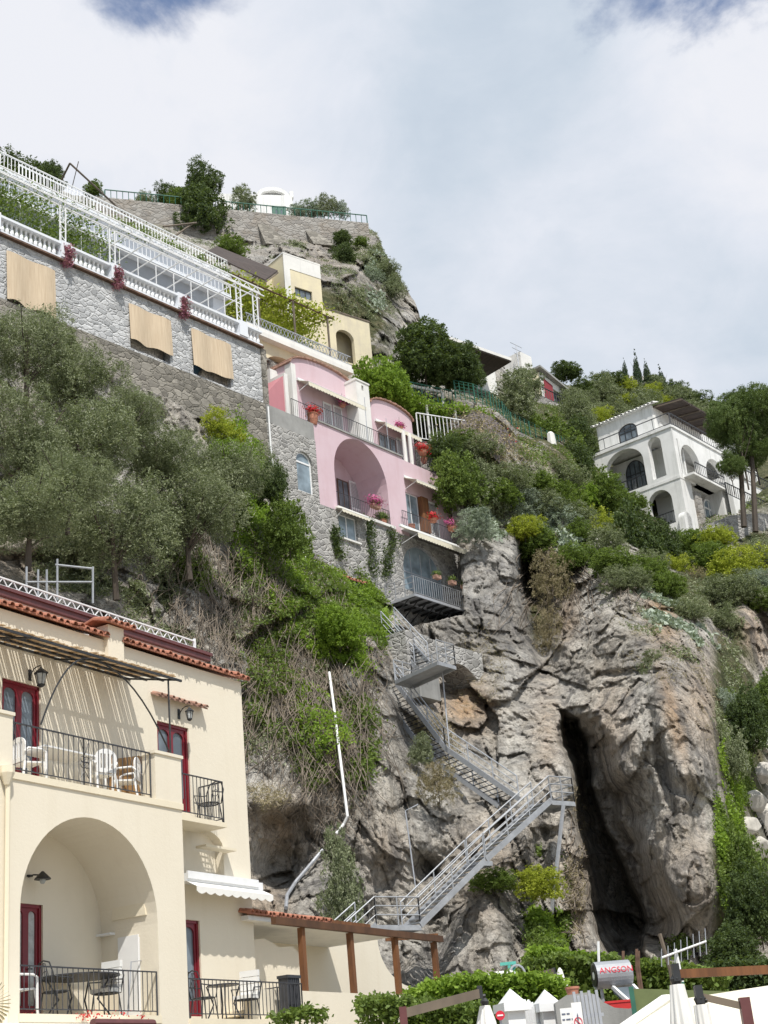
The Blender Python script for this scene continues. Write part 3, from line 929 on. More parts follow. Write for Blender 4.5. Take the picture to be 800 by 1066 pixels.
for d_, fr in ((dA, .08), (dB, .08), (dD, .08), (dE, .08)):
    arched_door(hotel, d_[0] + .002, d_[1] - .002, d_[2], d_[3] - .003, D + .12, panel='curtain' if d_ is dE else 'glass', low=.30, fr=fr)
# niche details
MB().box(f.s(204, 883, D), f.s(236, 883, D), D - .28, D - .002, f.z(215, 885, D), f.z(215, 885, D) + .05).build('shelf', M['cream_trim'], hotel)
for px_ in (226, 233): pass
# upper eaves and parapet
tl = MB()
tiles_row(tl, sL, f.s(106, 662, D), D - .18, D + .8, zE + .05, zE + .40)
tiles_row(tl, f.s(126, 668, D), sR + .06, D - .18, D + .8, zE + .05, zE + .40)
tl.build('tile_eave', M['terracotta'], hotel)
DP = D + .8
zM = f.z(110, 655, DP); sM = f.s(216, 683, DP)
MB().box(sL, sM - .1, DP, DP + 3, zE - .05, zM - .02).build('parapet', M['whitewash'], hotel)
mm = MB(); mm.box(sL, sM, DP - .10, DP + 3.1, zM - .02, zM + .10); mm.box(sL, sM + .03, DP - .14, DP + 3.1, zM + .10, zM + .17)
mm.build('fascia', M['maroon'], hotel)
lt_ = MB(); zz = zM + .17; hh = .20; y_ = DP - .05; s_end = f.s(201, 672, DP)
for z_ in (zz + .03, zz + hh): lt_.beam((sL, y_, z_), (s_end, y_, z_), .035, .03)
k = int((s_end - sL) / .28)
for i in range(k):
    a = sL + i * .28
    lt_.beam((a, y_, zz + .03), (a + .14, y_, zz + hh), .018, .018); lt_.beam((a + .14, y_, zz + hh), (a + .28, y_, zz + .03), .018, .018)
lt_.beam((s_end, y_, zz), (s_end, y_, zz + hh + .06), .05, .05)
lt_.build('roof_lattice', M['white_paint'], hotel)
cs0, cs1 = f.s(109, 668, D), f.s(124, 672, D); cz = f.z(117, 654, D)
ch = MB(); ch.box(cs0 - .02, cs1 + .02, D - .12, D + .4, zE - .5, cz)
chm = ch.build('chimney', M['cream'], hotel)
tt = MB(); tiles_row(tt, cs0 - .16, cs1 + .16, D - .3, D + .1, cz + .02, cz + .12, .07, .17); tiles_row(tt, cs0 - .16, cs1 + .16, D + .5, D + .1, cz + .02, cz + .12, .07, .17)
tt.build('cap', M['terracotta'], chm)
tt = MB(); tiles_row(tt, f.s(160, 724, D), f.s(207, 733, D), D - .22, D + .01, f.z(184, 732, D), f.z(184, 732, D) + .09, .055, .18)
tt.build('door_hood', M['terracotta_dull'], hotel)
# terrace rail, piers
pr0, pr1 = f.s(161, 800), f.s(188, 800); pz = f.z(173, 787)
pp = MB(); pp.box(pr0, sP, -.02, .30, zT, pz); pp.box(pr0 - .04, sP + .04, -.05, .33, pz, pz + .06)
pp.build('terrace_pier', M['cream'], hotel)
pl0 = f.s(12.5, 780); pzl = f.z(6, 744)
pp = MB(); pp.box(sL, pl0, -.02, .30, zT, pzl); pp.box(sL, pl0 + .03, -.05, .33, pzl, pzl + .06)
pp.build('terrace_pier', M['cream'], hotel)
rl = MB(); zr = f.z(88, 767) - zT
rail(rl, [(pl0 + .03, .08, zT), ((pl0 + pr0) / 2, .08, zT), (pr0 - .03, .08, zT)], zr, .125)
xm = f.s(91, 790)
for k in range(4):
    t = pi / 2 * k + pi / 4
    rl.tube([(xm + cos(t) * .07 + cos(a) * .06, .06, zT + zr * .5 + sin(t) * .07 + sin(a) * .06) for a in [j * pi / 4 for j in range(9)]], .009, 4)
rl.tube([(xm - .11, .06, zT + .15), (xm, .06, zT + .5 * zr - .15), (xm + .11, .06, zT + .15)], .009, 4); rl.tube([(xm - .11, .06, zT + zr - .05), (xm, .06, zT + .5 * zr + .14), (xm + .11, .06, zT + zr - .05)], .009, 4)
rl.build('terrace_railing', M['iron'], hotel)
rl = MB(); zr2 = f.z(94, 1008) - zF
rail(rl, [(arL + .02, .05, zF), (arR - .02, .05, zF)], zr2, .125); rl.build('loggia_railing', M['iron'], hotel)
# small balcony on the main wall
yb = D - .65
bs0, bs1, bz = sP + .02, f.s(233, 850, yb), f.z(212, 853, yb)
MB().box(bs0 - .3, bs1 + .04, yb - .05, D - .002, bz - .10, bz).build('balcony_slab', M['cream_trim'], hotel)
rl = MB(); rail(rl, [(bs0 - .3, yb, bz), (bs1, yb, bz), (bs1, D - .02, bz)], f.z(212, 810, yb) - bz, .12); rl.build('balcony_railing', M['iron'], hotel)
# lower balcony in front of the annex
y0 = .0; ls1 = f.s(315.5, 1040, y0); lz = f.z(250, 1061, y0)
MB().box(sP, ls1, -.03, D - .002, lz - .15, lz).build('balcony_slab', M['cream_trim'], hotel)
MB().box(sP, ls1 - .02, 0.02, D - .004, 0, lz - .15).build('basement_wall', M['cream'], hotel)
rl = MB(); rail(rl, [(sP + .03, .02, lz), ((sP + ls1) / 2, .02, lz), (ls1, .02, lz), (ls1, D + 2, lz)], f.z(229, 1020, y0) - lz, .12); rl.build('balcony_railing', M['iron'], hotel)
# retracted white awning over the lower balcony
aw0, aw1 = f.s(183, 925, D), sR + .02; az = f.z(226, 922, D - .2)
ab = MB(); ab.box(aw0, aw1, D - .30, D - .002, az, az + .16); ab.box(aw0, aw1 - .2, D - .34, D - .3, az + .05, az + .2)
awn = ab.build('awning', M['white_paint'], hotel)
ab = MB(); ab.add([(aw0, D - .28, az), (aw1, D - .28, az), (aw1, D - .55, az - .14), (aw0, D - .55, az - .14)], [(0, 1, 2, 3)]); scallops(ab, aw0, aw1, D - .56, az - .14, .10, .28, .05)
ab.build('valance', M['canvas_white'], awn)
# added arch plate stands in for half-dome shading on the loggia wall
side = MB(); side.plate([[(.25 + .42 * cos(t) + .42, f.z(118, 958, 1) + .52 * sin(t)) for t in [pi * i / 14 for i in range(15)]]], arR - .05, arR + .01, axis='x')
side.build('half_dome_shading', M['cream_trim'], hotel)
MB().box(f.s(100, 970, D), arR, D - .35, D - .002, f.z(125, 973, 1), f.z(125, 973, 1) + .04).build('shelf', M['white_paint'], hotel)
lantern(hotel, f.s(31, 700, D), D, f.z(33, 704, D))
lantern(hotel, f.s(186, 741, D), D, f.z(186, 744, D), .7)
barn_lamp(hotel, f.s(30, 914, D), D, f.z(30, 913, D))
# rain pipe at the left
pi_ = MB(); sx = f.s(4.5, 900); pi_.tube([(sx, -.07, 0), (sx, -.07, f.z(4.5, 812))], .045, 8)
pi_.lathe([(.05, -.2), (.13, 0), (.13, .12)], (sx - .03, -.08, f.z(4.5, 806)), 8); pi_.build('rain_pipe', M['cream_trim'], hotel)
# reed canopy over the terrace
sw, zw = f.on(128, 704, D)
best = min(((abs(f.s(183, 706, y) - sw - .05), y) for y in [i * .02 for i in range(-60, 60)]))
yo = best[1]; zo = f.z(183, 706, yo)
can = empty('reed_canopy', 'reed mat canopy on black iron frame above the upper terrace of the cream wing', 'canopy', tuple(f.w(sw, D, zw)), f.rz)
X0 = sL - sw
cm = MB(); x = X0
while x < .08:
    w_ = rnd.uniform(.03, .055); jb = rnd.uniform(-.05, .06); sg = rnd.uniform(-.012, .012)
    cm.add([(x, -.02, sg), (x + w_, -.02, sg), (x + w_, yo - D - jb, zo - zw + .02 + sg), (x, yo - D - jb, zo - zw + .02 + sg), (x, -.02, .02 + sg), (x + w_, -.02, .02 + sg), (x + w_, yo - D - jb, zo - zw + .04 + sg), (x, yo - D - jb, zo - zw + .04 + sg)],
           [(0, 3, 2, 1), (4, 5, 6, 7), (2, 3, 7, 6), (0, 3, 7, 4), (1, 2, 6, 5)])
    x += w_ + rnd.choice((.004, .012, .03, .045))
cm.build('reed_mat', M['reed'], can)
fm = MB(); yy = yo - D; zo_ = zo - zw
for t in (0, .33, .66, 1.0): fm.beam((X0, yy * t - .01, zo_ * t - .03), (.22, yy * t - .01, zo_ * t - .03), .035, .045)
for x in (0.02, -2.0, -4.0, X0): fm.beam((x, -.02, -.055), (x, yy - .05, zo_ - .055), .035, .035)
zpier = pz - zw
fm.tube([(-.12, yy + .05, zo_ - .05), (-.12, yy + .05, min(zpier, zo_ - .5) - .2)], .02, 5)
fm.tube([(-.02 - 2.3 * (1 - t) ** 1.0, yy + .04, zpier - .1 + (zo_ - zpier) * (1 - t ** 2.2)) for t in [i / 10 for i in range(11)]], .017, 5)
fm.tube([(-2.3 - 1.4 * t, yy + .04, zo_ - .08 - (zo_ - zpier) * .9 * t ** 2.2) for t in [i / 10 for i in range(11)]], .017, 5)
fm.build('frame', M['dark_metal'], can)


# ------------------------------------------------------------------ furniture
def plastic_chair(name, label, cat, loc, rz, mat='white_plastic', group=None, cushion=False):
    root = empty(name, label, cat, loc, rz, group)
    MB().add([(-.22, -.22, .43), (.22, -.22, .43), (.20, .2, .40), (-.20, .2, .40), (-.22, -.22, .46), (.22, -.22, .46), (.20, .2, .43), (-.20, .2, .43)],
             [(0, 3, 2, 1), (4, 5, 6, 7), (0, 1, 5, 4), (1, 2, 6, 5), (2, 3, 7, 6), (3, 0, 4, 7)]).build('seat', M[mat], root)
    bk = MB()
    L = []
    for i in range(9):
        t = pi * i / 8; L.append((.24 * cos(t), .72 + .18 * sin(t)))
    L = [(-.22, .44), (.22, .44)] + L
    slots = [rect(-.15 + k * .08, -.11 + k * .08, .52, .80) for k in range(4)]
    bk.plate([L] + slots, .20, .225)
    bk.build('backrest', M[mat], root)
    for sx in (-1, 1):
        MB().tube([(sx * .26, -.22, .02), (sx * .27, -.2, .62), (sx * .28, -.1, .66), (sx * .27, .18, .66), (sx * .24, .24, .6)], .022, 5).build('armrest', M[mat], root)
        MB().tube([(sx * .22, -.2, .44), (sx * .25, -.24, 0)], .025, 5).build('leg', M[mat], root)
        MB().tube([(sx * .20, .2, .44), (sx * .24, .28, 0)], .025, 5).build('leg', M[mat], root)
    return root


def metal_chair(name, label, cat, loc, rz, group=None, cushion=False):
    root = empty(name, label, cat, loc, rz, group); mt = M['dark_metal']
    s_ = MB(); s_.tube([(.22 * cos(t), .2 * sin(t), .45) for t in [2 * pi * i / 16 for i in range(17)]], .014, 5)
    for k in range(-3, 4): s_.beam((k * .06, -.18, .45), (k * .06, .18, .45), .02, .008)
    s_.build('seat', mt, root)
    b_ = MB(); b_.tube([(-.2, .16, .45), (-.23, .22, .75), (-.15, .24, .93), (0, .25, .97), (.15, .24, .93), (.23, .22, .75), (.2, .16, .45)], .014, 5)
    for k in (-1, 0, 1): b_.tube([(k * .08, .18, .47), (k * .11, .22, .7), (k * .03, .245, .93)], .009, 4)
    b_.tube([(.07 * cos(t), .225, .72 + .07 * sin(t)) for t in [2 * pi * i / 10 for i in range(11)]], .008, 4)
    b_.build('backrest', mt, root)
    for sx in (-1, 1):
        MB().tube([(sx * .2, -.15, .45), (sx * .26, -.16, .66), (sx * .26, .15, .68), (sx * .22, .2, .7)], .012, 4).build('armrest', mt, root)
        MB().tube([(sx * .17, -.14, .45), (sx * .2, -.2, 0)], .013, 5).build('leg', mt, root)
        MB().tube([(sx * .17, .14, .45), (sx * .2, .2, 0)], .013, 5).build('leg', mt, root)
    if cushion:
        c_ = MB()
        for k in range(4): c_.box(-.21, .21, .10 + k * .012, .18 + k * .012, .50 + k * .135, .62 + k * .135)
        c_.box(-.21, .21, -.2, .16, .46, .53); c_.build('cushion', M['pale_cushion'], root)
    return root


def garden_table(name, label, cat, loc, rz, w, d, mat, round_=False, h=.72):
    root = empty(name, label, cat, loc, rz)
    t_ = MB()
    if round_: t_.lathe([(w / 2, 0), (w / 2, .02)], (0, 0, h), 18)
    else: t_.box(-w / 2, w / 2, -d / 2, d / 2, h, h + .03)
    t_.build('table_top', M[mat], root)
    for sx in (-1, 1):
        for sy in (-1, 1):
            MB().tube([(sx * w * .36, sy * d * .36, h), (sx * w * .22, sy * d * .22, h * .5), (sx * w * .40, sy * d * .40, 0)] if round_ else [(sx * w * .42, sy * d * .42, h), (sx * w * .42, sy * d * .42, 0)], .016, 5).build('leg', M[mat], root)
    return root


def atf(f, s, y, z): return tuple(f.w(s, y, z))


plastic_chair('garden_chair', 'white plastic armchair at the left end of the upper terrace beside the table', 'chair', atf(f, f.s(30, 785, .7), .72, zT), f.rz + 1.4)
garden_table('terrace_table', 'white rectangular plastic table on the upper terrace between two white chairs', 'table', atf(f, f.s(62, 780, .7), .75, zT), f.rz, 1.35, .7, 'white_plastic')
plastic_chair('garden_chair', 'white plastic armchair right of the white table, back turned to the railing', 'chair', atf(f, f.s(106, 792, .5), .55, zT), f.rz + 2.9)
plastic_chair('garden_chair', 'white slatted armchair in front of the wooden screen on the upper terrace', 'chair', atf(f, f.s(137, 800, .5), .62, zT), f.rz + 3.6)
scr = empty('wooden_screen', 'light brown wooden privacy screen closing the right end of the upper terrace', 'screen', atf(f, f.s(146, 790, .9), .95, zT), f.rz)
w_ = MB(); w_.add([(-.75, 0, 0), (.55, 0, 0), (.55, 0, 1.15), (.3, 0, 1.2), (-.75, 0, .95), (-.75, .04, 0), (.55, .04, 0), (.55, .04, 1.15), (.3, .04, 1.2), (-.75, .04, .95)], [(0, 1, 2, 3, 4), (9, 8, 7, 6, 5), (0, 1, 6, 5), (1, 2, 7, 6), (2, 3, 8, 7), (3, 4, 9, 8), (4, 0, 5, 9)])
w_.build('panel', M['wood_light'], scr)
MB().box(.55, .62, -.02, .06, 0, 1.2).build('post', M['wood_light'], scr); MB().box(-.8, -.752, -.02, .06, 0, 1.0).build('post', M['wood_light'], scr)
metal_chair('iron_chair', 'black iron armchair on the small balcony by the upper right red door', 'chair', atf(f, f.s(219, 846, yb + .3), yb + .32, bz), f.rz - 1.6)
# loggia furniture
garden_table('cafe_table', 'dark green iron table inside the big arch loggia', 'table', atf(f, f.s(84, 1050, .7), .75, zF), f.rz, 1.5, .7, 'iron', True)
metal_chair('iron_chair', 'black iron chair left of the dark table in the big arch loggia', 'chair', atf(f, f.s(58, 1050, .6), .6, zF), f.rz + 1.4)
metal_chair('iron_chair', 'iron chair with tall white cushion at the dark table in the big arch', 'chair', atf(f, f.s(112, 1052, .6), .62, zF), f.rz - 1.5, cushion=True)
plastic_chair('garden_chair', 'white chair tucked against the left jamb of the big arch loggia', 'chair', atf(f, f.s(20, 1052, .4), .45, zF), f.rz + 1.5)
cab = empty('white_cabinet', 'tall white two door cabinet standing at the right of the big arch loggia', 'cabinet', atf(f, f.s(147, 1040, .7), .72, zF), f.rz + .0)
cw = .62; chh = f.z(146, 973, .5) - zF
MB().box(-cw / 2, cw / 2, -.25, .25, 0, chh).build('body', M['white_plastic'], cab)
for sx in (-1, 1):
    x0, x1 = (-cw / 2 + .02, -.01) if sx < 0 else (.01, cw / 2 - .02)
    q = MB().box(x0, x1, -.272, -.252, .05, chh - .05); q = q.build('door', M['white_plastic'], cab)
    MB().tube([(sx * .04, -.275, chh * .5), (sx * .04, -.30, chh * .5), (sx * .04, -.30, chh * .55)], .008, 4).build('handle', M['grey_metal'], q)
hf = empty('clothes_frame', 'thin grey tubular drying frame folded in front of the white cabinet', 'frame', atf(f, f.s(147, 1050, .3), .32, zF), f.rz)
MB().tube([(-.35, 0, 0), (-.1, .1, 1.0), (.35, .1, 1.05), (.38, 0, 0)], .014, 5).build('tube_frame', M['grey_metal'], hf)
# lower right balcony
metal_chair('iron_chair', 'black iron chair beside the lower right red door, left of the round table', 'chair', atf(f, f.s(217, 1056, .5), .6, lz), f.rz + 1.3)
garden_table('cafe_table', 'small round black iron table on the lower right balcony', 'table', atf(f, f.s(238, 1056, .5), .6, lz), f.rz, .65, .65, 'iron', True, .7)
metal_chair('iron_chair', 'iron chair with white cushion right of the round table on the lower balcony', 'chair', atf(f, f.s(262, 1056, .5), .6, lz), f.rz - 1.4, cushion=True)
bx = empty('flower_box_stand', 'dark slatted box standing at the right end of the lower balcony railing', 'planter', atf(f, f.s(305, 1050, .3), .35, lz), f.rz)
q = MB()
for k in range(7): q.box(-.22 + k * .065, -.18 + k * .065, -.12, .12, 0, .9)
q.box(-.24, .24, -.14, .14, .86, .92); q.build('slats', M['iron'], bx)

# entrance awning below the loggia
ea = empty('entrance_awning', 'lilac and maroon scalloped awning edge just below the loggia of the cream wing', 'awning', atf(f, f.s(80, 1062, -1), -.9, 0), f.rz)
zA = f.z(80, 1067, -.9)
o0 = f.s(-40, 1060, -.9) - f.s(80, 1062, -1); o1 = f.s(175, 1062, -.9) - f.s(80, 1062, -1); om = f.s(92, 1062, -.9) - f.s(80, 1062, -1)
q = MB(); q.add([(o0, .9, zA + .12), (o1, .9, zA + .12), (o1, 0, zA), (o0, 0, zA)], [(0, 1, 2, 3)]); scallops(q, o0, o1, -.012, zA, .15, .3, .06); q.build('canvas', M['canvas_white'], ea)
q = MB(); q.tube([(om, -.1, zA + .02), (o1 - .5, -.1, zA + .02)], .07, 8); q.build('roller', M['maroon'], ea)
for x_ in (o0 + .2, o1 - .2):
    MB().tube([(x_, .8, zA), (x_, .8, 0)], .03, 6).build('post', M['grey_metal'], ea)

# ------------------------------------------------------------------ annex with timber veranda
FA = Frame(360, 1030, 35.0, 29.0); f = FA
annex = empty('veranda_annex', 'low cream annex with timber posts, tiled roof strip and curved end wall', 'building', tuple(f.O), f.rz)
a0 = f.s(262, 1040, 0); a1 = f.s(432, 1045, 0); zl = f.z(370, 1034, 0)
MB().box(a0, a1 + 1.5, 0, .2, 0, zl).build('front_wall', M['cream'], annex)
DB = 2.6
b0, b1 = f.s(240, 1000, DB), f.s(391, 990, DB); zb = f.z(330, 972, DB)
L = [(b0, 0), (f.s(432, 1030, DB), 0), (f.s(432, 1030, DB), f.z(432, 1028, DB))]
p0 = (f.s(432, 1030, DB), f.z(432, 1028, DB)); p1 = (f.s(393, 975, DB), zb)
for i in range(1, 11):
    t = i / 10
    L.append((p0[0] + (p1[0] - p0[0]) * sin(t * pi / 2), p0[1] + (p1[1] - p0[1]) * (1 - cos(t * pi / 2))))
L.append((b0, zb))
MB().plate([L], DB, DB + .25).build('back_wall', M['cream'], annex)
MB().box(a0, a1, .2, DB, zl - .5, zl - .4).build('floor', M['cream_trim'], annex)
zr_ = f.z(300, 962, .6)
r0_, r1_ = f.s(255, 960, .6), f.s(384, 968, .6)
MB().box(r0_, f.s(397, 975, 1), .5, DB + .3, zr_ - .02, zr_ + .08).build('roof_slab', M['whitewash'], annex)
q = MB(); tiles_row(q, r0_, f.s(337, 955, .6), .40, 1.3, zr_ + .12, zr_ + .34, .07, .17)
q.build('roof_tiles', M['terracotta'], annex)
L = [(f.s(266, 1026, .9), zl - .3)] + [(f.s(315, 1026, .9), zl - .3), (f.s(313, 990, .9), f.z(313, 995, .9)), (f.s(305, 984, .9), f.z(305, 985, .9)), (f.s(290, 985, .9), f.z(290, 986, .9)), (f.s(285, 980, .9), f.z(285, 982, .9)), (f.s(275, 976, .9), f.z(275, 977, .9)), (f.s(265, 978, .9), f.z(265, 978, .9))]
MB().plate([L], .9, 1.0).build('curved_divider', M['cream'], annex)
zbm = f.z(372, 969, .1)
q = MB(); q.beam((f.s(285, 960, 0), .0, zbm), (f.s(459, 972, 0), .0, zbm), .13, .15); q.build('beam', M['wood'], annex)
q = MB(); q.beam((r0_, .5, zbm + .22), (f.s(384, 962, .5), .5, zbm + .22), .1, .1); q.build('beam', M['post_wood'], annex)
q = MB(); q.beam((f.s(400, 962, 1.2), 1.2, zbm + .12), (f.s(459, 972, 0) - .03, .06, zbm + .1), .1, .1); q.build('beam', M['post_wood'], annex)
for px_ in (318.5, 369, 415.5, 456):
    sx = f.s(px_, 1000, 0) - .05
    q = MB(); q.box(sx, sx + .13, 0.02, .14, zl - .02, zbm - .076); q.build('post', M['post_wood'], annex)
# ------------------------------------------------------------------ pink house on its stone base
f = FP


def Z(zx, zy): return 260 + zx * .325, 370 + zy * .325


pink = empty('pink_house', 'pink two storey cliff house with big arch loggia on a rough stone base', 'house', tuple(f.O), f.rz)
s0, s1 = f.s(*Z(210, 300)), f.s(*Z(500, 450)); zt = f.z(*Z(350, 268)); zb = f.z(*Z(330, 502))
al, ar = f.s(*Z(276, 420)), f.s(*Z(447, 480)); at_ = f.z(*Z(340, 268)); zfl = f.z(*Z(365, 517))
r = (ar - al) / 2; spr = at_ - r * 1.08
mb = MB(); mb.plate([rect(s0, s1, zb - .25, zt), arch(al, ar, zfl, spr, r * 1.08, 20)], 0, .5); mb.build('loggia_front', M['pink'], pink)
DL = 2.3
mb = MB(); mb.plate([rect(s0 + .1, s1 - .1, zb, zt - .1)], DL, DL + .3)
mb.box(s0 + .02, al - .02, .5, DL, zb, zt - .2); mb.box(ar + .02, s1 - .02, .5, DL, zb, zt - .2); mb.box(al, ar, .5, DL, zb - .2, zfl - .01)
# vaulted ceiling
K = 14; vs = []; fs = []
for y in (.5, DL):
    for i in range(K + 1):
        t = pi * i / K; vs.append(((al + ar) / 2 + (r + .01) * cos(t), y, spr + (r * 1.08 + .01) * sin(t)))
for i in range(K): fs.append((i, i + 1, K + 2 + i, K + 1 + i))
mb.add(vs, fs); mb.box(s0 + .05, s1 - .05, .5, DL, zt - .12, zt - .02)
mb.build('loggia_wall', M['pink'], pink)
MB().box(s0 - .05, s1 + .02, -.08, .55, zt, zt + .10).build('terrace_edge', M['concrete'], pink)
MB().box(al - .2, ar + .15, -.22, .5, zfl - .16, zfl).build('loggia_sill', M['whitewash'], pink)
rl = MB(); rail(rl, [(al, .04, zfl), (ar, .04, zfl)], 1.0, .16, .014); rl.build('loggia_railing', M['iron'], pink)
dz = zfl
dr = MB(); dx0, dx1 = f.s(*Z(282, 450), DL), f.s(*Z(316, 450), DL)
simple_window(pink, dx0, dx1, zfl, f.z(*Z(300, 403), DL), DL - .05, 'rust', 1, .06, nm='door')


def shutter(root, s0, s1, z0, z1, y, mat='white_paint', fold=0.0):
    mb = MB(); mb.plate([rect(s0, s1, z0, z1), rect(s0 + .07, s1 - .07, z0 + .08, (z0 + z1) / 2 - .05), rect(s0 + .07, s1 - .07, (z0 + z1) / 2 + .05, z1 - .08)], y - .04, y)
    n = int((z1 - z0) / .09)
    for i in range(1, n):
        z = z0 + i * .09
        mb.add([(s0 + .05, y - .04, z), (s1 - .05, y - .04, z), (s1 - .05, y - .005, z + .07), (s0 + .05, y - .005, z + .07)], [(0, 1, 2, 3)])
    return mb.build('shutter', M[mat], root)


shutter(pink, f.s(*Z(318, 450), DL), f.s(*Z(355, 455), DL), zfl, f.z(*Z(335, 410), DL), DL - .1)
# stone base
sb0 = f.s(*Z(62, 300)); sb1 = f.s(*Z(668, 640)); zc0 = f.z(*Z(140, 247))
aw = (f.s(*Z(150, 380)), f.s(*Z(202, 395)), f.z(*Z(178, 440)), f.z(*Z(172, 310)))
sw_ = (f.s(*Z(285, 560)), f.s(*Z(345, 580)), f.z(*Z(315, 592)), min(f.z(*Z(315, 510)), zb - .38))
ga = (f.s(*Z(492, 700)), f.s(*Z(622, 740)), f.z(480, 633.0, 0) + .05, f.z(*Z(552, 616)))
zlow = f.z(440, 705)
mb = MB()
zz0 = zb - .25
mb.plate([[(sb0, zlow - 6), (sb1, zlow), (sb1, zz0 - .02), (s0 - .003, zz0 - .02), (s0 - .003, zc0), (sb0, zc0)],
          arch(aw[0], aw[1], aw[2], aw[3] - (aw[1] - aw[0]) / 2, None, 10), rect(*sw_), arch(ga[0], ga[1], ga[2], ga[3] - (ga[1] - ga[0]) / 2 * .95, (ga[1] - ga[0]) / 2 * .95, 16)], -.06, .5)
mb.box(sb0, sb1, .5, .6, zlow - 4, zc0 - 3) if False else None
mb.build('stone_base', M['stone'], pink)
zcap = f.z(*Z(130, 188))
MB().box(sb0, s0 - .005, -.02, .4, zc0 + .002, zcap).build('parapet', M['concrete'], pink)
pp = MB(); pp.tube([(sb0 + .02, -.12, zcap - .2), (sb0 + .02, -.12, zc0 - 1.5), (sb0 + .22, -.12, zc0 - 4.2)], .05, 6); pp.build('drain_pipe', M['white_paint'], pink)
simple_window(pink, aw[0] + .01, aw[1] - .01, aw[2], aw[3], .10, 'white_paint', 0, .10, 'glass_blue', True)
simple_window(pink, sw_[0] + .01, sw_[1] - .01, sw_[2], sw_[3], .10, 'white_paint', 1, .07, 'glass_blue')
MB().box(sw_[0] - .1, sw_[1] + .1, -.2, -.062, sw_[2] - .1, sw_[2]).build('window_sill', M['whitewash'], pink)
wall_awning(pink, f.s(*Z(272, 500)), f.s(*Z(360, 520)), -.07, sw_[3] + .25, .5, .22, mat='canvas', cas=False)
# glass arch of the lowest room
w = simple_window(pink, ga[0] + .01, ga[1] - .01, ga[2], ga[3], .15, 'grey_metal', 3, .06, 'glass_blue', True, 'glass_arch', (ga[1] - ga[0]) / 2 * .95)
# right wing, set back
R = .9
r0_, r1_ = s1 + .002, f.s(*Z(646, 520), R); zrt = f.z(*Z(570, 368), R); zrb = f.z(*Z(600, 585), R)
dd = (f.s(*Z(497, 500), R), f.s(*Z(604, 520), R), zrb, f.z(*Z(540, 452), R))
mb = MB(); mb.plate([rect(r0_, r1_, zrb - .3, zrt), rect(max(dd[0], r0_ + .05), dd[1], dd[2], dd[3])], R, R + .3); mb.box(r0_, r1_, R + .3, R + 4, zrb - .3, zrt - .02) if False else None
mb.build('wing_wall', M['pink'], pink)
q = MB(); q.box(r1_ - .3, r1_, R + .302, R + 5, zrb - .3, zrt - .02); q.box(r0_, r1_ - .3, R + 1.6, R + 2, zrb - .3, zrt - .02); q.box(r0_, r1_ - .31, R + .305, R + 5, zrt - .2, zrt - .03); q.build('wing_side', M['pink'], pink)
dr0 = max(dd[0], r0_ + .05)
simple_window(pink, dr0 + .01, f.s(*Z(545, 505), R), dd[2], dd[3] - .01, R + .12, 'white_paint', 1, .06, 'glass_blue', nm='door')
q = MB(); q.box(f.s(*Z(545, 505), R), f.s(*Z(566, 508), R), R - .25, R + .05, dd[2] + .02, dd[3] - .05); q.build('open_door', M['post_wood'], pink)
shutter(pink, f.s(*Z(568, 510), R), f.s(*Z(602, 515), R), dd[2] + .02, dd[3] - .05, R - .01)
wall_awning(pink, f.s(*Z(492, 400), R), f.s(*Z(632, 425), R), R, f.z(*Z(565, 408), R - .4), 1.0, .45)
yl = -.25
sl0, sl1 = f.s(*Z(497, 560), yl), f.s(*Z(690, 612), yl); zsl = f.z(*Z(590, 580), yl)
MB().box(sl0, sl1, yl, R + .1, zsl - .2, zsl).build('balcony_slab', M['whitewash'], pink)
rl = MB(); rail(rl, [(sl0, yl + .06, zsl), (f.s(*Z(650, 590), yl), yl + .06, zsl)], 1.0, .16, .014); rl.build('balcony_railing', M['iron'], pink)
wall_awning(pink, f.s(*Z(470, 590)), f.s(*Z(648, 640)), -.3, zsl - .22, 1.3, .75, val=.3)
# parapet + rail of the wing terrace
rl = MB(); rail(rl, [(f.s(*Z(540, 350), R), R + .05, zrt), (r1_, R + .05, zrt), (r1_, R + 2.5, zrt)], 1.0, .16, .014); rl.build('terrace_railing', M['iron'], pink)
for zx in (522, 541):
    x = f.s(*Z(zx, 300), R)
    MB().lathe([(.13, 0), (.13, 2.55)], (x, R + .6, zrt - .05), 10).build('white_column', M['whitewash'], pink)
# top floor: two vaulted rooms set back
T = 2.3
v0, v1 = f.s(*Z(137, 150), T), f.s(*Z(350, 200), T)
zsp = f.z(*Z(345, 118), T); zpk = f.z(*Z(225, 50), T) + .45; zsp -= .1
mb = MB(); mb.plate([arch(v0, v1, zt, zsp, zpk - zsp, 20)], T, T + 3.5); mb.build('vault_room', M['pink'], pink)


def vault_roof(root, v0, v1, zsp, zpk, y0, y1):
    c = (v0 + v1) / 2; ra = (v1 - v0) / 2; rise = zpk - zsp; q = MB(); n = 26
    for i in range(n):
        t = pi * i / n; t2 = pi * (i + .9) / n
        o = .10 + .03 * (i % 2)
        a = (c + (ra + .02) * cos(t), zsp + (rise + .02) * sin(t)); b = (c + (ra + .02) * cos(t2), zsp + (rise + .02) * sin(t2))
        a2 = (c + (ra + o) * cos(t), zsp + (rise + o) * sin(t)); b2 = (c + (ra + o) * cos(t2), zsp + (rise + o) * sin(t2))
        q.plate([[a, b, b2, a2]], y0, y1)
    return q.build('vault_roof', M['terracotta_dull'], root)


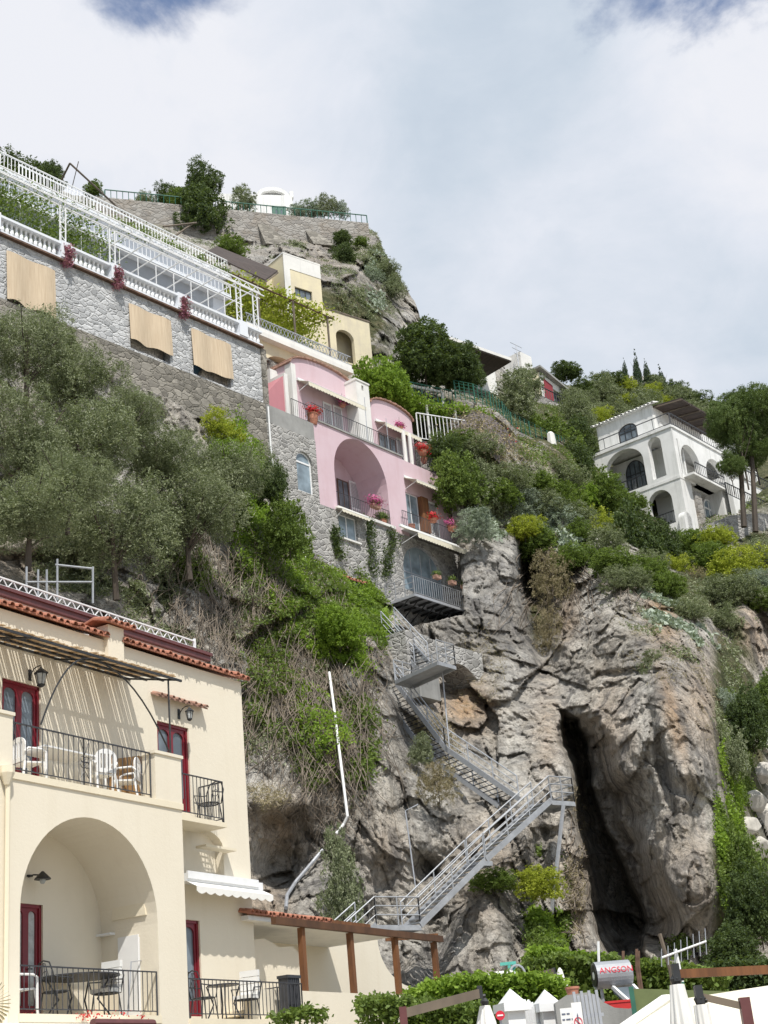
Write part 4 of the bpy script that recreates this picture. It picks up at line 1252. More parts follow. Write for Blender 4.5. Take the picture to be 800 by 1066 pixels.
vault_roof(pink, v0, v1, zsp, zpk, T - .15, T + 3.5)
MB().box(v0 - .02, v0 + .35, T - .12, T + .4, zt, zsp - .05).build('white_pilaster', M['whitewash'], pink); MB().box(v1 - .30, v1 + .05, T - .12, T + .4, zt, zsp - .1).build('white_pilaster', M['whitewash'], pink)
w0, w1 = f.s(*Z(395, 250), T), f.s(*Z(527, 290), T); zs2 = f.z(*Z(525, 215), T); zp2 = f.z(*Z(440, 163), T) + .3
mb = MB(); mb.plate([arch(w0, w1, zt, zs2, zp2 - zs2, 16)], T, T + 3.5); mb.build('vault_room', M['pink'], pink)
vault_roof(pink, w0, w1, zs2, zp2, T - .15, T + 3.5)
# left room, darker pink
l0, l1 = f.s(*Z(57, 130), T), f.s(*Z(112, 140), T)
mb = MB(); mb.plate([[(l0, zcap - .5), (l1, zcap - .5), (l1, f.z(*Z(112, 68), T)), (l0, f.z(*Z(57, 118), T))]], T, T + 2); mb.build('side_room', M['pink_dark'], pink)
q = MB(); q.box(l1, l1 + .28, T - .1, T + 2, zcap - .6, f.z(*Z(118, 62), T)); q.build('white_pilaster', M['whitewash'], pink); q = MB(); q.box(f.s(*Z(66, 60), T + 1), f.s(*Z(100, 60), T + 1), T + 1, T + 1.8, f.z(*Z(80, 85), T + 1), f.z(*Z(85, 50), T + 1)); q.build('chimney', M['whitewash'], pink)
MB().box(l0, s0, .1, T + .5, zcap - .4, zcap - .3).build('terrace_floor', M['concrete'], pink)
MB().box(s0, s1, .5, T + .5, zt - .02, zt + .03).build('terrace_floor', M['concrete'], pink)
# chimney pillar between the rooms
c0, c1 = f.s(*Z(345, 150), T - .9), f.s(*Z(388, 160), T - .9); zc = f.z(*Z(362, 88), T - .9)
q = MB(); q.plate([rect(c0 + .04, c1 - .04, zt, zc), rect((c0 + c1) / 2 - .1, (c0 + c1) / 2 + .1, zc - .55, zc - .2)], T - .9, T + .1); q.box(c0, c1, T - .95, T + .15, zc, zc + .1); q.box(c0 + .1, c1 - .1, T - .8, T, zc + .1, zc + .22)
q.build('chimney_pillar', M['whitewash'], pink)
# terrace doors with white shutters
for (za, zb_, zt1, zb1) in ((236, 262, 150, 218), (268, 294, 160, 228)):
    shutter(pink, f.s(*Z(za, 190), T), f.s(*Z(zb_, 190), T), zt + .03, f.z(*Z((za + zb_) / 2, zt1 + 5), T), T - .03)
simple_window(pink, f.s(*Z(412, 270), T), f.s(*Z(466, 290), T), zt + .03, f.z(*Z(440, 262), T), T - .05, 'rust', 2, .05)
shutter(pink, f.s(*Z(470, 290), T), f.s(*Z(503, 300), T), zt + .03, f.z(*Z(488, 272), T), T - .04)
wall_awning(pink, f.s(*Z(152, 90), T), f.s(*Z(335, 150), T), T, f.z(*Z(240, 108), T - .3), .9, .40, val=.25)
wall_awning(pink, f.s(*Z(402, 215), T), f.s(*Z(516, 245), T), T, f.z(*Z(460, 226), T - .3), .8, .35, val=.25)
rl = MB(); rail(rl, [(f.s(*Z(140, 185)), .1, zcap), (s0, .1, zcap)], 1.1, .16, .014); rail(rl, [(s0, .05, zt + .1), ((s0 + s1) / 2, .05, zt + .1), (s1, .05, zt + .1)], 1.0, .16, .014)
rl.build('terrace_railing', M['iron'], pink)
q = MB(); xq = f.s(*Z(372, 200)); q.tube([(xq, 0, zt), (xq + .05, 0, zt + 3.0)], .02, 5); q.build('rain_pipe', M['grey_metal'], pink); q = MB(); q.tube([(xq + 2.2, .2, zt), (xq + 2.2, .2, zt + 2.4)], .02, 5); q.build('rain_pipe', M['grey_metal'], pink)
tr = MB(); tiles_row(tr, f.s(335, 596, -1), f.s(376, 596, -1), -1.3, -.1, f.z(355, 602, -1), f.z(355, 602, -1) + .5, .1, .26)
lean = empty('lean_to_roof', 'small terracotta tiled lean-to roof at the foot of the pink house wall', 'roof', tuple(f.O), f.rz)
tr.build('tiles', M['terracotta'], lean)
MB().box(f.s(337, 596, -1), f.s(374, 596, -1), -1.1, -.07, f.z(355, 612, -1), f.z(355, 603, -1)).build('beam', M['whitewash'], lean)

# steel terrace in front of the glass arch
P = min((abs(f.s(402, 639) - f.s(432, 617, -y)), y) for y in [.2 + .05 * i for i in range(80)])[1]
pl = empty('steel_terrace', 'grey steel grating terrace on brackets in front of the glass arch room', 'terrace', tuple(f.O), f.rz)
q0, q1 = f.s(432, 617, -P), f.s(502, 641, -P); zp = f.z(467, 629, -P)
q = MB(); q.box(q0, q1, -P, -.07, zp - .02, zp + .02); q.build('deck', M['grey_metal'], pl)
q = MB()
for a, b in (((q0, -P, zp - .08), (q1, -P, zp - .08)), ((q0, -P, zp - .08), (q0, -.1, zp - .08)), ((q1, -P, zp - .08), (q1, -.1, zp - .08)), ((q0, -P * .5, zp - .10), (q1, -P * .5, zp - .10))): q.beam(a, b, .08, .14)
q.build('edge_beam', M['grey_metal'], pl)
nb = 9
for i in range(nb):
    x = q0 + .1 + (q1 - q0 - .2) * i / (nb - 1)
    q = MB(); q.beam((x, -P + .05, zp - .10), (x, -.08, zp - .10), .06, .12); q.beam((x, -P * .75, zp - .15), (x, -.08, zp - 1.2), .05, .05); q.build('bracket', M['dark_metal'], pl)
rl = MB(); rail(rl, [(q0, -P, zp), (q1, -P, zp), (q1, -.1, zp)], 1.05, .2, .014); 
rl.build('railing', M['galv'], pl)
rl = MB()
for h in (.35, .7, 1.05): rl.beam((q0, -P, zp + h), (q0, -.1, zp + h), .03, .03)
for t in (0, .33, .66, 1): rl.beam((q0, -P + t * (P - .1), zp), (q0, -P + t * (P - .1), zp + 1.05), .04, .04)
rl.build('side_railing', M['galv'], pl)
cb = empty('geranium_bracket', 'small dark hanging tray with pots below the right end of the steel terrace', 'bracket', tuple(f.O), f.rz)
g0, g1 = f.s(485, 656, -1.2), f.s(511, 660, -1.2); zg = f.z(500, 655, -1.2)
MB().add([(g0, -1.5, zg), (g1, -1.5, zg), (g1, -.07, zg), (g0, -.07, zg), (g0 + .6, -.3, zg - .9), (g1 - .4, -.3, zg - .9), (g1 - .4, -.07, zg - .9), (g0 + .6, -.07, zg - .9)],
         [(0, 1, 2, 3), (7, 6, 5, 4), (0, 1, 5, 4), (1, 2, 6, 5), (2, 3, 7, 6), (3, 0, 4, 7)]).build('tray', M['dark_metal'], cb)
# masonry around the upper stair
FM = Frame(470, 680, 71.8, 38.0); f = FM
mas = empty('masonry_landing', 'rough stone pier and parapet beside the upper steel stair below the pink house', 'masonry', tuple(f.O), f.rz)
y_ = 0.0
MB().box(f.s(424, 680, y_), f.s(450, 690, y_), y_, 2.5, f.z(440, 716, y_), f.z(438, 660, y_)).build('stone_pier', M['stone'], mas)
a0, a1 = f.s(450, 680, y_ - .2), f.s(503, 692, y_ - .2); za = f.z(476, 673, y_ - .2); zb2 = f.z(476, 705, y_ - .2)
MB().plate([[(a0, zb2), (a0 + .6, zb2)] + [(a0 + .6 + (a1 - a0 - 1.0) * i / 10, zb2 + .75 * sin(pi * i / 10)) for i in range(1, 10)] + [(a1 - .4, zb2), (a1, zb2), (a1, za), (a0, za)]], y_ - .2, y_ + 1.5).build('parapet', M['stone'], mas)
MB().box(f.s(437, 715, y_ - .6), f.s(458, 715, y_ - .6), y_ - .6, 2.5, f.z(448, 727, y_ - .6), f.z(448, 704, y_ - .6)).build('buttress_block', M['concrete'], mas)


# ------------------------------------------------------------------ steel stairs on the cliff
def flight(name, label, A, B, width, rails=(0, 1), dark=False, mat='galv', hgt=1.0, step=.20):
    """A top end, B bottom end of the near stringer (world); width = horizontal vector to the far stringer"""
    A = np.array(A); B = np.array(B); Wv = np.array(width)
    root = empty(name, label, 'stairs', tuple(B), 0)
    a = Vector(A - B); b = Vector((0, 0, 0)); wv = Vector(Wv)
    for k in (0, 1):
        q = MB(); q.beam(a + wv * k, b + wv * k, .06, .22); q.build('stringer', M[mat], root)
    n = max(3, int(a.z / step)); run = Vector((a.x, a.y, 0)) / n; rd = run.normalized()
    for i in range(n):
        p = b + (a - b) * ((i + .5) / n)
        q = MB(); c0 = p + wv * .04 - rd * .14; c1 = p + wv * .96 - rd * .14; c2 = p + wv * .96 + rd * .14; c3 = p + wv * .04 + rd * .14; dz_ = Vector((0, 0, .035))
        q.add([c0, c1, c2, c3, c0 + dz_, c1 + dz_, c2 + dz_, c3 + dz_], [(0, 3, 2, 1), (4, 5, 6, 7), (0, 1, 5, 4), (1, 2, 6, 5), (2, 3, 7, 6), (3, 0, 4, 7)])
        q.build('tread', M['grey_metal' if not dark else 'dark_metal'], root)  # dark treads paint in the shade of undersides seen from below
    for k in rails:
        q = MB(); m = max(2, int((a - b).length / 1.5))
        for i in range(m + 1):
            p = b + (a - b) * (i / m) + wv * k; q.tube([p, p + Vector((0, 0, hgt))], .03, 5)
        for h in (.36, .68, 1.0): q.tube([b + wv * k + Vector((0, 0, h * hgt)), a + wv * k + Vector((0, 0, h * hgt))], .022 if h < 1 else .03, 5)
        q.build('handrail', M[mat], root)
    return root


def landing(name, label, P4, mat='galv', hgt=1.0, edges=(0, 1)):
    """four world corners"""
    P4 = [np.array(p) for p in P4]; o = P4[0]
    z = P4[0][2]
    L = [Vector((p[0] - o[0], p[1] - o[1], 0)) for p in P4]
    root = empty(name, label, 'platform', tuple(o), 0)
    q = MB(); d = Vector((0, 0, .05)); q.add(L + [p - d for p in L], [(0, 1, 2, 3), (7, 6, 5, 4), (0, 4, 5, 1), (1, 5, 6, 2), (2, 6, 7, 3), (3, 7, 4, 0)]); q.build('deck', M[mat], root)
    q = MB()
    for i in range(4): q.beam(L[i] - d * 2.2, L[(i + 1) % 4] - d * 2.2, .07, .16)
    q.build('edge_beam', M[mat], root)
    q = MB()
    for i in edges:
        a, b = L[i], L[(i + 1) % 4]
        for h in (.36, .68, 1.0): q.tube([a + Vector((0, 0, h * hgt)), b + Vector((0, 0, h * hgt))], .028, 5)
        for t in (0, .5, 1): q.tube([a + (b - a) * t, a + (b - a) * t + Vector((0, 0, hgt))], .03, 5)
    q.build('railing', M[mat], root)
    return root


def lvl(px, py, Y, z):
    """point at given height on the pixel's column near depth Y"""
    d = ray(px, py); p = CAM + d * (Y / d[1]); return np.array([p[0], p[1], z])


WD = np.array([-.62, .78, 0.0]) * .95
B3 = at(438, 963, 56.5); M3 = at(505, 896, 58.8); T3 = at(574, 833, 61.2)
flight('steel_stair', 'lowest galvanised stair flight rising right from above the timber veranda', M3, B3, WD * 1.15)
flight('steel_stair', 'second galvanised flight rising right to the corner platform on the cliff', T3, M3 + (T3 - M3) * .02, WD * 1.15)
e = (T3 - M3); e[2] = 0; e = e / np.linalg.norm(e)
landing('stair_platform', 'small corner platform at the right end of the galvanised cliff stair', [T3, T3 + e * 1.3 + np.array([0, 0, 0]), T3 + e * 1.3 + WD * 1.4, T3 + WD * 1.4], edges=(0, 1))
landing('stair_platform', 'short landing half way up the lower galvanised stair', [M3 - e * .15, M3 + e * .35, M3 + e * .35 + WD * 1.15, M3 - e * .15 + WD * 1.15], edges=())
landing('stair_platform', 'wide landing with tube railing at the bottom of the cliff stair', [B3 - e * 2.0, B3, B3 + WD * 1.4, B3 - e * 2.0 + WD * 1.4], edges=(0,))
ex = B3 - e * 2.0
flight('steel_stair', 'short lowest run of tube railed steps going down left behind the veranda beam', ex, ex - e * 2.2 + np.array([0, 0, -1.5]), WD * 1.3)
sp_ = empty('stair_strut', 'diagonal grey pipe propping the corner platform of the cliff stair', 'strut', tuple(T3), 0)
MB().tube([(0.5, .3, -.2), (-.6, .9, -4.8)], .09, 6).build('pipe', M['grey_metal'], sp_)
# middle dark flight seen from below
T2 = at(413, 712, 68.0); N2 = at(464, 779, 66.0); E2 = at(541, 832, 63.2)
W2 = np.array([-.80, -.1, 0.0]) * 1.3
W2 = np.array([-.62, .78, 0]) * 1.35
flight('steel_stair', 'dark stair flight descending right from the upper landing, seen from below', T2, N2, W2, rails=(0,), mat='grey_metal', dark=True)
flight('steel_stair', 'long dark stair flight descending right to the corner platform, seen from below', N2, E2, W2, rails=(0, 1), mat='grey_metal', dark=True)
# upper landing and short flight
zl_ = at(430, 713, 67.5)[2]
LA, LB, LC = lvl(430, 713, 67.5, zl_), lvl(474, 690, 65.0, zl_), lvl(474, 690, 65.0, zl_) + np.array([-.7, 1.2, 0])
LC = np.array(LB) + (f.t * -1.3); LDn = np.array(LA) + f.t * -1.3
landing('stair_platform', 'upper steel landing with tube railings in front of the stone pier', [LA, LB, LC, LDn], edges=(0, 3, 1))
fA = at(412, 652, 70.5); fB = at(447, 690, 68.5)
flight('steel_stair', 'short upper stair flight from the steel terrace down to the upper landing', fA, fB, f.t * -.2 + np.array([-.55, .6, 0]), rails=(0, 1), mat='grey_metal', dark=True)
rp = empty('thin_mast', 'thin tall grey pole standing beside the middle of the cliff stair', 'pole', tuple(at(468, 778, 65.5)), 0)
zt_ = at(458, 700, 66)[2] - at(468, 778, 65.5)[2]
MB().tube([(0, 0, 0), (.05, .2, zt_)], .035, 5).build('tube', M['grey_metal'], rp)
rp = empty('thin_mast', 'thin pole with hooked top on the rock above the lowest stair flight', 'pole', tuple(at(433, 925, 58.2)), 0)
MB().tube([(0, 0, 0), (-.12, 0, 3.0), (.4, 0, 3.2)], .03, 5).build('tube', M['grey_metal'], rp)


# ------------------------------------------------------------------ upper retaining wall with balustrade
f = FW
rw = empty('retaining_wall', 'long pale stone terrace wall with white balustrade and three reed blinds', 'wall', tuple(f.O), f.rz)
u0_, u1_ = f.s(-90, 300), f.s(272, 380); ztop = f.z(130, 302); zc_ = f.z(230, 403)
bl = [(f.s(6, 280), f.s(57, 300), f.z(5, 312), f.z(30, 271)), (f.s(134, 340), f.s(178, 350), f.z(160, 365), f.z(155, 325)), (f.s(199.5, 370), f.s(241, 380), f.z(220, 390), f.z(220, 351))]
mb = MB(); mb.plate([rect(u0_, u1_, zc_, ztop)] + [rect(b[0] + .1, b[1] - .1, b[2] - .35, b[3] - .1) for b in bl], 0, .45); mb.build('upper_masonry', M['stone_white'], rw)
mb = MB(); mb.box(u0_, u1_, .46, .6, zc_, ztop - .02); mb.build('dark_backing', M['blue_paint'], rw)
mb = MB(); mb.plate([[(u0_, zc_ - 5), (u1_ + .05, zc_ - 3.6), (u1_ + .05, zc_), (u0_, zc_)]], -.12, .5); mb.build('lower_masonry', M['stone_old'], rw)
mb = MB(); mb.box(u1_, u1_ + .35, -.1, 5, zc_ - 4.5, ztop); mb.build('end_pier', M['stone_old'], rw)
for i, b in enumerate(bl):
    q = MB(); n = 24; y = -.06
    for k in range(n):
        a = b[0] + (b[1] - b[0]) * k / n; c = b[0] + (b[1] - b[0]) * (k + 1) / n
        j0 = .07 * sin(k * .5 + i) + .05 * i * (k / n)
        q.add([(a, y - .05 * sin(k * .4), b[3]), (c, y - .05 * sin(k * .4 + .4), b[3]), (c, y - .1 - .08 * sin(k * .4 + .4), b[2] + j0), (a, y - .1 - .08 * sin(k * .4), b[2] + j0)], [(0, 1, 2, 3)])
    q.build('reed_blind', M['reed_blind'], rw)
mb = MB(); mb.box(u0_, u1_ + .1, -.22, .5, ztop, ztop + .10); mb.build('cornice', M['rust'], rw)
mb = MB(); mb.box(u0_, u1_ + .1, -.14, .4, ztop + .10, ztop + .24); mb.box(u0_, u1_ + .1, -.16, .38, ztop + .95, ztop + 1.08); mb.build('balustrade_rail', M['white_hotel'], rw)
mb = MB(); x = u0_
piers = [f.s(67, 270), f.s(119, 290), f.s(188, 320), f.s(252, 350), f.s(8, 240) - .8]
while x < u1_:
    if min(abs(x - p) for p in piers) > .42:
        mb.lathe([(.075, .24), (.06, .30), (.115, .45), (.10, .58), (.05, .78), (.08, .90), (.08, .95)], (x, .1, ztop), 7)
    x += .27
mb.build('balusters', M['white_paint'], rw)
for p in piers:
    q = MB(); q.box(p - .30, p + .30, -.2, .42, ztop + .242, ztop + 1.16); q.build('balustrade_pier', M['white_hotel'], rw)

# white steel pergola over the terrace
pg = empty('white_pergola', 'white lattice steel pergola frame standing on the terrace behind the balustrade', 'pergola', tuple(f.O), f.rz)
zp1 = f.z(112, 233); zp1 = f.z(70, 212)
ch_ = MB()
cE = f.s(275, 307)
for yy in (0.0, .35):
    for z_ in (zp1, zp1 + .38): ch_.beam((u0_, yy, z_), (cE, yy, z_), .055, .055)
x = u0_
while x < cE - .4:
    ch_.beam((x, 0, zp1), (x + .35, 0, zp1 + .38), .035, .035); ch_.beam((x + .35, 0, zp1 + .38), (x + .7, 0, zp1), .035, .035); x += .7
ch_.build('top_truss', M['white_paint'], pg)
for p in (piers[0], piers[1], piers[3], f.s(268, 330)):
    q = MB(); z0_ = ztop + 1.12
    for dx in (-.17, .17): q.beam((p + dx, .1, z0_), (p + dx, .1, zp1), .055, .055)
    z_ = z0_
    while z_ < zp1 - .3:
        q.beam((p - .17, .1, z_), (p + .17, .1, z_ + .3), .03, .03); q.beam((p + .17, .1, z_ + .3), (p - .17, .1, z_ + .6 if z_ + .6 < zp1 else zp1), .03, .03); z_ += .6
    q.build('lattice_post', M['white_paint'], pg)
q = MB(); x = u0_
while x < cE:
    q.beam((x, 0, zp1 + .2), (x, 3.4, zp1 + .2), .05, .06); q.beam((x + .5, 1.7, zp1 + .2), (x + .5, 1.7, ztop + .3), .04, .04); x += 1.25
q.beam((u0_, 3.4, zp1 + .2), (cE, 3.4, zp1 + .2), .06, .06); q.beam((u0_, 1.7, zp1 + .2), (cE, 1.7, zp1 + .2), .04, .05)
x = u0_
while x < cE - 2:
    q.beam((x, .1, ztop + 1.2), (x + 2.6, 3.3, zp1 + .1), .035, .035); x += 1.5
q.build('cross_bars', M['white_paint'], pg)

# white hotel block behind the balustrade
wh = empty('white_hotel', 'white terrace hotel block with long white railings behind the steel pergola', 'building', tuple(f.O), f.rz)
dh = 3.6
h1_ = f.s(234, 310, dh); zroof = f.z(215, 283, dh); h0_ = f.s(-90, 200, dh)
wins = [(f.s(126, 275, dh), f.s(152, 285, dh), f.z(140, 284, dh) - .4, f.z(140, 270, dh)), (f.s(196, 305, dh), f.s(222, 315, dh), f.z(210, 318, dh) - .4, f.z(210, 302, dh))]
for k in range(1, 4):
    dx = wins[1][0] - wins[0][0]; wins.append((wins[0][0] - dx * k, wins[0][1] - dx * k, wins[0][2], wins[0][3]))
mb = MB(); mb.plate([rect(h0_, h1_, ztop - .5, zroof)] + [rect(*w_) for w_ in wins], dh, dh + .4); mb.box(h0_, h1_, dh + .8, dh + 8, ztop - 1, zroof - .02); mb.box(h1_ - .4, h1_, dh + .401, dh + .8, ztop - 1, zroof - .02); mb.build('wall', M['white_hotel'], wh)
for w_ in wins:
    simple_window(wh, w_[0] + .01, w_[1] - .01, w_[2], w_[3] - .01, dh + .2, 'white_paint', 2, .05)
MB().box(h0_, h1_ + .1, dh - .45, dh + .39, zroof + .001, zroof + .14).build('roof_ledge', M['white_hotel'], wh)
MB().box(h0_, h1_ + .02, dh - .55, dh - .002, f.z(180, 281, dh - .5) - .12, f.z(180, 281, dh - .5)).build('balcony_ledge', M['white_hotel'], wh)
rl = MB(); rail(rl, [(h0_, dh - .35, zroof + .14), ((h0_ + h1_) / 2, dh - .35, zroof + .14), (h1_, dh - .35, zroof + .14), (h1_, dh + 3, zroof + .14)], 1.0, .22, .022, .05); rl.build('roof_railing', M['white_paint'], wh)
h2_ = f.s(213, 255, dh + 3)
z3 = f.z(190, 250, dh + 3)
mb = MB(); 
rl = MB(); rail(rl, [(h0_, dh - .5, f.z(180, 281, dh - .5)), (h1_, dh - .5, f.z(180, 281, dh - .5))], .7, .3, .02, .04); rl.build('balcony_railing', M['white_paint'], wh)
q = MB()
for k in range(14): q.box(h1_ - 1.2 - k * 1.7, h1_ - .4 - k * 1.7, dh + 2.88, dh + 2.899, zroof + .1, zroof + .9)
q.build('louvres', M['grey_metal'], wh)
rl = MB(); rail(rl, [(f.s(20, 185, dh + 3), dh + 3, f.z(100, 225, dh + 3)), (f.s(225, 275, dh + 3), dh + 3, f.z(100, 225, dh + 3))], 1.0, .24, .024, .05); rl.build('upper_railing', M['white_paint'], wh)
mb.box(h0_, f.s(225, 275, dh + 3), dh + 2.9, dh + 6, zroof - .05, f.z(100, 225, dh + 3)); mb.build('upper_floor', M['white_hotel'], wh)

# ------------------------------------------------------------------ vine terrace and yellow house
def Y2(zx, zy): return 200 + zx * .325, 160 + zy * .325


FV = Frame(*Y2(330, 600), 80.0, 41.0); f = FV
vt = empty('vine_terrace', 'yellowish terrace with lattice railing over a dark arch, above the pink house', 'terrace', tuple(f.O), f.rz)
v0, v1 = f.s(*Y2(175, 560)), f.s(*Y2(510, 680)); zv = f.z(*Y2(330, 618))
a0, a1 = f.s(*Y2(252, 680)), f.s(*Y2(362, 690)); zar = f.z(*Y2(300, 648)) 
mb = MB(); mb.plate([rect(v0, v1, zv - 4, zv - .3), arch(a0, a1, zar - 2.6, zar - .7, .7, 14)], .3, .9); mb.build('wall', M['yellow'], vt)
MB().box(a0 - .5, a1 + .5, 1.2, 1.3, zar - 3, zar + .2).build('arch_shade', M['dark_in'], vt)  # near-black sheet stands in for the shadow inside the arch
MB().box(v0, v1, -.15, 3.5, zv - .3, zv).build('slab', M['whitewash'], vt)
MB().box(v0, v1, -.05, .05, zv, zv + .3).build('kerb', M['whitewash'], vt)
rl = MB(); 
for h in (.35, .95): rl.beam((v0, 0, zv + h), (v1, 0, zv + h), .05, .05)
x = v0
while x < v1 - .3:
    rl.beam((x, 0, zv + .35), (x + .3, 0, zv + .95), .028, .028); rl.beam((x + .3, 0, zv + .35), (x, 0, zv + .95), .028, .028); x += .3
rl.build('lattice_railing', M['grey_metal'], vt)
vp = empty('vine_pergola', 'dark rustic pergola covered by vines in front of the yellow house', 'pergola', tuple(f.O), f.rz)
zpg = f.z(*Y2(330, 475), .4)
for zx, zy in ((215, 500), (328, 530), (437, 570)):
    x = f.s(*Y2(zx, zy), .4); MB().tube([(x, .4, zv - .1), (x, .4, zpg)], .07, 6).build('post', M['wood_grey'], vp)
for k, (a, b) in enumerate(((-4.5, 0), (-4.5, 1.2), (-4.5, 2.4), (-4.5, 3.6))):
    x0 = f.s(*Y2(215, 430), .4) - 4; x1 = f.s(*Y2(440, 500), .4) + .3
    MB().tube([(x0, .4 + b, zpg + .15 * k), (x1, .4 + b, zpg + .15 * k)], .055, 5).build('beam', M['rust'], vp)
x = x0
k = 0
while x < x1:
    MB().tube([(x, .2, zpg + .05), (x + rnd.uniform(-.2, .2), 4.4, zpg + .65)], .04, 5).build('rafter', M['rust'], vp); x += 1.15

FY = Frame(*Y2(350, 450), 91.0, 50.0); f = FY
yh = empty('yellow_house', 'weathered yellow and white cubic house with one dark window and an arched porch', 'house', tuple(f.O), f.rz)
y0_, y1_ = f.s(*Y2(297, 400)), f.s(*Y2(415, 430)); zyt = f.z(*Y2(350, 340)); zyb = f.z(*Y2(360, 540))
wy = (f.s(*Y2(331, 450)), f.s(*Y2(386, 460)), f.z(*Y2(358, 463)), f.z(*Y2(358, 434)))
mb = MB(); mb.plate([rect(y0_, y1_, zyb - 2, zyt), rect(*wy)], 0, .4); mb.box(y0_, y1_, .402, 4.5, zyb - 2, zyt - .02); mb.build('tower_wall', M['yellow'], yh)
MB().box(y0_ - .04, y1_ + .04, -.04, 4.5, zyt + .002, zyt + .12).build('roof_edge', M['whitewash'], yh)
q = MB(); q.box(y0_ - .02, y0_ + .5, -.03, -.002, zyb, zyt - .002); q.box(y0_ + .5, y1_, -.03, -.002, zyt - 1.1, zyt - .002); q.build('white_band', M['whitewash'], yh)
simple_window(yh, wy[0] + .01, wy[1] - .01, wy[2], wy[3], .15, 'dark_metal', 2, .06)
b0, b1 = f.s(*Y2(405, 540), .6), f.s(*Y2(572, 590), .6); zbt = f.z(*Y2(500, 520), .6); a0, a1 = f.s(*Y2(462, 590), .6), f.s(*Y2(520, 610), .6); zat = f.z(*Y2(490, 566), .6)
mb = MB(); mb.plate([rect(b0, b1, zbt - 4, zbt), arch(a0, a1, zbt - 3.9, zat - (a1 - a0) / 2 * .8, (a1 - a0) / 2 * .8, 12)], .6, .9); mb.box(b0, b1, 1.8, 5, zbt - 4, zbt - .02); mb.box(b1 - .3, b1, .902, 1.8, zbt - 4, zbt - .02); mb.build('porch_wall', M['yellow'], yh)
MB().box(b0, b1 + .05, .55, 5, zbt + .002, zbt + .12).build('roof_edge', M['wood_grey'], yh)
c0, c1 = f.s(*Y2(225, 430), 1.5), y0_ - .003; zct = f.z(*Y2(270, 372), 1.5)
mb = MB(); mb.plate([rect(c0, c1, zyb - 2, zct), rect(f.s(*Y2(258, 440), 1.5), f.s(*Y2(274, 445), 1.5), f.z(*Y2(266, 448), 1.5), f.z(*Y2(266, 430), 1.5))], 1.5, 1.9); mb.build('side_wall', M['yellow'], yh)
br = empty('brushwood_roof', 'dark brown brushwood shade roof left of the yellow house', 'canopy', tuple(f.O), f.rz)
P = [at(*Y2(45, 318), 88), at(*Y2(235, 408), 85), at(*Y2(275, 378), 89), at(*Y2(80, 300), 96)]
L = [Vector((float(np.dot(p - f.O, f.t)), float(np.dot(p - f.O, f.b)), float(p[2]))) for p in P]
q = MB(); q.add(L + [p + Vector((0, 0, .12)) for p in L], [(0, 1, 2, 3), (7, 6, 5, 4), (0, 1, 5, 4), (1, 2, 6, 5), (2, 3, 7, 6), (3, 0, 4, 7)]); q.build('mat', M['brushwood'], br)
for i in range(6):
    t = i / 5
    MB().tube([L[0].lerp(L[1], t) - Vector((0, 0, .08)), L[3].lerp(L[2], t) - Vector((0, 0, .08))], .06, 5).build('rafter', M['wood_grey'], br)
for i in (0, 1):
    MB().tube([L[i], L[i] - Vector((0, 0, 3))], .08, 5).build('post', M['wood_grey'], br)
rp = empty('fallen_poles', 'dark poles leaning against the sky above the white terrace railing', 'poles', tuple(at(73, 170, 84)), 0)
for a, b in (((73, 170), (140, 232)), ((73, 170), (60, 196)), ((82, 168), (75, 196)), ((170, 236), (205, 232)), ((176, 250), (202, 232))):
    pa = at(a[0], a[1], 84) - at(73, 170, 84); pb = at(b[0], b[1], 86) - at(73, 170, 84); MB().tube([tuple(pa), tuple(pb)], .07 if a[1] != 168 else .03, 5).build('pole', M['wood_grey'], rp)

# ------------------------------------------------------------------ crest: terrace wall and white villa
FT = Frame(280, 225, 111.5, 71.0); f = FT
tw = empty('crest_wall', 'long grey stone terrace wall along the top of the crag, with slanting buttresses', 'wall', tuple(f.O), f.rz)
t0, t1 = f.s(98, 215), f.s(385, 245); ztw = f.z(280, 222); 
mb = MB(); mb.plate([[(t0, ztw - 6), (f.s(330, 270), f.z(330, 270)), (t1, f.z(385, 262)), (t1, ztw), (t0, ztw)]], 0, .6); mb.build('masonry', M['stone_far'], tw)
for a, b in (((268, 233), (300, 262)), ((318, 240), (345, 262))):
    x0, x1 = f.s(a[0], a[1]), f.s(b[0], b[1])
    MB().add([(x0, -.02, f.z(*a)), (x0 + .9, -.02, f.z(*a)), (x1 + .4, -1.0, f.z(*b)), (x0 + .4, -1.0, f.z(*b)), (x0, .1, f.z(*a)), (x0 + .9, .1, f.z(*a)), (x1 + .4, .1, f.z(*b)), (x0 + .4, .1, f.z(*b))], [(0, 1, 2, 3), (7, 6, 5, 4), (0, 1, 5, 4), (1, 2, 6, 5), (2, 3, 7, 6), (3, 0, 4, 7)]).build('buttress', M['stone_old'], tw)
rl = MB(); rail(rl, [(f.s(110, 205), .3, ztw), (f.s(260, 205), .3, ztw), (t1, .3, ztw)], 1.0, .5, .03, .06); rl.build('green_fence', M['green_paint'], tw)
FU = Frame(285, 212, 122.0, 78.0); f = FU
uv = empty('crest_villa', 'low white villa with barrel vault roof at the very top of the crag', 'villa', tuple(f.O), f.rz)
m0, m1 = f.s(228, 210), f.s(305, 214); zm0 = f.z(285, 225) - 1; zm1 = f.z(285, 203)
gd = (f.s(283, 215), f.s(298, 217), zm0 + 1, f.z(290, 214.5))
mb = MB(); mb.plate([rect(m0, m1, zm0, zm1), rect(*gd)], 0, .4); mb.box(m0, m1, .401, 6, zm0, zm1 - .02); mb.build('wall', M['villa_white'], uv)
simple_window(uv, gd[0] + .02, gd[1] - .02, gd[2], gd[3] - .02, .1, 'green_paint', 1, .35)
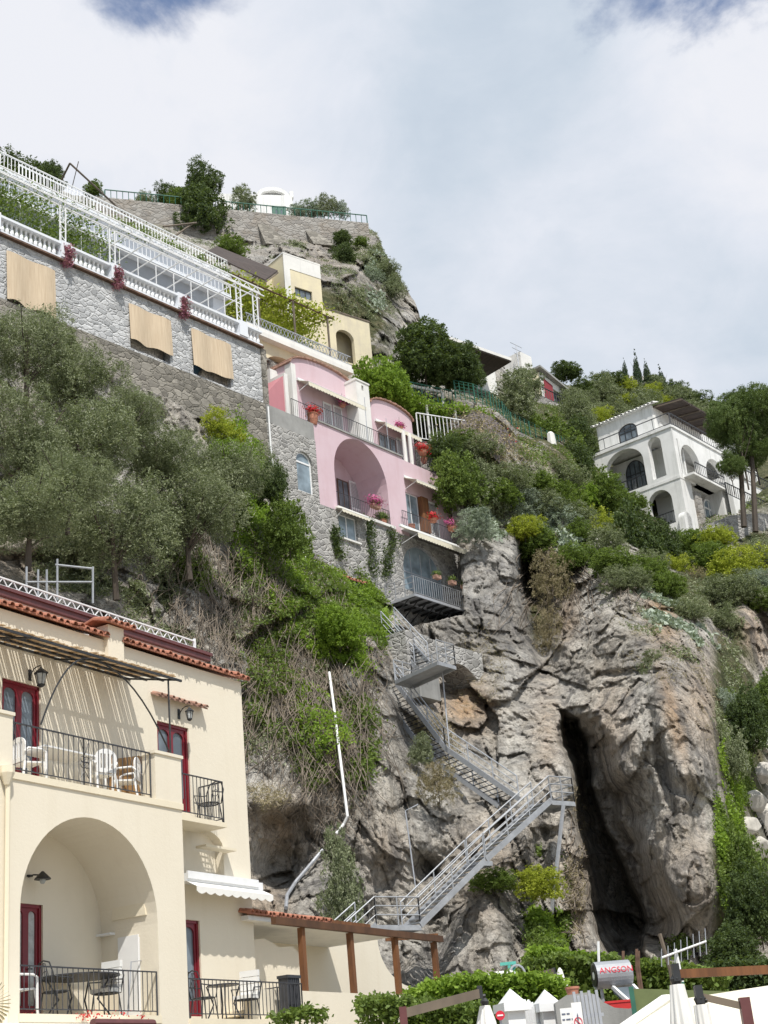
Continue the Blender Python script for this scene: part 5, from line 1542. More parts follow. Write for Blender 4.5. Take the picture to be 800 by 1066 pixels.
h0, h1 = f.s(268, 200), f.s(302, 204); hz = f.z(285, 191.5)
mb = MB(); mb.plate([arch(h0, h1, zm1, zm1 + .3, hz - zm1 - .3, 18), arch(h0 + .35, h1 - .35, zm1 + .05, zm1 + .25, hz - zm1 - .65, 18)], .5, .9); mb.build('vault_rim', M['villa_white'], uv)
mb = MB(); mb.plate([arch(h0 + .3, h1 - .3, zm1, zm1 + .28, hz - zm1 - .6, 18)], .92, 5); mb.build('vault', M['concrete'], uv)
MB().box(f.s(302, 200), f.s(306, 200), .3, .9, zm1, f.z(304, 197)).build('chimney', M['villa_white'], uv)
# ------------------------------------------------------------------ white arcaded villa
def Z6(zx, zy): return 600 + zx * .25, 400 + zy * .25


FL_ = Frame(*Z6(435, 400), 105.0, 128.5)
FR_ = Frame(*Z6(435, 400), 105.0, 38.5)
villa = empty('white_villa', 'white arcaded villa of three storeys standing on the steep green slope', 'villa', tuple(FR_.O), 0)


def sub(fr, nm=None):
    e_ = bpy.data.objects.new('facade', None); COL.objects.link(e_); e_.parent = villa; e_.rotation_euler = (0, 0, fr.rz)
    return e_


def world_part(o, fr):
    """bake the facade rotation so the part sits directly under the villa"""
    o.rotation_euler = (0, 0, fr.rz)
    return o


f = FL_
zL = f.z(*Z6(365, 190)); zM = f.z(*Z6(335, 410)); zB = f.z(*Z6(420, 590)) - 3
sL0 = f.s(*Z6(62, 330))
A1 = (f.s(*Z6(122, 350)), f.s(*Z6(291, 380)), zM + .1, f.z(*Z6(205, 268)))
A2 = (f.s(*Z6(305, 300)), f.s(*Z6(368, 330)), zM + .3, f.z(*Z6(330, 217)))
A3 = (f.s(*Z6(302, 510)), f.s(*Z6(412, 550)), f.z(*Z6(370, 590)), f.z(*Z6(355, 438)))
def ar(A, k=1.0):
    r = (A[1] - A[0]) / 2 * k; return arch(A[0], A[1], A[2], A[3] - r, r, 16)
sLb = f.s(*Z6(265, 450))
mb = MB(); mb.plate([[(sLb, zB), (0, zB), (0, zL), (sL0, zL), (sL0, zM), (sLb - .4, zM)], ar(A1, .8), ar(A2), ar(A3)], 0, .55)
world_part(mb.build('arcade_wall', M['villa_white'], villa), f)
mb = MB(); mb.box(sL0, -.6, 2.4, 2.6, zM, zL - .2); mb.box(sLb, -.6, 2.4, 2.6, zB, zM - .3); world_part(mb.build('inner_wall', M['villa_white'], villa), f)
mb = MB(); mb.box(sL0 - .05, .05, -.10, 2.5, zL + .002, zL + .22); world_part(mb.build('floor_band', M['villa_white'], villa), f)
mb = MB(); mb.box(sLb, .03, -.05, 2.4, zM - .3, zM - .08); world_part(mb.build('floor_band', M['villa_white'], villa), f)
U = 1.6
wv = (f.s(*Z6(175, 225), U), f.s(*Z6(258, 215), U), zL + .25, f.z(*Z6(212, 163), U))
uR = f.s(*Z6(322, 150), U); uL = f.s(*Z6(90, 220), U); zU = f.z(*Z6(310, 88), U)
mb = MB(); mb.plate([rect(uL, uR, zL + .2, zU), ar(wv, .75)], U, U + .3); world_part(mb.build('upper_wall', M['villa_white'], villa), f)
o = simple_window(villa, wv[0] + .02, wv[1] - .02, wv[2] + .02, wv[3] - .02, U + .15, 'dark_metal', 2, .07, 'glass', True, 'window', (wv[1] - wv[0]) / 2 * .75); o.rotation_euler = (0, 0, f.rz)
mb = MB(); tiles_row(mb, uL - .2, uR + .3, U - .35, U + .5, zU + .02, zU + .3, .12, .34); world_part(mb.build('tile_eave', M['whitewash'], villa), f)
rl = MB(); rail(rl, [(sL0, -.05, zL + .22), (0, -.05, zL + .22)], 1.0, 1.3, .03, .05); world_part(rl.build('railing', M['iron'], villa), f); rl = MB(); rail(rl, [(A1[0], .1, zM + .1), (A1[1], .1, zM + .1)], 1.0, .25, .02, .05); world_part(rl.build('railing', M['iron'], villa), f); rl = MB(); rail(rl, [(A3[0], .1, A3[2]), (A3[1], .1, A3[2])], 1.0, .25, .02, .05); world_part(rl.build('railing', M['iron'], villa), f); rl = MB(); rail(rl, [(sL0 - 3, .3, zM - .1), (sL0, .1, zM + .1)], 1.0, .3, .02, .05)
world_part(rl.build('railing', M['iron'], villa), f)
o = simple_window(villa, f.s(*Z6(205, 370), 2.3), f.s(*Z6(292, 385), 2.3), zM + .15, f.z(*Z6(245, 315), 2.3), 2.32, 'dark_metal', 3, .08, 'glass', True, 'window', 1.2); o.rotation_euler = (0, 0, f.rz)
MB().box(sL0 - 4.5, sLb - .4, .2, 2, zM - 4, zM - .12).build('retaining_base', M['stone_far'], villa).rotation_euler = (0, 0, f.rz)
# right facade
f = FR_
B1 = (f.s(*Z6(390, 300)), f.s(*Z6(435, 330)), zM + .2, f.z(*Z6(407, 220)))
B2 = (f.s(*Z6(445, 340)), f.s(*Z6(522, 370)), zM + .2, f.z(*Z6(475, 260)))
B3 = (f.s(*Z6(545, 380)), f.s(*Z6(632, 420)), zM + .2, f.z(*Z6(580, 318)))
B4 = (f.s(*Z6(660, 430)), f.s(*Z6(740, 460)), zM + .2, B3[3])
C1 = (f.s(*Z6(452, 560)), f.s(*Z6(484, 580)), zB + 1.5, f.z(*Z6(465, 533)))
sR1 = f.s(*Z6(770, 460)); sRb = f.s(*Z6(505, 560))
mb = MB(); mb.plate([[(.552, zB), (sRb, zB), (sRb, zM - .1), (sR1, zM - .1), (sR1, zL), (.552, zL)], ar((max(B1[0], .7), *B1[1:])), ar(B2), ar(B3), ar(B4), ar(C1)], .0, .5)
world_part(mb.build('arcade_wall', M['villa_white'], villa), f)
mb = MB(); mb.box(.0, .5, .55, 2.6, zB, zL - .01) if False else None
mb.box(2.6, sR1, 2.6, 2.8, zM, zL - .2); world_part(mb.build('inner_wall', M['villa_white'], villa), f)
mb = MB(); mb.box(.06, sR1, -.10, 3, zL + .004, zL + .2); world_part(mb.build('floor_band', M['villa_white'], villa), f)
mb = MB(); mb.box(.6, sR1, -.9, 2.8, zM - .1, zM + .08); world_part(mb.build('balcony_slab', M['villa_white'], villa), f)
s2 = f.s(*Z6(322, 150), 2.2)
wu = [(f.s(*Z6(347, 180), 2.2), f.s(*Z6(392, 190), 2.2)), (f.s(*Z6(442, 240), 2.2), f.s(*Z6(492, 250), 2.2))]
mb = MB(); mb.plate([rect(s2, sR1, zL + .2, zU)] + [arch(a, b, zL + .5, zL + 1.7, .6, 10) for a, b in wu], 2.2, 2.5); mb.box(s2 + .3, sR1, 3.2, 7, zL, zU - .05); world_part(mb.build('upper_wall', M['villa_white'], villa), f)
rl = MB(); rail(rl, [(.05, -.05, zL + .2), (sR1, -.05, zL + .2)], 1.0, .35, .02, .05); world_part(rl.build('railing', M['iron'], villa), f); rl = MB(); rail(rl, [(1.2, -.85, zM + .08), (sR1, -.85, zM + .08)], 1.0, .3, .02, .05)
world_part(rl.build('railing', M['iron'], villa), f)
for a, b in ((525, 570), (578, 632)):
    x0, x1 = f.s(*Z6(a, 480), .6), f.s(*Z6(b, 500), .6)
    o = simple_window(villa, x0, x1, zM - 3.6, zM - .5, .6, 'villa_white', 1, .14, 'glass_blue', True, 'glass_arch', (x1 - x0) / 2); o.rotation_euler = (0, 0, f.rz)
MB().box(sRb + .01, sR1 + 3, 1.4, 2, zB, zM - .12).build('base_wall', M['villa_white'], villa).rotation_euler = (0, 0, f.rz)
MB().box(sRb + .01, f.s(*Z6(528, 500), -.2), -.2, 1.39, zB - 1, zM - 1.0).build('stone_base', M['stone_far'], villa).rotation_euler = (0, 0, f.rz)
bc = empty('brushwood_canopy', 'dark brown brushwood canopy over the roof terrace of the white arcaded villa', 'canopy', tuple(f.O), f.rz)
k0, k1 = f.s(*Z6(322, 105), 2.2), f.s(*Z6(520, 225), 2.2); zk = f.z(*Z6(425, 165), 2.2)
q = MB(); q.add([(k0, -.3, zk), (k1, -.3, zk), (k1, 2.4, zk + .3), (k0, 2.4, zk + .3), (k0, -.3, zk + .12), (k1, -.3, zk + .12), (k1, 2.4, zk + .42), (k0, 2.4, zk + .42)], [(0, 3, 2, 1), (4, 5, 6, 7), (0, 1, 5, 4), (1, 2, 6, 5), (2, 3, 7, 6), (3, 0, 4, 7)]); q.build('mat', M['brushwood'], bc)
for i in range(6):
    x = k0 + (k1 - k0) * i / 5; MB().tube([(x, -.3, zk - .05), (x, 2.4, zk + .25)], .06, 5).build('rafter', M['wood_grey'], bc)
MB().beam((k0, 2.35, zk + .12), (k1, 2.35, zk + .12), .1, .14).build('edge_beam', M['villa_white'], bc)
# neighbour at the right edge
FN = Frame(790, 510, 112.0, 40.0); f = FN
nb_ = empty('white_house', 'white terraced house with railing, partly hidden behind the umbrella pine', 'house', tuple(f.O), f.rz)
a, b = f.s(762, 510), f.s(900, 560); zt_ = f.z(790, 508)
mb = MB(); mb.plate([rect(a, b, zt_ - 4, zt_), rect(f.s(786, 520), f.s(800, 525), zt_ - 3, zt_ - .6)], 0, .4); mb.box(a, b, .9, 5, zt_ - 4, zt_ - .1); mb.box(a, b, 5, 6, zt_ - 4, zt_ + 2.8); mb.build('wall', M['villa_white'], nb_)
a2, b2 = f.s(775, 490, 3), f.s(800, 490, 3)
mb = MB(); mb.box(f.s(770, 480, 5), f.s(900, 480, 5), 4.9, 9, zt_, f.z(785, 468, 5)); mb.build('upper_block', M['villa_white'], nb_)
rl = MB(); rail(rl, [(a, -.1, zt_), (b, -.1, zt_)], 1.0, .3, .025, .05); rail(rl, [(f.s(740, 525), -1.5, zt_ - 3.4), (b, -1.5, zt_ - 3.4)], 1.0, .3, .025, .05); rl.build('railing', M['iron'], nb_)
FS = Frame(765, 548, 100.0, 62.0); f = FS
sw2 = empty('stone_terrace_wall', 'pale dry stone terrace wall below the pine and right of the villa', 'wall', tuple(f.O), f.rz)
z1 = f.z(770, 538); MB().plate([[(f.s(730, 560), z1 - 4), (f.s(900, 560), z1 - 4), (f.s(900, 550), z1 + .4), (f.s(790, 536), z1 + .5), (f.s(760, 538), z1), (f.s(735, 548), z1 - 1)]], 0, .6).build('masonry', M['stone'], sw2)

# ------------------------------------------------------------------ red gabled house
def Z5(zx, zy): return 540 + zx * .325, 340 + zy * .325


FH = Frame(*Z5(110, 220), 128.0, 41.0); f = FH
rh = empty('red_house', 'small gabled hill house with red panel, dark glass door and grey sloping roof', 'house', tuple(f.O), f.rz)
h0, h1 = f.s(*Z5(72, 190)), f.s(*Z5(162, 230)); zb = f.z(*Z5(120, 255)) - 2
zq0 = f.z(*Z5(75, 150)); zq1 = f.z(*Z5(162, 218))
L = [(h0, zb), (h1, zb), (h1, zq1), (h0, zq0)]
mb = MB(); mb.plate([L, [(f.s(*Z5(112, 230)), zb + .2), (f.s(*Z5(147, 240)), zb + .2), (f.s(*Z5(147, 225)), f.z(*Z5(147, 222))), (f.s(*Z5(112, 210)), f.z(*Z5(112, 200)))]], 0, .3); mb.build('front_wall', M['whitewash'], rh)
MB().plate([[(f.s(*Z5(80, 220)), zb + .3), (f.s(*Z5(108, 230)), zb + .3), (f.s(*Z5(108, 190)), f.z(*Z5(108, 190))), (f.s(*Z5(80, 170)), f.z(*Z5(80, 166)))]], -.05, -.01).build('red_panel', plain('dull_red_panel', (.26, .035, .045), .7), rh)
MB().box(f.s(*Z5(110, 240)), f.s(*Z5(150, 240)), .35, .4, zb, zq0).build('glass_door', M['glass'], rh)
q = MB(); q.add([(h0 - .4, -.5, zq0 + .25), (h1 + .6, -.5, zq1 - .25), (h1 + .6, 5, zq1 - .25), (h0 - .4, 5, zq0 + .25), (h0 - .4, -.5, zq0 + .45), (h1 + .6, -.5, zq1 - .05), (h1 + .6, 5, zq1 - .05), (h0 - .4, 5, zq0 + .45)],
                  [(0, 3, 2, 1), (4, 5, 6, 7), (0, 1, 5, 4), (1, 2, 6, 5), (2, 3, 7, 6), (3, 0, 4, 7)]); q.build('roof', M['concrete'], rh)
MB().add([(h0 - 3.2, .5, zb), (h0 - .02, .0, zb), (h0 - .02, 0, zq0), (h0 - 3.4, 3.5, zb), (h0 - .6, 4.4, zq0)], [(0, 1, 2), (0, 2, 4, 3), (1, 2, 4)]).build('side_wall', M['yellow'], rh)
MB().box(h0 + .2, h0 + 2.0, 2, 4, zq0, f.z(*Z5(92, 122), 2)).build('chimney', M['whitewash'], rh)
q = MB(); x = h0 - .3; q.tube([(x, 2, zq0), (x, 2, f.z(*Z5(58, 90), 2))], .05, 4)
for k in range(3): q.tube([(x - .9 + .2 * k, 2, f.z(*Z5(58, 92), 2) - .5 * k), (x + .9 - .2 * k, 2, f.z(*Z5(58, 92), 2) - .5 * k)], .03, 4)
q.build('antenna', M['grey_metal'], rh)
rl = MB(); rail(rl, [(h0 - 4, -1.5, zb + 1.0), (h1 + 2, -1.5, zb + 1.0)], 1.1, .4, .03, .06); rl.build('terrace_railing', M['iron'], rh)
MB().box(h0 - 4.2, h1 + 2, -1.6, 0, zb - 1, zb + 1.0).build('terrace', M['stone_far'], rh)


# ------------------------------------------------------------------ slab roof house above the trees
def Z3(zx, zy): return 380 + zx * .3, 330 + zy * .3


FO = Frame(*Z3(420, 190), 104.0, 48.0); f = FO
sh = empty('slab_roof_house', 'white house with wide flat overhanging roof half hidden behind dark trees', 'house', tuple(f.O), f.rz)
MB().box(f.s(*Z3(300, 190), 2), f.s(*Z3(452, 190), 2), 2, 6, f.z(*Z3(430, 260), 2), f.z(*Z3(430, 158), 2)).build('wall', M['whitewash'], sh)
a, b = f.s(*Z3(250, 100), -1), f.s(*Z3(508, 155), -1); z_ = f.z(*Z3(420, 122), -1)
MB().box(a, b, -1, 5, z_ - .1, z_ + .22).build('roof_slab', M['brushwood'], sh)
MB().box(a, b + .03, -1.05, -1.002, z_ + .0, z_ + .25).build('roof_edge', M['whitewash'], sh)
FG = Frame(*Z3(215, 300), 92.0, 56.0); f = FG
tf = empty('lookout_terrace', 'small lookout terrace with pale rectangular frame and dark railing beside the bright tree', 'terrace', tuple(f.O), f.rz)
a, b = f.s(*Z3(160, 300)), f.s(*Z3(310, 300)); z_ = f.z(*Z3(220, 302))
MB().box(a, b, 0, 3, z_ - .25, z_).build('slab', M['whitewash'], tf)
x0, x1 = f.s(*Z3(163, 280), .3), f.s(*Z3(270, 280), .3); z2 = f.z(*Z3(215, 250), .3)
q = MB(); q.beam((x0, .3, z_), (x0, .3, z2), .14, .14); q.beam((x1, .3, z_), (x1, .3, z2), .14, .14); q.beam((x0, .3, z2), (x1, .3, z2), .14, .16); q.build('frame', M['whitewash'], tf)
rl = MB(); rail(rl, [(a - .5, .1, z_), (b, .1, z_)], 1.5, .3, .025, .05); rl.build('railing', M['green_paint'], tf)
# green mesh fence following the curved terrace
gf = empty('green_fence', 'green wire mesh fence curving along the terrace wall above the creeper wall', 'fence', tuple(at(475, 420, 93)), 0)
O_ = at(475, 420, 93)
pts = [(475, 416, 92.5), (495, 420, 91.5), (512, 428, 91.5), (525, 438, 92.5), (534, 449, 94), (553, 458, 97), (578, 470, 100), (590, 474, 102)]
P3 = [Vector(tuple(at(*p) - O_)) for p in pts]
rl = MB()
for a, b in zip(P3[:-1], P3[1:]):
    m = 4
    for i in range(m + 1):
        p = a.lerp(b, i / m); rl.tube([p, p + Vector((0, 0, 1.5))], .03 if i else .05, 4)
    for h in (.05, .3, .55, .8, 1.05, 1.3, 1.5): rl.tube([a + Vector((0, 0, h)), b + Vector((0, 0, h))], .018, 4)
rl.build('mesh_panels', M['green_paint'], gf)
ck = MB()
for a, b in zip(P3[:-1], P3[1:]): ck.beam(a - Vector((0, 0, .25)), b - Vector((0, 0, .25)), .5, .5)
ck.build('kerb', M['stone_far'], gf)
# creeper covered retaining wall
cw_ = empty('creeper_wall', 'curved retaining wall covered with dry dark creeper and red leaves', 'wall', tuple(O_), 0)
top_ = [(470, 424, 90.5), (495, 426, 89.5), (512, 434, 89.4), (525, 445, 90.2), (534, 456, 91.8), (553, 464, 94.8), (578, 474, 97.8), (600, 482, 100)]
botm = [(470, 450, 88), (492, 452, 87), (508, 470, 86.5), (520, 482, 87), (540, 497, 88.5), (560, 512, 90), (585, 530, 92.5), (610, 540, 95)]
vs = [tuple(at(*p) - O_) for p in top_] + [tuple(at(*p) - O_) for p in botm]
q = MB(); n = len(top_); q.add(vs, [(i, i + 1, n + i + 1, n + i) for i in range(n - 1)]); q.build('masonry', M['stone_dark'], cw_)
# terraces with white railings under the pergola
FX = Frame(*Z3(290, 410), 88.0, 60.0); f = FX
wt = empty('garden_terrace', 'garden terrace with tall white railing, posts and vines right of the pink house', 'terrace', tuple(f.O), f.rz)
a, b = f.s(*Z3(185, 400)), f.s(*Z3(395, 430)); z_ = f.z(*Z3(290, 440))
rl = MB(); rail(rl, [(a, 0, z_), ((a + b) / 2, 0, z_), (b, 0, z_)], 1.9, .28, .03, .06); rl.build('white_railing', M['white_paint'], wt)
MB().box(a, b, .1, 3, z_ - 2.5, z_).build('slab', M['stone_far'], wt)
MB().box(a, b + 1, 2.5, 3, z_, f.z(*Z3(290, 330), 2.5)).build('back_wall', M['stone_far'], wt)
zp_ = f.z(*Z3(290, 318), .5)
for zx in (222, 320, 360):
    x = f.s(*Z3(zx, 380), .5); MB().tube([(x, .5, z_), (x, .5, zp_)], .09, 6).build('post', M['whitewash'], wt)
for yy in (.5, 1.7): MB().tube([(a, yy, zp_), (b, yy, zp_)], .07, 5).build('beam', M['wood_grey'], wt)
wp = empty('white_post', 'rough white masonry post at the end of the green fence', 'post', tuple(at(576, 471, 99)), 0)
q = MB(); q.lathe([(.42, 0), (.36, .6), (.33, 1.4), (.28, 2.0), (.12, 2.15)], (0, 0, -.5), 7); q.build('masonry', M['whitewash'], wp)
# ------------------------------------------------------------------ pipes and frames on the cliff
def on_cliff(pts, off=.35):
    r = []
    for p in pts:
        w = cliff_at(p[0], p[1])[0]; d = (CAM - w); d = d / np.linalg.norm(d); r.append(w + d * off)
    return r


pts = on_cliff([(343, 700), (347, 730), (352, 770), (357, 810), (362, 850), (358, 858), (350, 868)], .9)
o = empty('white_pipe', 'long white plastic drain pipe hanging down among the dry vines on the cliff', 'pipe', tuple(pts[-1]), 0)
MB().tube([tuple(p - pts[-1]) for p in pts], .06, 7).build('tube', M['white_plastic'], o)
pts = on_cliff([(336, 885), (326, 897), (308, 918), (299, 932), (298, 945)], .6)
o = empty('grey_pipe', 'grey drain pipe slanting down the rock hollow above the veranda roof', 'pipe', tuple(pts[-1]), 0)
MB().tube([tuple(p - pts[-1]) for p in pts], .075, 7).build('tube', M['grey_metal'], o)
pts = on_cliff([(280, 440), (281, 470), (288, 500), (300, 540), (318, 580), (332, 622)], .5)
o = empty('white_pipe', 'thin white pipe running down from the pink house through the upper shrubs', 'pipe', tuple(pts[-1]), 0)
MB().tube([tuple(p - pts[-1]) for p in pts], .05, 6).build('tube', M['white_plastic'], o)
O_ = at(60, 600, 44)
o = empty('pipe_scaffold', 'open frame of thin grey tubes on the cliff above the cream wing roof', 'frame', tuple(O_), 0)
for a, b in (((28, 606), (97, 606)), ((58, 588), (96, 592)), ((60, 582), (60, 625)), ((40, 593), (40, 620)), ((49, 593), (49, 625)), ((28, 590), (28, 622)), ((97, 590), (97, 628))):
    MB().tube([tuple(at(a[0], a[1], 44) - O_), tuple(at(b[0], b[1], 44) - O_)], .035, 5).build('tube', M['galv'], o)

# ------------------------------------------------------------------ garden edge in the foreground
def px_m(Y): return Y / FL * 1.0


def parasol_closed(name, label, px, pyt, Y, mat='canvas_white', w=.2):
    P = at(px, pyt, Y); root = empty(name, label, 'parasol', (P[0], P[1], 0), 0)
    z = P[2]
    MB().tube([(0, 0, 0), (0, 0, z + .05)], .03, 6).build('pole', M['wood_light'], root)
    MB().lathe([(.03, .0), (.045, .04), (.015, .08)], (0, 0, z), 8).build('finial', M['dark_metal'], root)
    vs = []; fs = []; n = 32; prof = [(.05, 0), (.10 * w / .2, -.15), (.16 * w / .2, -.6), (.21 * w / .2, -1.2), (.27 * w / .2, -1.9)]
    for (r, dz) in prof:
        for k in range(n):
            t = 2 * pi * k / n; rr = r * (1 + .30 * cos(8 * t) * min(1, -dz * 2 + .1) + .1 * sin(3 * t + dz * 2))
            vs.append((cos(t) * rr, sin(t) * rr, z + dz))
    for i in range(len(prof) - 1):
        for k in range(n): fs.append((i * n + k, i * n + (k + 1) % n, (i + 1) * n + (k + 1) % n, (i + 1) * n + k))
    q = MB(); q.add(vs, fs); q.build('folded_canopy', M[mat], root, smooth=True)
    return root


def arm(name, label, a, b, Y0, Y1, w=.12, mat='wood_grey', post=None):
    A = at(a[0], a[1], Y0); B = at(b[0], b[1], Y1)
    root = empty(name, label, 'beam', (A[0], A[1], 0), 0)
    a_ = (0, 0, float(A[2])); b_ = tuple(B - np.array([A[0], A[1], 0]))
    MB().beam(a_, b_, w * .7, w).build('arm', M[mat], root)
    e_ = b_ if post == 'b' else a_
    MB().box(e_[0] - .035, e_[0] + .035, e_[1] - .035, e_[1] + .035, 0, e_[2] + .06).build('post', M['maroon'] if mat == 'wood_grey' else M[mat], root)
    h = b_ if post != 'b' else a_
    q = MB(); q.box(h[0] - .025, h[0] + .025, h[1] - .04, h[1] + .04, h[2] - .05, h[2] + .07); q.tube([(h[0] - .03, h[1], h[2] - .03), (h[0] + .05, h[1], h[2] - .03)], .02, 5); q.build('head_bracket', M['dark_metal'], root)
    return root


arm('parasol_arm', 'weathered wooden cantilever arm rising right over the left parasol, dark end bracket', (420, 1055), (500, 1034), 15.0, 15.5, .085)
parasol_closed('closed_parasol', 'leftmost closed white parasol, in front of the green hedge', 505, 1047, 15.6, w=.17)
arm('parasol_arm', 'long brown wooden arm running off the right edge above two closed parasols', (830, 1008), (704, 1014), 11.2, 11.2, .06, 'post_wood')
arm('parasol_arm', 'short grey wooden arm with drooping end holding the right closed parasol', (776, 1048), (728, 1037), 10.8, 10.8, .045)
parasol_closed('closed_parasol', 'closed white parasol hanging from the long brown arm, between hedge and awning', 705, 1025, 11.2, w=.13)
parasol_closed('closed_parasol', 'small closed white parasol below the short grey arm at the bottom right', 730, 1046, 10.8, w=.10)
# big cream canopy
O_ = at(735, 1066, 9.5)
o = empty('cream_awning', 'large cream canvas awning roof sloping up towards the bottom right corner', 'awning', (O_[0], O_[1], 0), 0)
P = [at(648, 1072, 12.4), at(693, 1043, 13.5), at(702, 1041, 13.5), at(800, 1026, 13.5), at(900, 1008, 13.5), at(900, 1090, 11.8), at(648, 1090, 11.8)]
q = MB(); q.add([tuple(p - np.array([O_[0], O_[1], 0])) for p in P], [tuple(range(7))]); q.build('canvas', M['canvas'], o)
q = MB(); L = [P[0], P[1] + np.array([0, -.01, .02]), P[2]]; q.tube([tuple(p - np.array([O_[0], O_[1], 0])) for p in L], .045, 6); q.build('edge_roll', M['canvas_white'], o)
for p in (P[1], P[3]):
    l_ = p - np.array([O_[0], O_[1], 0]); MB().tube([(l_[0], l_[1], 0), (l_[0], l_[1], l_[2] - .03)], .04, 6).build('post', M['grey_metal'], o)
# gate and pillars
def pillar(label, px, pyt, Y):
    P = at(px, pyt, Y); o = empty('gate_pillar', label, 'pillar', (P[0], P[1], 0), .35); z = P[2]; w = .125
    MB().box(-w, w, -w, w, 0, z - .30).build('shaft', M['white_paint'], o)
    q = MB(); q.box(-w - .07, w + .07, -w - .07, w + .07, z - .30, z - .19)
    q.add([(-w - .02, -w - .02, z - .188), (w + .02, -w - .02, z - .188), (w + .02, w + .02, z - .188), (-w - .02, w + .02, z - .188), (0, 0, z)], [(0, 1, 4), (1, 2, 4), (2, 3, 4), (3, 0, 4), (0, 3, 2, 1)]); q.build('cap', M['white_paint'], o)
    return o


YG = 21.0
pillar('white gate pillar with pyramid cap, left of the white picket gate', 531, 1029, YG)
pillar('white gate pillar with pyramid cap, right of the white picket gate', 567, 1030, YG + .6)
Pa, Pb = at(539, 1050, YG), at(562, 1054, YG + .6)
o = empty('picket_gate', 'white picket gate between the two white pillars', 'gate', (Pa[0], Pa[1], 0), atan2(Pb[1] - Pa[1], Pb[0] - Pa[0]))
Lg = float(np.hypot(Pb[0] - Pa[0], Pb[1] - Pa[1]))
q = MB()
for i in range(6):
    x = Lg * (i + .5) / 6; h = Pa[2] + .12 * sin(pi * (i + .5) / 6) - .05; q.add([(x - .03, 0, .1), (x + .03, 0, .1), (x + .03, 0, h), (x, 0, h + .06), (x - .03, 0, h), (x - .03, .03, .1), (x + .03, .03, .1), (x + .03, .03, h), (x, .03, h + .06), (x - .03, .03, h)], [(0, 1, 2, 3, 4), (9, 8, 7, 6, 5), (0, 1, 6, 5), (1, 2, 7, 6), (2, 3, 8, 7), (3, 4, 9, 8), (4, 0, 5, 9)])
q.build('pickets', M['white_paint'], o)
q = MB(); q.box(0, Lg, .032, .07, Pa[2] - .35, Pa[2] - .27); q.box(0, Lg, .032, .07, .4, .5); q.build('cross_rail', M['white_paint'], o)
# signs
def sign_board(label, px0, py0, px1, Y, h, kind):
    A = at(px0, py0, Y); B = at(px1, py0, Y); w = float(B[0] - A[0]); o = empty('sign', label, 'sign', (A[0], A[1], 0), 0); z = A[2]
    MB().box(0, w, 0, .015, z - h, z).build('board', M['white_plastic'], o)
    MB().tube([(w * .5, .03, 0), (w * .5, .03, z)], .02, 5).build('post', M['grey_metal'], o)
    if kind == 'no':
        q = MB(); cx, cz, R_, r_2 = w / 2, z - h * .42, w * .42, w * .34
        ring = [(cx + R_ * cos(2 * pi * i / 28), cz + R_ * 1.15 * sin(2 * pi * i / 28)) for i in range(28)]; inn = [(cx + r_2 * cos(2 * pi * i / 28), cz + r_2 * 1.15 * sin(2 * pi * i / 28)) for i in range(28)]
        q.plate([ring, inn], -.006, -.002); q.beam((cx - r_2 * .75, -.008, cz + r_2 * .8), (cx + r_2 * .75, -.008, cz - r_2 * .8), .004, w * .07); q.build('prohibition_ring', M['red_sign'], o)
        q = MB(); q.lathe([(.001, 0), (w * .07, .02), (w * .07, .07), (.001, .10)], (cx, -.004, cz + w * .06), 8); q.plate([[(cx - w * .11, cz - w * .2), (cx + w * .11, cz - w * .2), (cx + w * .08, cz + w * .06), (cx - w * .08, cz + w * .06)]], -.005, -.001); q.build('figure', M['ink'], o)
    if kind == 'text':
        q = MB()
        for i in range(7):
            zz = z - .06 - i * h * .12; ww = w * (.8 if i % 3 else .55)
            x = w * .1
            while x < w * .1 + ww:
                l = rnd.uniform(.02, .06); q.box(x, min(x + l, w * .92), -.004, -.001, zz - h * .035, zz); x += l + .015
        q.build('text_lines', M['ink'], o)
    return o


sign_board('white notice board with lines of small dark text, left of the red ring sign', 583, 1050, 596, 19.5, .55, 'text')
sign_board('white sign with a red prohibition ring around a dark figure', 594.5, 1044, 605, 19.3, .55, 'no')
A = at(470, 1052, 16.5)
o = empty('round_sign', 'small round red sign half hidden in the hedge beside the left parasol', 'sign', (at(521, 1057, 19)[0], 19.0, 0), 0); z = at(521, 1057, 19)[2]
q = MB(); q.plate([[(.055 * cos(2 * pi * i / 20), z + .055 * sin(2 * pi * i / 20)) for i in range(20)]], 0, .02); q.build('disc', M['red_sign'], o); MB().box(-.035, .035, -.006, -.001, z - .009, z + .009).build('bar', M['white_plastic'], o); MB().tube([(0, .04, 0), (0, .04, z)], .015, 5).build('post', M['grey_metal'], o)
# grey slatted gate
A = at(602, 1032, 20.0); o = empty('slatted_gate', 'grey galvanised slatted metal gate right of the signs', 'gate', (A[0], A[1], 0), .2)
q = MB()
for i in range(7): q.beam((i * .05, 0, 0), (i * .05 - .06, 0, A[2] - .05 * (i % 2)), .035, .02)
q.build('slats', M['grey_metal'], o); q = MB(); q.beam((-.03, .02, A[2] - .3), (.3, .02, A[2] - .3), .03, .04); q.build('cross_rail', M['grey_metal'], o)
# swooping stone wall
A = at(580, 1045, 21.0); o = empty('garden_wall', 'grey rendered garden wall dipping in a curve below the solar water heater', 'wall', (A[0], A[1], 0), 0)
prof = [(578, 1044), (590, 1036), (612, 1033), (622, 1036), (628, 1043), (640, 1049), (655, 1050), (668, 1046), (680, 1044)]
L = [(at(p[0], p[1], 21.0)[0] - A[0], at(p[0], p[1], 21.0)[2]) for p in prof]
MB().plate([[(L[0][0], 0)] + [(L[-1][0], 0)] + L[::-1]], 0, .3).build('render', M['concrete'], o)
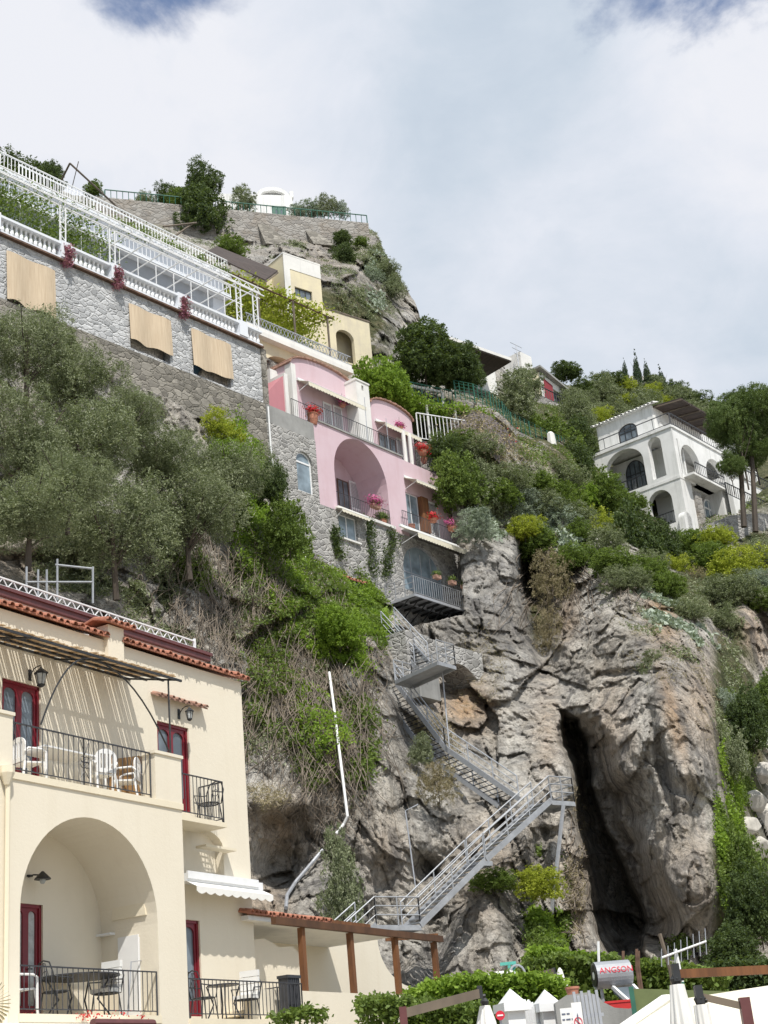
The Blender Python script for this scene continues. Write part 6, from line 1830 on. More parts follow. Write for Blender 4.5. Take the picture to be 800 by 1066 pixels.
# solar water heater
YH = 22.5
A = at(619, 1016, YH); B = at(657, 1018, YH); zc = float(A[2]); Ls = float(B[0] - A[0]); rr = .19
o = empty('solar_heater', 'roof solar water heater with horizontal silver tank above a tilted dark collector', 'water heater', (A[0], A[1], 0), .15)
q = MB(); n = 24
vs = []; fs = []
for (x, r_3) in ((.02, rr * .8), (.0, rr), (Ls, rr), (Ls + .02, rr * .8)):
    for k in range(n): vs.append((x, cos(2 * pi * k / n) * r_3, zc + sin(2 * pi * k / n) * r_3))
for i in range(3):
    for k in range(n): fs.append((i * n + k, i * n + (k + 1) % n, (i + 1) * n + (k + 1) % n, (i + 1) * n + k))
fs += [tuple(range(n)), tuple(3 * n + k for k in range(n))]
q.add(vs, fs); tank = q.build('tank', M['galv'], o, smooth=False)
q = MB(); 
ring = [(rr * .82 * cos(2 * pi * i / 24), zc + rr * .82 * sin(2 * pi * i / 24)) for i in range(24)]; inn = [(rr * .28 * cos(2 * pi * i / 24), zc + rr * .28 * sin(2 * pi * i / 24)) for i in range(24)]
q.plate([ring, inn], -.01, .0, axis='x'); q.build('end_cap', M['black'], tank)
q = MB(); q.plate([inn], -.014, -.004, axis='x'); q.build('flange', M['white_plastic'], tank)
# lettering on the tank
tx = bpy.data.curves.new('tank_lettering', 'FONT'); tx.body = 'ANGSON'; tx.size = rr * .62; tx.extrude = .002; tx.align_x = 'CENTER'; tx.align_y = 'CENTER'; tx.resolution_u = 3
to = bpy.data.objects.new('tmp_text', tx); COL.objects.link(to)
dg = bpy.context.evaluated_depsgraph_get(); tm = bpy.data.meshes.new_from_object(to.evaluated_get(dg)); bpy.data.objects.remove(to)
for v in tm.vertices:
    th = v.co.y / rr + .25
    v.co = Vector((Ls * .55 + v.co.x, -(rr + .004 + v.co.z) * cos(th), zc + (rr + .004 + v.co.z) * sin(th)))
tm.materials.clear(); tm.materials.append(M['red_sign']); tm.name = 'lettering'
mesh_obj('lettering', tm, tank)
q = MB(); q.add([(.22, -.1, zc - rr), (Ls, -.1, zc - rr), (Ls + .15, -.9, zc - .72), (.45, -.9, zc - .72), (.22, -.1, zc - rr - .07), (Ls, -.1, zc - rr - .07), (Ls + .15, -.9, zc - .79), (.45, -.9, zc - .79)], [(0, 1, 2, 3), (7, 6, 5, 4), (0, 4, 5, 1), (1, 5, 6, 2), (2, 6, 7, 3), (3, 7, 4, 0)]); q.build('collector', M['glass'], o)
q = MB(); q.beam((.22, -.1, zc - rr + .01), (.45, -.9, zc - .71), .04, .05); q.beam((Ls, -.1, zc - rr + .01), (Ls + .15, -.9, zc - .71), .04, .05); q.build('collector_frame', M['white_paint'], o)
for x in (.08, Ls - .1): MB().tube([(x, 0, 0), (x, 0, zc - rr)], .025, 6).build('leg', M['galv'], o)
A = at(641, 1044, 21.6); o = empty('red_box', 'small red box behind the garden wall under the solar collector', 'box', (A[0], A[1], 0), 0)
MB().box(-.14, .22, 0, .2, 0, A[2]).build('body', M['red_paint'], o); MB().box(-.15, .23, -.01, .21, A[2], A[2] + .03).build('lid', M['red_paint'], o)
# olive green panel
A = at(657, 1029, 20.5); B = at(765, 1032, 20.5); o = empty('panel_fence', 'long olive green panel fence behind the cream awning', 'fence', (A[0], A[1], 0), 0)
MB().add([(0, 0, 0), (B[0] - A[0], 0, 0), (B[0] - A[0], 0, B[2]), (0, 0, A[2]), (0, .05, 0), (B[0] - A[0], .05, 0), (B[0] - A[0], .05, B[2]), (0, .05, A[2])], [(0, 1, 2, 3), (7, 6, 5, 4), (0, 4, 5, 1), (1, 5, 6, 2), (2, 6, 7, 3), (3, 7, 4, 0)]).build('panel', M['olive_paint'], o)
for x in (0, (B[0] - A[0]) / 2): MB().box(x - .03, x + .03, -.03, -.002, 0, A[2] + .02).build('post', M['green_paint'], o)
# poles and antenna
def pole(name, label, a, b, Y, r=.03, mat='white_paint', cat='pole'):
    A = at(a[0], a[1], Y); B = at(b[0], b[1], Y); o = empty(name, label, cat, (B[0], B[1], 0), 0)
    MB().tube([(0, 0, 0), (0, 0, B[2]), (A[0] - B[0], A[1] - B[1], A[2])], r, 6).build('shaft', M[mat], o); return o


pole('white_pole', 'slim white pole standing left of the solar tank', (623, 980), (624, 1015), 24, .022)
pole('stake', 'leaning grey stake left of the antenna', (687, 972), (698, 1010), 27, .035, 'wood_grey')
o = pole('antenna_mast', 'white mast with slanting antenna boom in front of the cave', (703, 988), (712, 1030), 24, .03, 'white_paint', 'antenna')
Mx = at(703, 990, 24); a = at(689, 997, 23.6) - o.location; b = at(735, 980, 24.6) - o.location
q = MB(); q.tube([tuple(a), tuple(b)], .018, 5); A_, B_ = Vector(tuple(a)), Vector(tuple(b))
q.build('boom', M['white_paint'], o)
for i in range(8):
    p = A_.lerp(B_, i / 7); MB().tube([p - Vector((.02, 0, .13 + .01 * i)), p + Vector((.02, 0, .13 + .01 * i))], .007, 4).build('element', M['grey_metal'], o)
for i, (x, y0_, y1_) in enumerate(((649, 990, 1003), (663, 988, 1008), (665, 990, 1006))):
    pole('vine_stake', 'rusty thin vine stake in the vineyard in front of the cave', (x, y0_), (x, y1_), 30, .03, 'rust', 'stake')['group'] = 'vine stakes in front of the cave'
# items behind the hedge
A = at(522, 1012, 26); o = empty('round_tank', 'white round water tank behind the hedge with a teal crank', 'tank', (A[0], A[1], 0), 0)
MB().lathe([(.25, 0), (.25, A[2] - .03), (.2, A[2])], (0, 0, 0), 18).build('tank', M['canvas_white'], o)
A = at(530, 1003, 26.3); o = empty('teal_pump', 'teal metal pump stand with a round hose reel behind the hedge', 'pump', (A[0], A[1], 0), 0)
q = MB(); q.tube([(0, 0, 0), (0, 0, A[2])], .03, 6); q.build('stand', M['teal'], o); q = MB(); q.beam((-.15, 0, A[2]), (.12, 0, A[2]), .05, .05); q.tube([(.08, 0, A[2]), (.08, 0, A[2] - .25)], .03, 5); q.build('head', M['teal'], o)
q = MB(); q.tube([(.12 + .13 * cos(2 * pi * i / 16), -.05, A[2] - .2 + .16 * sin(2 * pi * i / 16)) for i in range(17)], .02, 5); q.build('hose_reel', M['grey_metal'], o)
arm('timber_beam', 'weathered timber beam lying behind the hedge, rising right to a white cone', (545, 1020), (577, 1012), 26, 26, .12)
A = at(583, 1010, 25.6); o = empty('white_cloth', 'folded white cloth hanging at the end of the timber beam', 'cloth', (A[0], A[1], float(A[2])), 0)
q = MB(); q.lathe([(.01, .04), (.04, 0), (.07, -.15), (.12, -.3), (.10, -.38)], (0, 0, 0), 9); q.build('folds', M['canvas_white'], o)
A = at(585, 1034, 21.3); 
o = empty('planter', 'small terracotta pot on the garden wall above the notice board', 'pot', (A[0] + .15, A[1], float(A[2])), 0); q = MB(); q.lathe([(.06, -.12), (.09, .04), (.10, .04), (.10, .07)], (0, 0, 0), 10); q.build('pot', M['terracotta'], o)


# pots on the pink house terraces
def pot(label, P, r, h, group=None, box=False):
    o = empty('flower_pot', label, 'pot', tuple(P), FP.rz, group); q = MB()
    if box: q.box(-r, r, -.14, .14, 0, h)
    else: q.lathe([(r * .65, 0), (r * .95, h * .5), (r, h * .92), (r * 1.1, h * .93), (r * 1.08, h)], (0, 0, 0), 12)
    q.build('pot', M['terracotta'] if not box else M['terracotta_dull'], o)
    if 'hung' in label or 'below the right' in label: MB().tube([(0, 0, h), (.02, 0, h + .7)], .012, 4).build('cord', M['dark_metal'], o)
    return o


f = FP; POTS = []
for lab, zx, zy, r, h, y, zz, box, fl in (
        ('big grey green urn with red flowers on the top terrace of the pink house', 202, 190, .42, .95, .1, zcap, False, 'flower_red'),
        ('pot of pink flowers hung on the railing before the left vault room', 298, 165, .3, .3, 1.9, None, False, 'flower_pink'),
        ('pot of magenta flowers on the top railing below the right vault', 482, 240, .28, .3, 1.8, None, False, 'flower_pink'),
        ('box of pink flowers at the railing of the big pink arch', 400, 450, .45, .3, -.12, zfl + .75, True, 'flower_pink'),
        ('pot with a bushy green shrub standing in the big pink arch', 420, 470, .35, .5, .2, zfl, False, 'lf_mid'),
        ('pot of red flowers on the wing balcony railing before the white shutter', 585, 500, .35, .3, -.3, zsl + .9, False, 'flower_red'),
        ('pot of pink flowers at the right corner of the wing balcony', 645, 530, .4, .4, -.3, zsl + .8, False, 'flower_pink'),
        ('round wicker pot at the left end of the wing balcony', 517, 540, .34, .6, .1, zsl, False, None),
        ('terracotta box on the front rail of the steel terrace, leftmost of four', 601, 716, .32, .3, -2.2, None, True, 'lf_mid'),
        ('terracotta box on the front rail of the steel terrace, second from the left', 650, 734, .32, .3, -2.2, None, True, 'lf_mid'),
        ('terracotta box on the front rail of the steel terrace, third from the left', 690, 747, .32, .3, -2.2, None, True, 'lf_mid'),
        ('terracotta box on the front rail of the steel terrace, rightmost of four', 726, 760, .32, .3, -2.2, None, True, 'lf_mid'),
        ('clay pot with plant on the wing roof terrace, nearer the white columns', 560, 345, .3, .45, 1.3, None, False, 'lf_mid'),
        ('clay pot with plant at the right end of the wing roof terrace', 612, 357, .35, .5, 1.3, None, False, 'lf_mid'),
        ('pot of red geraniums on the garden terrace railing right of the white columns', 556, 330, .4, .4, .85, zrt + .9, False, 'flower_red')):
    s_ = f.s(*Z(zx, zy), y); z_ = f.z(*Z(zx, zy), y) if zz is None else zz
    r *= .72; h *= .72; o = pot(lab, f.w(s_, y, z_), r, h, box=box); POTS.append((o, r, h, fl))
# ------------------------------------------------------------------ foliage
def leaf_quads(Pn, size, asp=.45, up_bias=.3, seed=0, normal=None, jit=.35):
    rs = np.random.RandomState(seed); n = len(Pn)
    d = rs.normal(size=(n, 3)); d[:, 2] += up_bias
    if normal is not None: d = d * .8 + normal
    d /= np.linalg.norm(d, axis=1)[:, None] + 1e-9
    a = rs.normal(size=(n, 3)); a -= d * (a * d).sum(1)[:, None]; a /= np.linalg.norm(a, axis=1)[:, None] + 1e-9
    b = np.cross(d, a)
    s = (size * (1 - jit + 2 * jit * rs.rand(n)))[:, None]
    V = np.stack([Pn - a * s * .5, Pn + b * s * asp * .5 + d * s * .08, Pn + a * s * .5, Pn - b * s * asp * .5 + d * s * .08], 1).reshape(-1, 3)
    F_ = np.arange(4 * n).reshape(n, 4)
    return V, F_


def crown_mesh(name, mat, seed, lobes, n, leaf, asp=.45, fill=.25, up_bias=.3, sub=9, lob_r=(.28, .45), ground=True):
    """crown in the unit box [-1,1]^2 x [0,2]; lobes: list or count; each lobe carries small leaf clumps"""
    rs = np.random.RandomState(seed)
    if isinstance(lobes, int):
        L = []
        for i in range(lobes):
            v = rs.normal(size=3); v /= np.linalg.norm(v); r = rs.uniform(.35, .72)
            L.append((v[0] * r, v[1] * r, 1 + v[2] * r, rs.uniform(*lob_r)))
        L.append((0, 0, 1, .6))
        if ground:
            L = [(a, b, c * .85, d * 1.12) for a, b, c, d in L]
            for i in range(7): L.append((cos(i * .9) * .55, sin(i * .9) * .55, .32, .42))
    else: L = lobes
    L = np.array(L, float)
    w = L[:, 3] ** 2; w /= w.sum()
    nc = max(20, n // 26)
    li = rs.choice(len(L), nc, p=w)
    v = rs.normal(size=(nc, 3)); v /= np.linalg.norm(v, axis=1)[:, None]
    rad = np.where(rs.rand(nc) < fill, rs.rand(nc) ** .5, rs.uniform(.85, 1.08, nc))
    C = L[li, :3] + v * (L[li, 3] * rad)[:, None]
    k = rs.choice(nc, n)
    g = rs.normal(size=(n, 3)) * rs.uniform(.02, .055, nc)[k][:, None] * (L[li, 3][k] / .38)[:, None]
    Pn = C[k] + g
    V, F_ = leaf_quads(Pn, leaf, asp, up_bias, seed + 1)
    return fast_mesh(name, V, F_, M[mat])


def trunk_mesh(name, seed, lobes=6, r=.05, lean=0):
    rs = random.Random(seed); q = MB()
    q.tube([(0, 0, -.25), (lean * .3, 0, .2), (lean, .02, .7), (lean * 1.1, 0, 1.2)], r, 7, r * .5)
    for i in range(lobes):
        t = rs.uniform(0, 2 * pi); z0 = rs.uniform(.2, .7); e = rs.uniform(.4, .8)
        q.tube([(lean * z0, 0, z0), (cos(t) * e * .5, sin(t) * e * .5, z0 + .35), (cos(t) * e, sin(t) * e, z0 + rs.uniform(.5, .9))], r * .45, 5, r * .12)
    me = bpy.data.meshes.new(name); me.from_pydata(q.v, [], q.f); me.materials.append(M['bark'])
    return me


CR = {}
def kind(key, name, mat, seeds, **kw):
    CR[key] = [crown_mesh('crown', mat, s, **kw) for s in seeds]


kind('olive', 'olive', 'lf_olive', (1, 2, 3), ground=False, lobes=14, n=30000, leaf=.044, asp=.30, fill=.35, lob_r=(.20, .44))
kind('oliveS', 'olive', 'lf_olive', (4, 5), lobes=9, n=13000, leaf=.075, asp=.40, fill=.3)
kind('dark', 'dark', 'lf_dark', (6, 7), lobes=11, n=20000, leaf=.075, asp=.55, fill=.25)
kind('mid', 'mid', 'lf_mid', (8, 9), lobes=9, n=15000, leaf=.08, asp=.5, fill=.25)
kind('bright', 'bright', 'lf_bright', (10, 11), lobes=10, n=16000, leaf=.085, asp=.55, fill=.25)
kind('yellow', 'yellow', 'lf_yellow', (12, 13), lobes=9, n=14000, leaf=.075, asp=.45, fill=.25)
kind('grey', 'grey', 'lf_grey', (14, 15), lobes=9, n=14000, leaf=.10, asp=.22, fill=.25, up_bias=.8)
kind('dry', 'dry', 'lf_dry', (16,), lobes=8, n=7000, leaf=.09, asp=.18, fill=.4, up_bias=.8)
kind('cyp', 'cypress', 'lf_cypress', (17, 18), lobes=[(0.02 * i, -.02 * i, .1 + .23 * i, .62 - .07 * i) for i in range(9)] , n=10000, leaf=.09, asp=.35, fill=.2)
pl_ = []
rs_ = random.Random(3)
for i in range(15):
    t = rs_.uniform(0, 2 * pi); e = rs_.uniform(.1, .72); pl_.append((cos(t) * e, sin(t) * e, rs_.uniform(.9, 1.65) - e * .3, rs_.uniform(.2, .34)))
kind('pine', 'pine', 'lf_pine', (19, 20), lobes=pl_, n=42000, leaf=.05, asp=.26, fill=.3, up_bias=.9)
TRP = [trunk_mesh('trunk', 60, 6, .03)]
TR = [trunk_mesh('trunk', 30 + i, 7, .05, (.12, -.1, .05)[i]) for i in range(3)]
TRS = [trunk_mesh('trunk', 40 + i, 4, .018) for i in range(2)]
TRT = [trunk_mesh('trunk', 50, 5, .06, .05)]
cnt = {}


def plant(key, label, cx, cy, w, h, Y=None, off=None, name=None, cat=None, group=None, tr=None, rot=None, base=None):
    """crown centre at the pixel, w and h in picture px of the photograph"""
    if Y is None:
        g_ = cliff_at(cx, min(cy + h * .45, 1110))[0]; Y = g_[1] - (off if off is not None else w * .25 * g_[1] / FL)
    P = at(cx, cy, Y); dist = Y * 1.06
    rx = w / 2 * dist / FL * 1.14; rz_ = h / 2 * dist / FL * 1.2
    c = cnt.get(key, 0); cnt[key] = c + 1
    names = dict(olive='olive_tree', oliveS='olive_shrub', dark='evergreen_shrub', mid='green_shrub', bright='bright_shrub', yellow='broom_shrub', grey='silver_shrub', dry='dry_shrub', cyp='cypress', pine='umbrella_pine')
    cats = dict(olive='tree', cyp='tree', pine='tree')
    root = empty(name or names[key], label, cat or cats.get(key, 'shrub'), (P[0], P[1], P[2] - rz_), rnd.uniform(0, 6.28) if rot is None else rot, group)
    root.scale = (rx, rx, rz_)
    me = CR[key][c % len(CR[key])]
    mesh_obj('crown', me, root)
    tm_ = tr or (TRP if key == 'pine' else TR if key in ('olive', 'pine') else TRT if key == 'cyp' else TRS)
    mesh_obj('trunk', tm_[c % len(tm_)], root)
    return root


G1 = 'olive trees massed on the cliff ledge above the cream wing'
for (cx, cy, w, h, Y, lab) in (
        (28, 360, 110, 110, 54, 'leftmost upper olive tree cut by the left edge, under the first reed blind'),
        (80, 388, 100, 96, 57, 'tall feathery olive tree below the first and second reed blinds'),
        (20, 450, 110, 120, 51, 'olive tree at the left edge, halfway down the green mass'),
        (95, 460, 130, 120, 55, 'large olive tree in the middle of the grey green mass'),
        (168, 470, 96, 84, 60, 'olive tree at the right of the mass below the second reed blind'),
        (30, 530, 120, 90, 49, 'low olive tree at the left edge just over the pale rock shelf'),
        (120, 545, 120, 110, 54, 'olive tree hanging over the rock above the cream wing roof'),
        (195, 525, 110, 110, 60, 'olive tree at the right end of the mass beside the dry vines'),
        (240, 490, 80, 90, 64, 'small olive tree left of the stone base of the pink house'),
        (70, 500, 90, 80, 50, 'dense olive tree low in the middle, above the pipe scaffold'),
        (132, 428, 74, 66, 57.5, 'olive tree crown a little below the second reed blind')):
    plant('olive', lab, cx, cy, w * 1.08, h * 1.05, Y, group=None)
T = [
 # key, label, cx, cy, w, h, Y, name, cat
 ('dark', 'dense dark evergreen tree behind the white railing at the far top left', 22, 178, 70, 46, 96, 'evergreen_tree', 'tree'),
 ('dark', 'small dark tree behind the leaning poles at the top left', 52, 182, 36, 34, 95, 'evergreen_tree', 'tree'),
 ('mid', 'small palm like shrub on the crest left of the dark trees', 97, 195, 22, 20, 110, 'small_tree', 'tree'),
 ('dark', 'dark conical tree, highest on the crest against the sky', 211, 181, 40, 44, 118, 'evergreen_tree', 'tree'),
 ('dark', 'broad dark tree draped over the crest wall below the conical one', 211, 216, 66, 60, 110, 'evergreen_tree', 'tree'),
 ('dark', 'small dark tree on the crest left of the conical one', 176, 200, 32, 30, 112, 'evergreen_tree', 'tree'),
 ('mid', 'dark green tree on the crest wall between two evergreens', 190, 207, 36, 30, 111, 'small_tree', 'tree'),
 ('oliveS', 'grey green shrub on the crest left of the trees', 152, 206, 30, 22, 115, None, None),
 ('oliveS', 'round olive tree in front of the crest villa', 252, 205, 32, 32, 117, 'olive_tree', 'tree'),
 ('grey', 'silvery small tree right of the crest villa, nearest to it', 318, 217, 36, 24, 118, 'small_tree', 'tree'),
 ('oliveS', 'slender tree on the crest, second right of the villa', 333, 211, 22, 28, 118, 'small_tree', 'tree'),
 ('oliveS', 'thin tree on the crest, third right of the villa', 346, 213, 18, 22, 118, 'small_tree', 'tree'),
 ('grey', 'last small tree on the right end of the crest', 357, 216, 16, 20, 118, 'small_tree', 'tree'),
 ('mid', 'round green bush below the crest wall, beside the pole', 242, 253, 36, 24, 101, None, None),
 ('dark', 'upper dark bush on the bare crag right of the wall', 356, 246, 24, 16, 112, None, None),
 ('dark', 'lower round bush on the bare crag face', 357, 261, 26, 26, 109, None, None),
 ('mid', 'green bush at the right shoulder of the crag', 375, 250, 18, 12, 113, None, None),
 ('oliveS', 'pale bush hanging on the steep right flank of the crag', 405, 275, 26, 20, 111, None, None),
 ('oliveS', 'pale tuft at the lower right edge of the crag', 412, 295, 26, 24, 110, None, None),
 ('grey', 'silver tuft in the middle of the crag face', 385, 285, 30, 22, 110, None, None),
 ('dark', 'large dark tree right of the yellow house', 440, 360, 82, 66, 93, 'evergreen_tree', 'tree'),
 ('dark', 'dark tree in front of the slab roof house', 470, 372, 56, 52, 93.5, 'evergreen_tree', 'tree'),
 ('dark', 'small dark tree right of the larger ones by the overhanging roof', 491, 382, 28, 36, 95, 'evergreen_tree', 'tree'),
 ('bright', 'bright light green tree above the pink house chimney', 397, 390, 58, 62, 86, 'lime_tree', 'tree'),
 ('bright', 'lower bright green tree in front of the lookout terrace', 412, 412, 40, 32, 86.5, 'lime_tree', 'tree'),
 ('oliveS', 'big round olive tree left of the red house', 529, 408, 58, 52, 103, 'olive_tree', 'tree'),
 ('oliveS', 'dark olive bush in front of the round olive tree', 548, 395, 36, 34, 110, 'olive_tree', 'tree'),
 ('dark', 'dark flat topped tree on the skyline right of the red house', 588, 384, 34, 20, 131, 'evergreen_tree', 'tree'),
 ('cyp', 'leftmost cypress on the hill skyline', 650, 386, 13, 28, 146, None, None),
 ('cyp', 'tallest cypress on the hill skyline', 662, 381, 15, 36, 146, None, None),
 ('cyp', 'third cypress from the left on the skyline', 673, 387, 15, 28, 146, None, None),
 ('cyp', 'rightmost pointed cypress on the skyline, standing apart', 690, 394, 15, 30, 147, None, None),
 ('mid', 'leafy climber mass on the slope under the red house, left part', 570, 452, 66, 52, 104, None, None),
 ('dark', 'dark leafy shrub left of the white villa top floor', 600, 450, 40, 40, 106, None, None),
 ('dark', 'dark shrub beneath the villa left arch', 596, 475, 44, 44, 101, None, None),
 ('dark', 'dark shrub at the foot of the green fence end', 575, 485, 34, 40, 99, None, None),
 ('mid', 'green shrub hanging over the creeper wall end', 548, 440, 44, 32, 106, None, None),
 ('dark', 'big dark shrub below the white villa, in the middle of the slope', 652, 552, 66, 84, 93, None, None),
 ('dark', 'dark shrub touching the foot of the villa lower arch', 690, 560, 40, 44, 94, None, None),
 ('mid', 'green shrub at the left foot of the villa', 632, 508, 50, 46, 97, None, None),
 ('yellow', 'yellow green shrub on the slope left of the big dark shrub', 618, 540, 46, 44, 92, None, None),
 ('bright', 'bright leaves climbing below the creeper wall end', 607, 512, 30, 30, 95, None, None),
 ('yellow', 'yellow green shrub under the villa corner', 703, 590, 46, 44, 92, None, None),
 ('yellow', 'large yellow green shrub right of the villa foot', 764, 582, 60, 44, 90, None, None),
 ('yellow', 'yellow broom by the stone terrace wall', 745, 555, 40, 26, 95, None, None),
 ('oliveS', 'grey green shrub below the stone terrace wall at the right edge', 792, 570, 36, 36, 93, None, None),
 ('grey', 'silver shrub low on the right slope edge', 788, 603, 34, 24, 88, None, None),
 ('dry', 'dry brown shrub between the yellow green shrubs', 728, 600, 36, 30, 90, None, None),
 ('oliveS', 'grey green shrub in the hollow above the orange rock', 700, 620, 44, 40, 87, None, None),
 ('mid', 'tall green shrub right of the pink house wing', 478, 490, 56, 66, 84.5, None, None),
 ('dark', 'dark green shrub just behind the wing terrace railing', 462, 465, 40, 34, 86, None, None),
 ('oliveS', 'olive green shrub right of the tall green one', 505, 500, 44, 56, 86, None, None),
 ('grey', 'silver shrub below the tall green one near the pink balcony', 492, 540, 44, 36, 81, None, None),
 ('grey', 'silver shrub in the middle under the creeper wall', 540, 520, 46, 34, 88, None, None),
 ('grey', 'broad silver shrub on the rock edge above the dark cleft', 578, 535, 58, 40, 89, None, None),
 ('yellow', 'yellow green cushion shrub left of the broad silver one', 545, 545, 40, 28, 86, None, None),
 ('mid', 'green cushion shrub beside the dark cleft top', 600, 552, 34, 26, 88, None, None),
 ('dry', 'dry shrub on the pale rib under the curved wall', 520, 470, 30, 30, 91, None, None),
 ('dry', 'rust brown dry shrub in the shaded cleft', 572, 650, 34, 60, 79, None, None),
 ('dry', 'grey dry shrub hanging at the top of the cleft', 572, 590, 46, 60, 82, None, None),
 ('oliveS', 'small grey green bush on the orange stained rock', 680, 690, 34, 26, 69, None, None),
 ('dry', 'round dry green bush under the dark stair flight', 455, 806, 44, 44, 63, None, None),
 ('oliveS', 'small tuft on the ledge by the stair landing', 437, 775, 26, 30, 65, None, None),
 ('oliveS', 'dark olive shrub hanging under the white pipe', 352, 905, 44, 84, 57.5, None, None),
 ('yellow', 'yellow green shrub under the corner platform of the stair', 562, 912, 46, 34, 60.5, None, None),
 ('mid', 'small green tuft on the rock under the lower stair', 512, 912, 44, 22, 60.5, None, None),
 ('dark', 'dark green shrub in the right gully beside the cave rock', 778, 742, 44, 56, 71, None, None),
 ('mid', 'green shrub at the right edge in the gully', 800, 720, 40, 50, 73, None, None),
 ('oliveS', 'grey green shrub low in the right gully', 757, 770, 36, 60, 69, None, None),
 ('grey', 'silver shrub at the head of the right gully', 755, 735, 30, 40, 72, None, None),
 ('dark', 'dark creeper bush at the lower right edge of the cliff', 785, 930, 60, 70, 62, None, None),
 ('mid', 'green creeper bush at the right edge above the parasols', 770, 890, 50, 70, 65, None, None),
 ('dark', 'bushy plant at the foot of the cave opening right side', 760, 985, 60, 40, 58, None, None),
 ('bright', 'bright ivy bush on the cliff below the terracotta lean-to', 352, 648, 50, 44, 66, None, None),
 ('yellow', 'yellow green bush beside the olive mass, left of the stone base', 228, 440, 50, 44, 68, None, None),
 ('bright', 'bright green bush just left of the stone base', 240, 470, 44, 40, 65, None, None),
 ('dark', 'dark bush against the stone base by the white pipe', 282, 495, 36, 50, 66, None, None),
 ('mid', 'green bush beneath the arched window of the stone base', 300, 540, 50, 60, 66, None, None),
]
for (k, lab, cx, cy, w, h, Y, nm, ct) in T:
    plant(k, lab, cx, cy, w, h, Y, name=nm, cat=ct)
# umbrella pine at the right edge
for (cx, cy, w, h, Y, lab) in ((768, 450, 58, 90, 98, 'left and lower half of the dark umbrella pines in front of the white villa'), (797, 440, 76, 84, 99, 'tall umbrella pine cut by the right edge of the picture'), (775, 425, 56, 44, 100, 'flat topped pine crown between the two larger pines'), (760, 488, 36, 40, 97.5, 'low hanging pine bough over the villa terrace'), (786, 478, 52, 40, 99.5, 'low pine bough at the right edge above the white house')):
    o = plant('pine', lab, cx, cy, w, h, Y)
for (px_, a, b, lab) in ((772, 535, 450, 'left'), (784, 540, 435, 'right')):
    A = at(px_, a, 98.6); B = at(px_ - 5, b, 98.6)
    o = empty('pine_trunk', 'tall bare %s pine trunk rising in front of the white house' % lab, 'tree trunk', tuple(A), 0)
    MB().tube([(0, 0, -1), tuple((B - A) * .5 + np.array([.15, 0, 0])), tuple(B - A)], .22, 7, .12).build('bark', M['bark'], o)
# hillside shrubs, alike enough to share a label
rs = random.Random(5)
HG = [('mid', 'green_shrub', 'green cushion shrub on the slope under the white villa and the curved wall', [(560, 500), (585, 512), (640, 580), (670, 590), (520, 510), (735, 575), (660, 520), (715, 560), (600, 575), (690, 605), (560, 560), (790, 620), (480, 455)], (40, 26)),
      ('oliveS', 'olive_shrub', 'grey green cushion shrub on the slope under the white villa and the curved wall', [(570, 520), (600, 530), (630, 560), (680, 580), (745, 610), (720, 630), (770, 610), (500, 460), (660, 600), (530, 490), (640, 600), (590, 490), (755, 640)], (42, 28)),
      ('oliveS', 'olive_shrub', 'round grey green shrub on the hill between the red house and the pines', [(610, 412), (628, 402), (640, 410), (655, 405), (668, 412), (682, 405), (700, 412), (712, 418), (725, 424), (640, 425), (620, 425), (598, 418), (735, 430), (665, 425), (600, 425), (612, 440), (650, 432), (680, 428), (590, 410), (725, 440)], (34, 24)),
      ('yellow', 'broom_shrub', 'yellow green shrub on the hill above the white villa', [(650, 418), (672, 408), (690, 418), (620, 432), (705, 428), (730, 440), (645, 400)], (32, 20)),
      ('dark', 'evergreen_shrub', 'dark shrub along the hill skyline behind the white villa', [(605, 405), (700, 404), (715, 412), (727, 418), (680, 398), (630, 396), (742, 424)], (30, 20))]
for key, nm, lab, ps, (w, h) in HG:
    for (x, y) in ps:
        k = rs.uniform(.8, 1.25)
        plant(key, lab, x, y, w * k, h * k, None, off=1.0, name=nm, group=lab.split(' on ')[0].split(' along ')[0] + 's on the hill')

# ------------------------------------------------------------------ growth nobody could count
def scatter(name, mat, patches, leaf, asp=.5, thick=.5, seed=0, clump=.8, thr=0.0, label=None):
    rs = np.random.RandomState(seed); X = []; TH = []
    for p in patches:
        (cx, cy, rx, ry, n) = p[:5]; ang = radians(p[5]) if len(p) > 5 else 0; th = p[6] if len(p) > 6 else thick
        m = int(n * 2.2); t = rs.rand(m) * 2 * pi; r = np.sqrt(rs.rand(m)) * (1 + .12 * rs.normal(size=m))
        u = r * np.cos(t) * rx; v = r * np.sin(t) * ry
        X.append(np.stack([cx + u * cos(ang) - v * sin(ang), cy + u * sin(ang) + v * cos(ang)], 1)); TH.append(np.full(m, th))
    X = np.vstack(X); TH = np.concatenate(TH)
    W_ = cliff_at(X[:, 0], X[:, 1]); nz = fbm(W_ * clump + 31.7 + seed, 3, seed)
    keep = nz > thr + .12 * (rs.rand(len(X)) - .5); keep &= X[:, 1] > np.interp(X[:, 0], gx, sky_y) - 1
    W_ = W_[keep]; nz = nz[keep]; TH = TH[keep]
    D_ = CAM - W_; D_ /= np.linalg.norm(D_, axis=1)[:, None]
    W_ = W_ + D_ * (rs.rand(len(W_)) * TH * (0.3 + 2.2 * np.clip(nz - thr, 0, .5)))[:, None] + rs.normal(size=W_.shape) * .06
    V, F_ = leaf_quads(W_, leaf, asp, .5, seed + 3)
    o = mesh_obj(name, fast_mesh(name, V, F_, M[mat])); tag(o, label, 'ground cover', kind='stuff'); return o


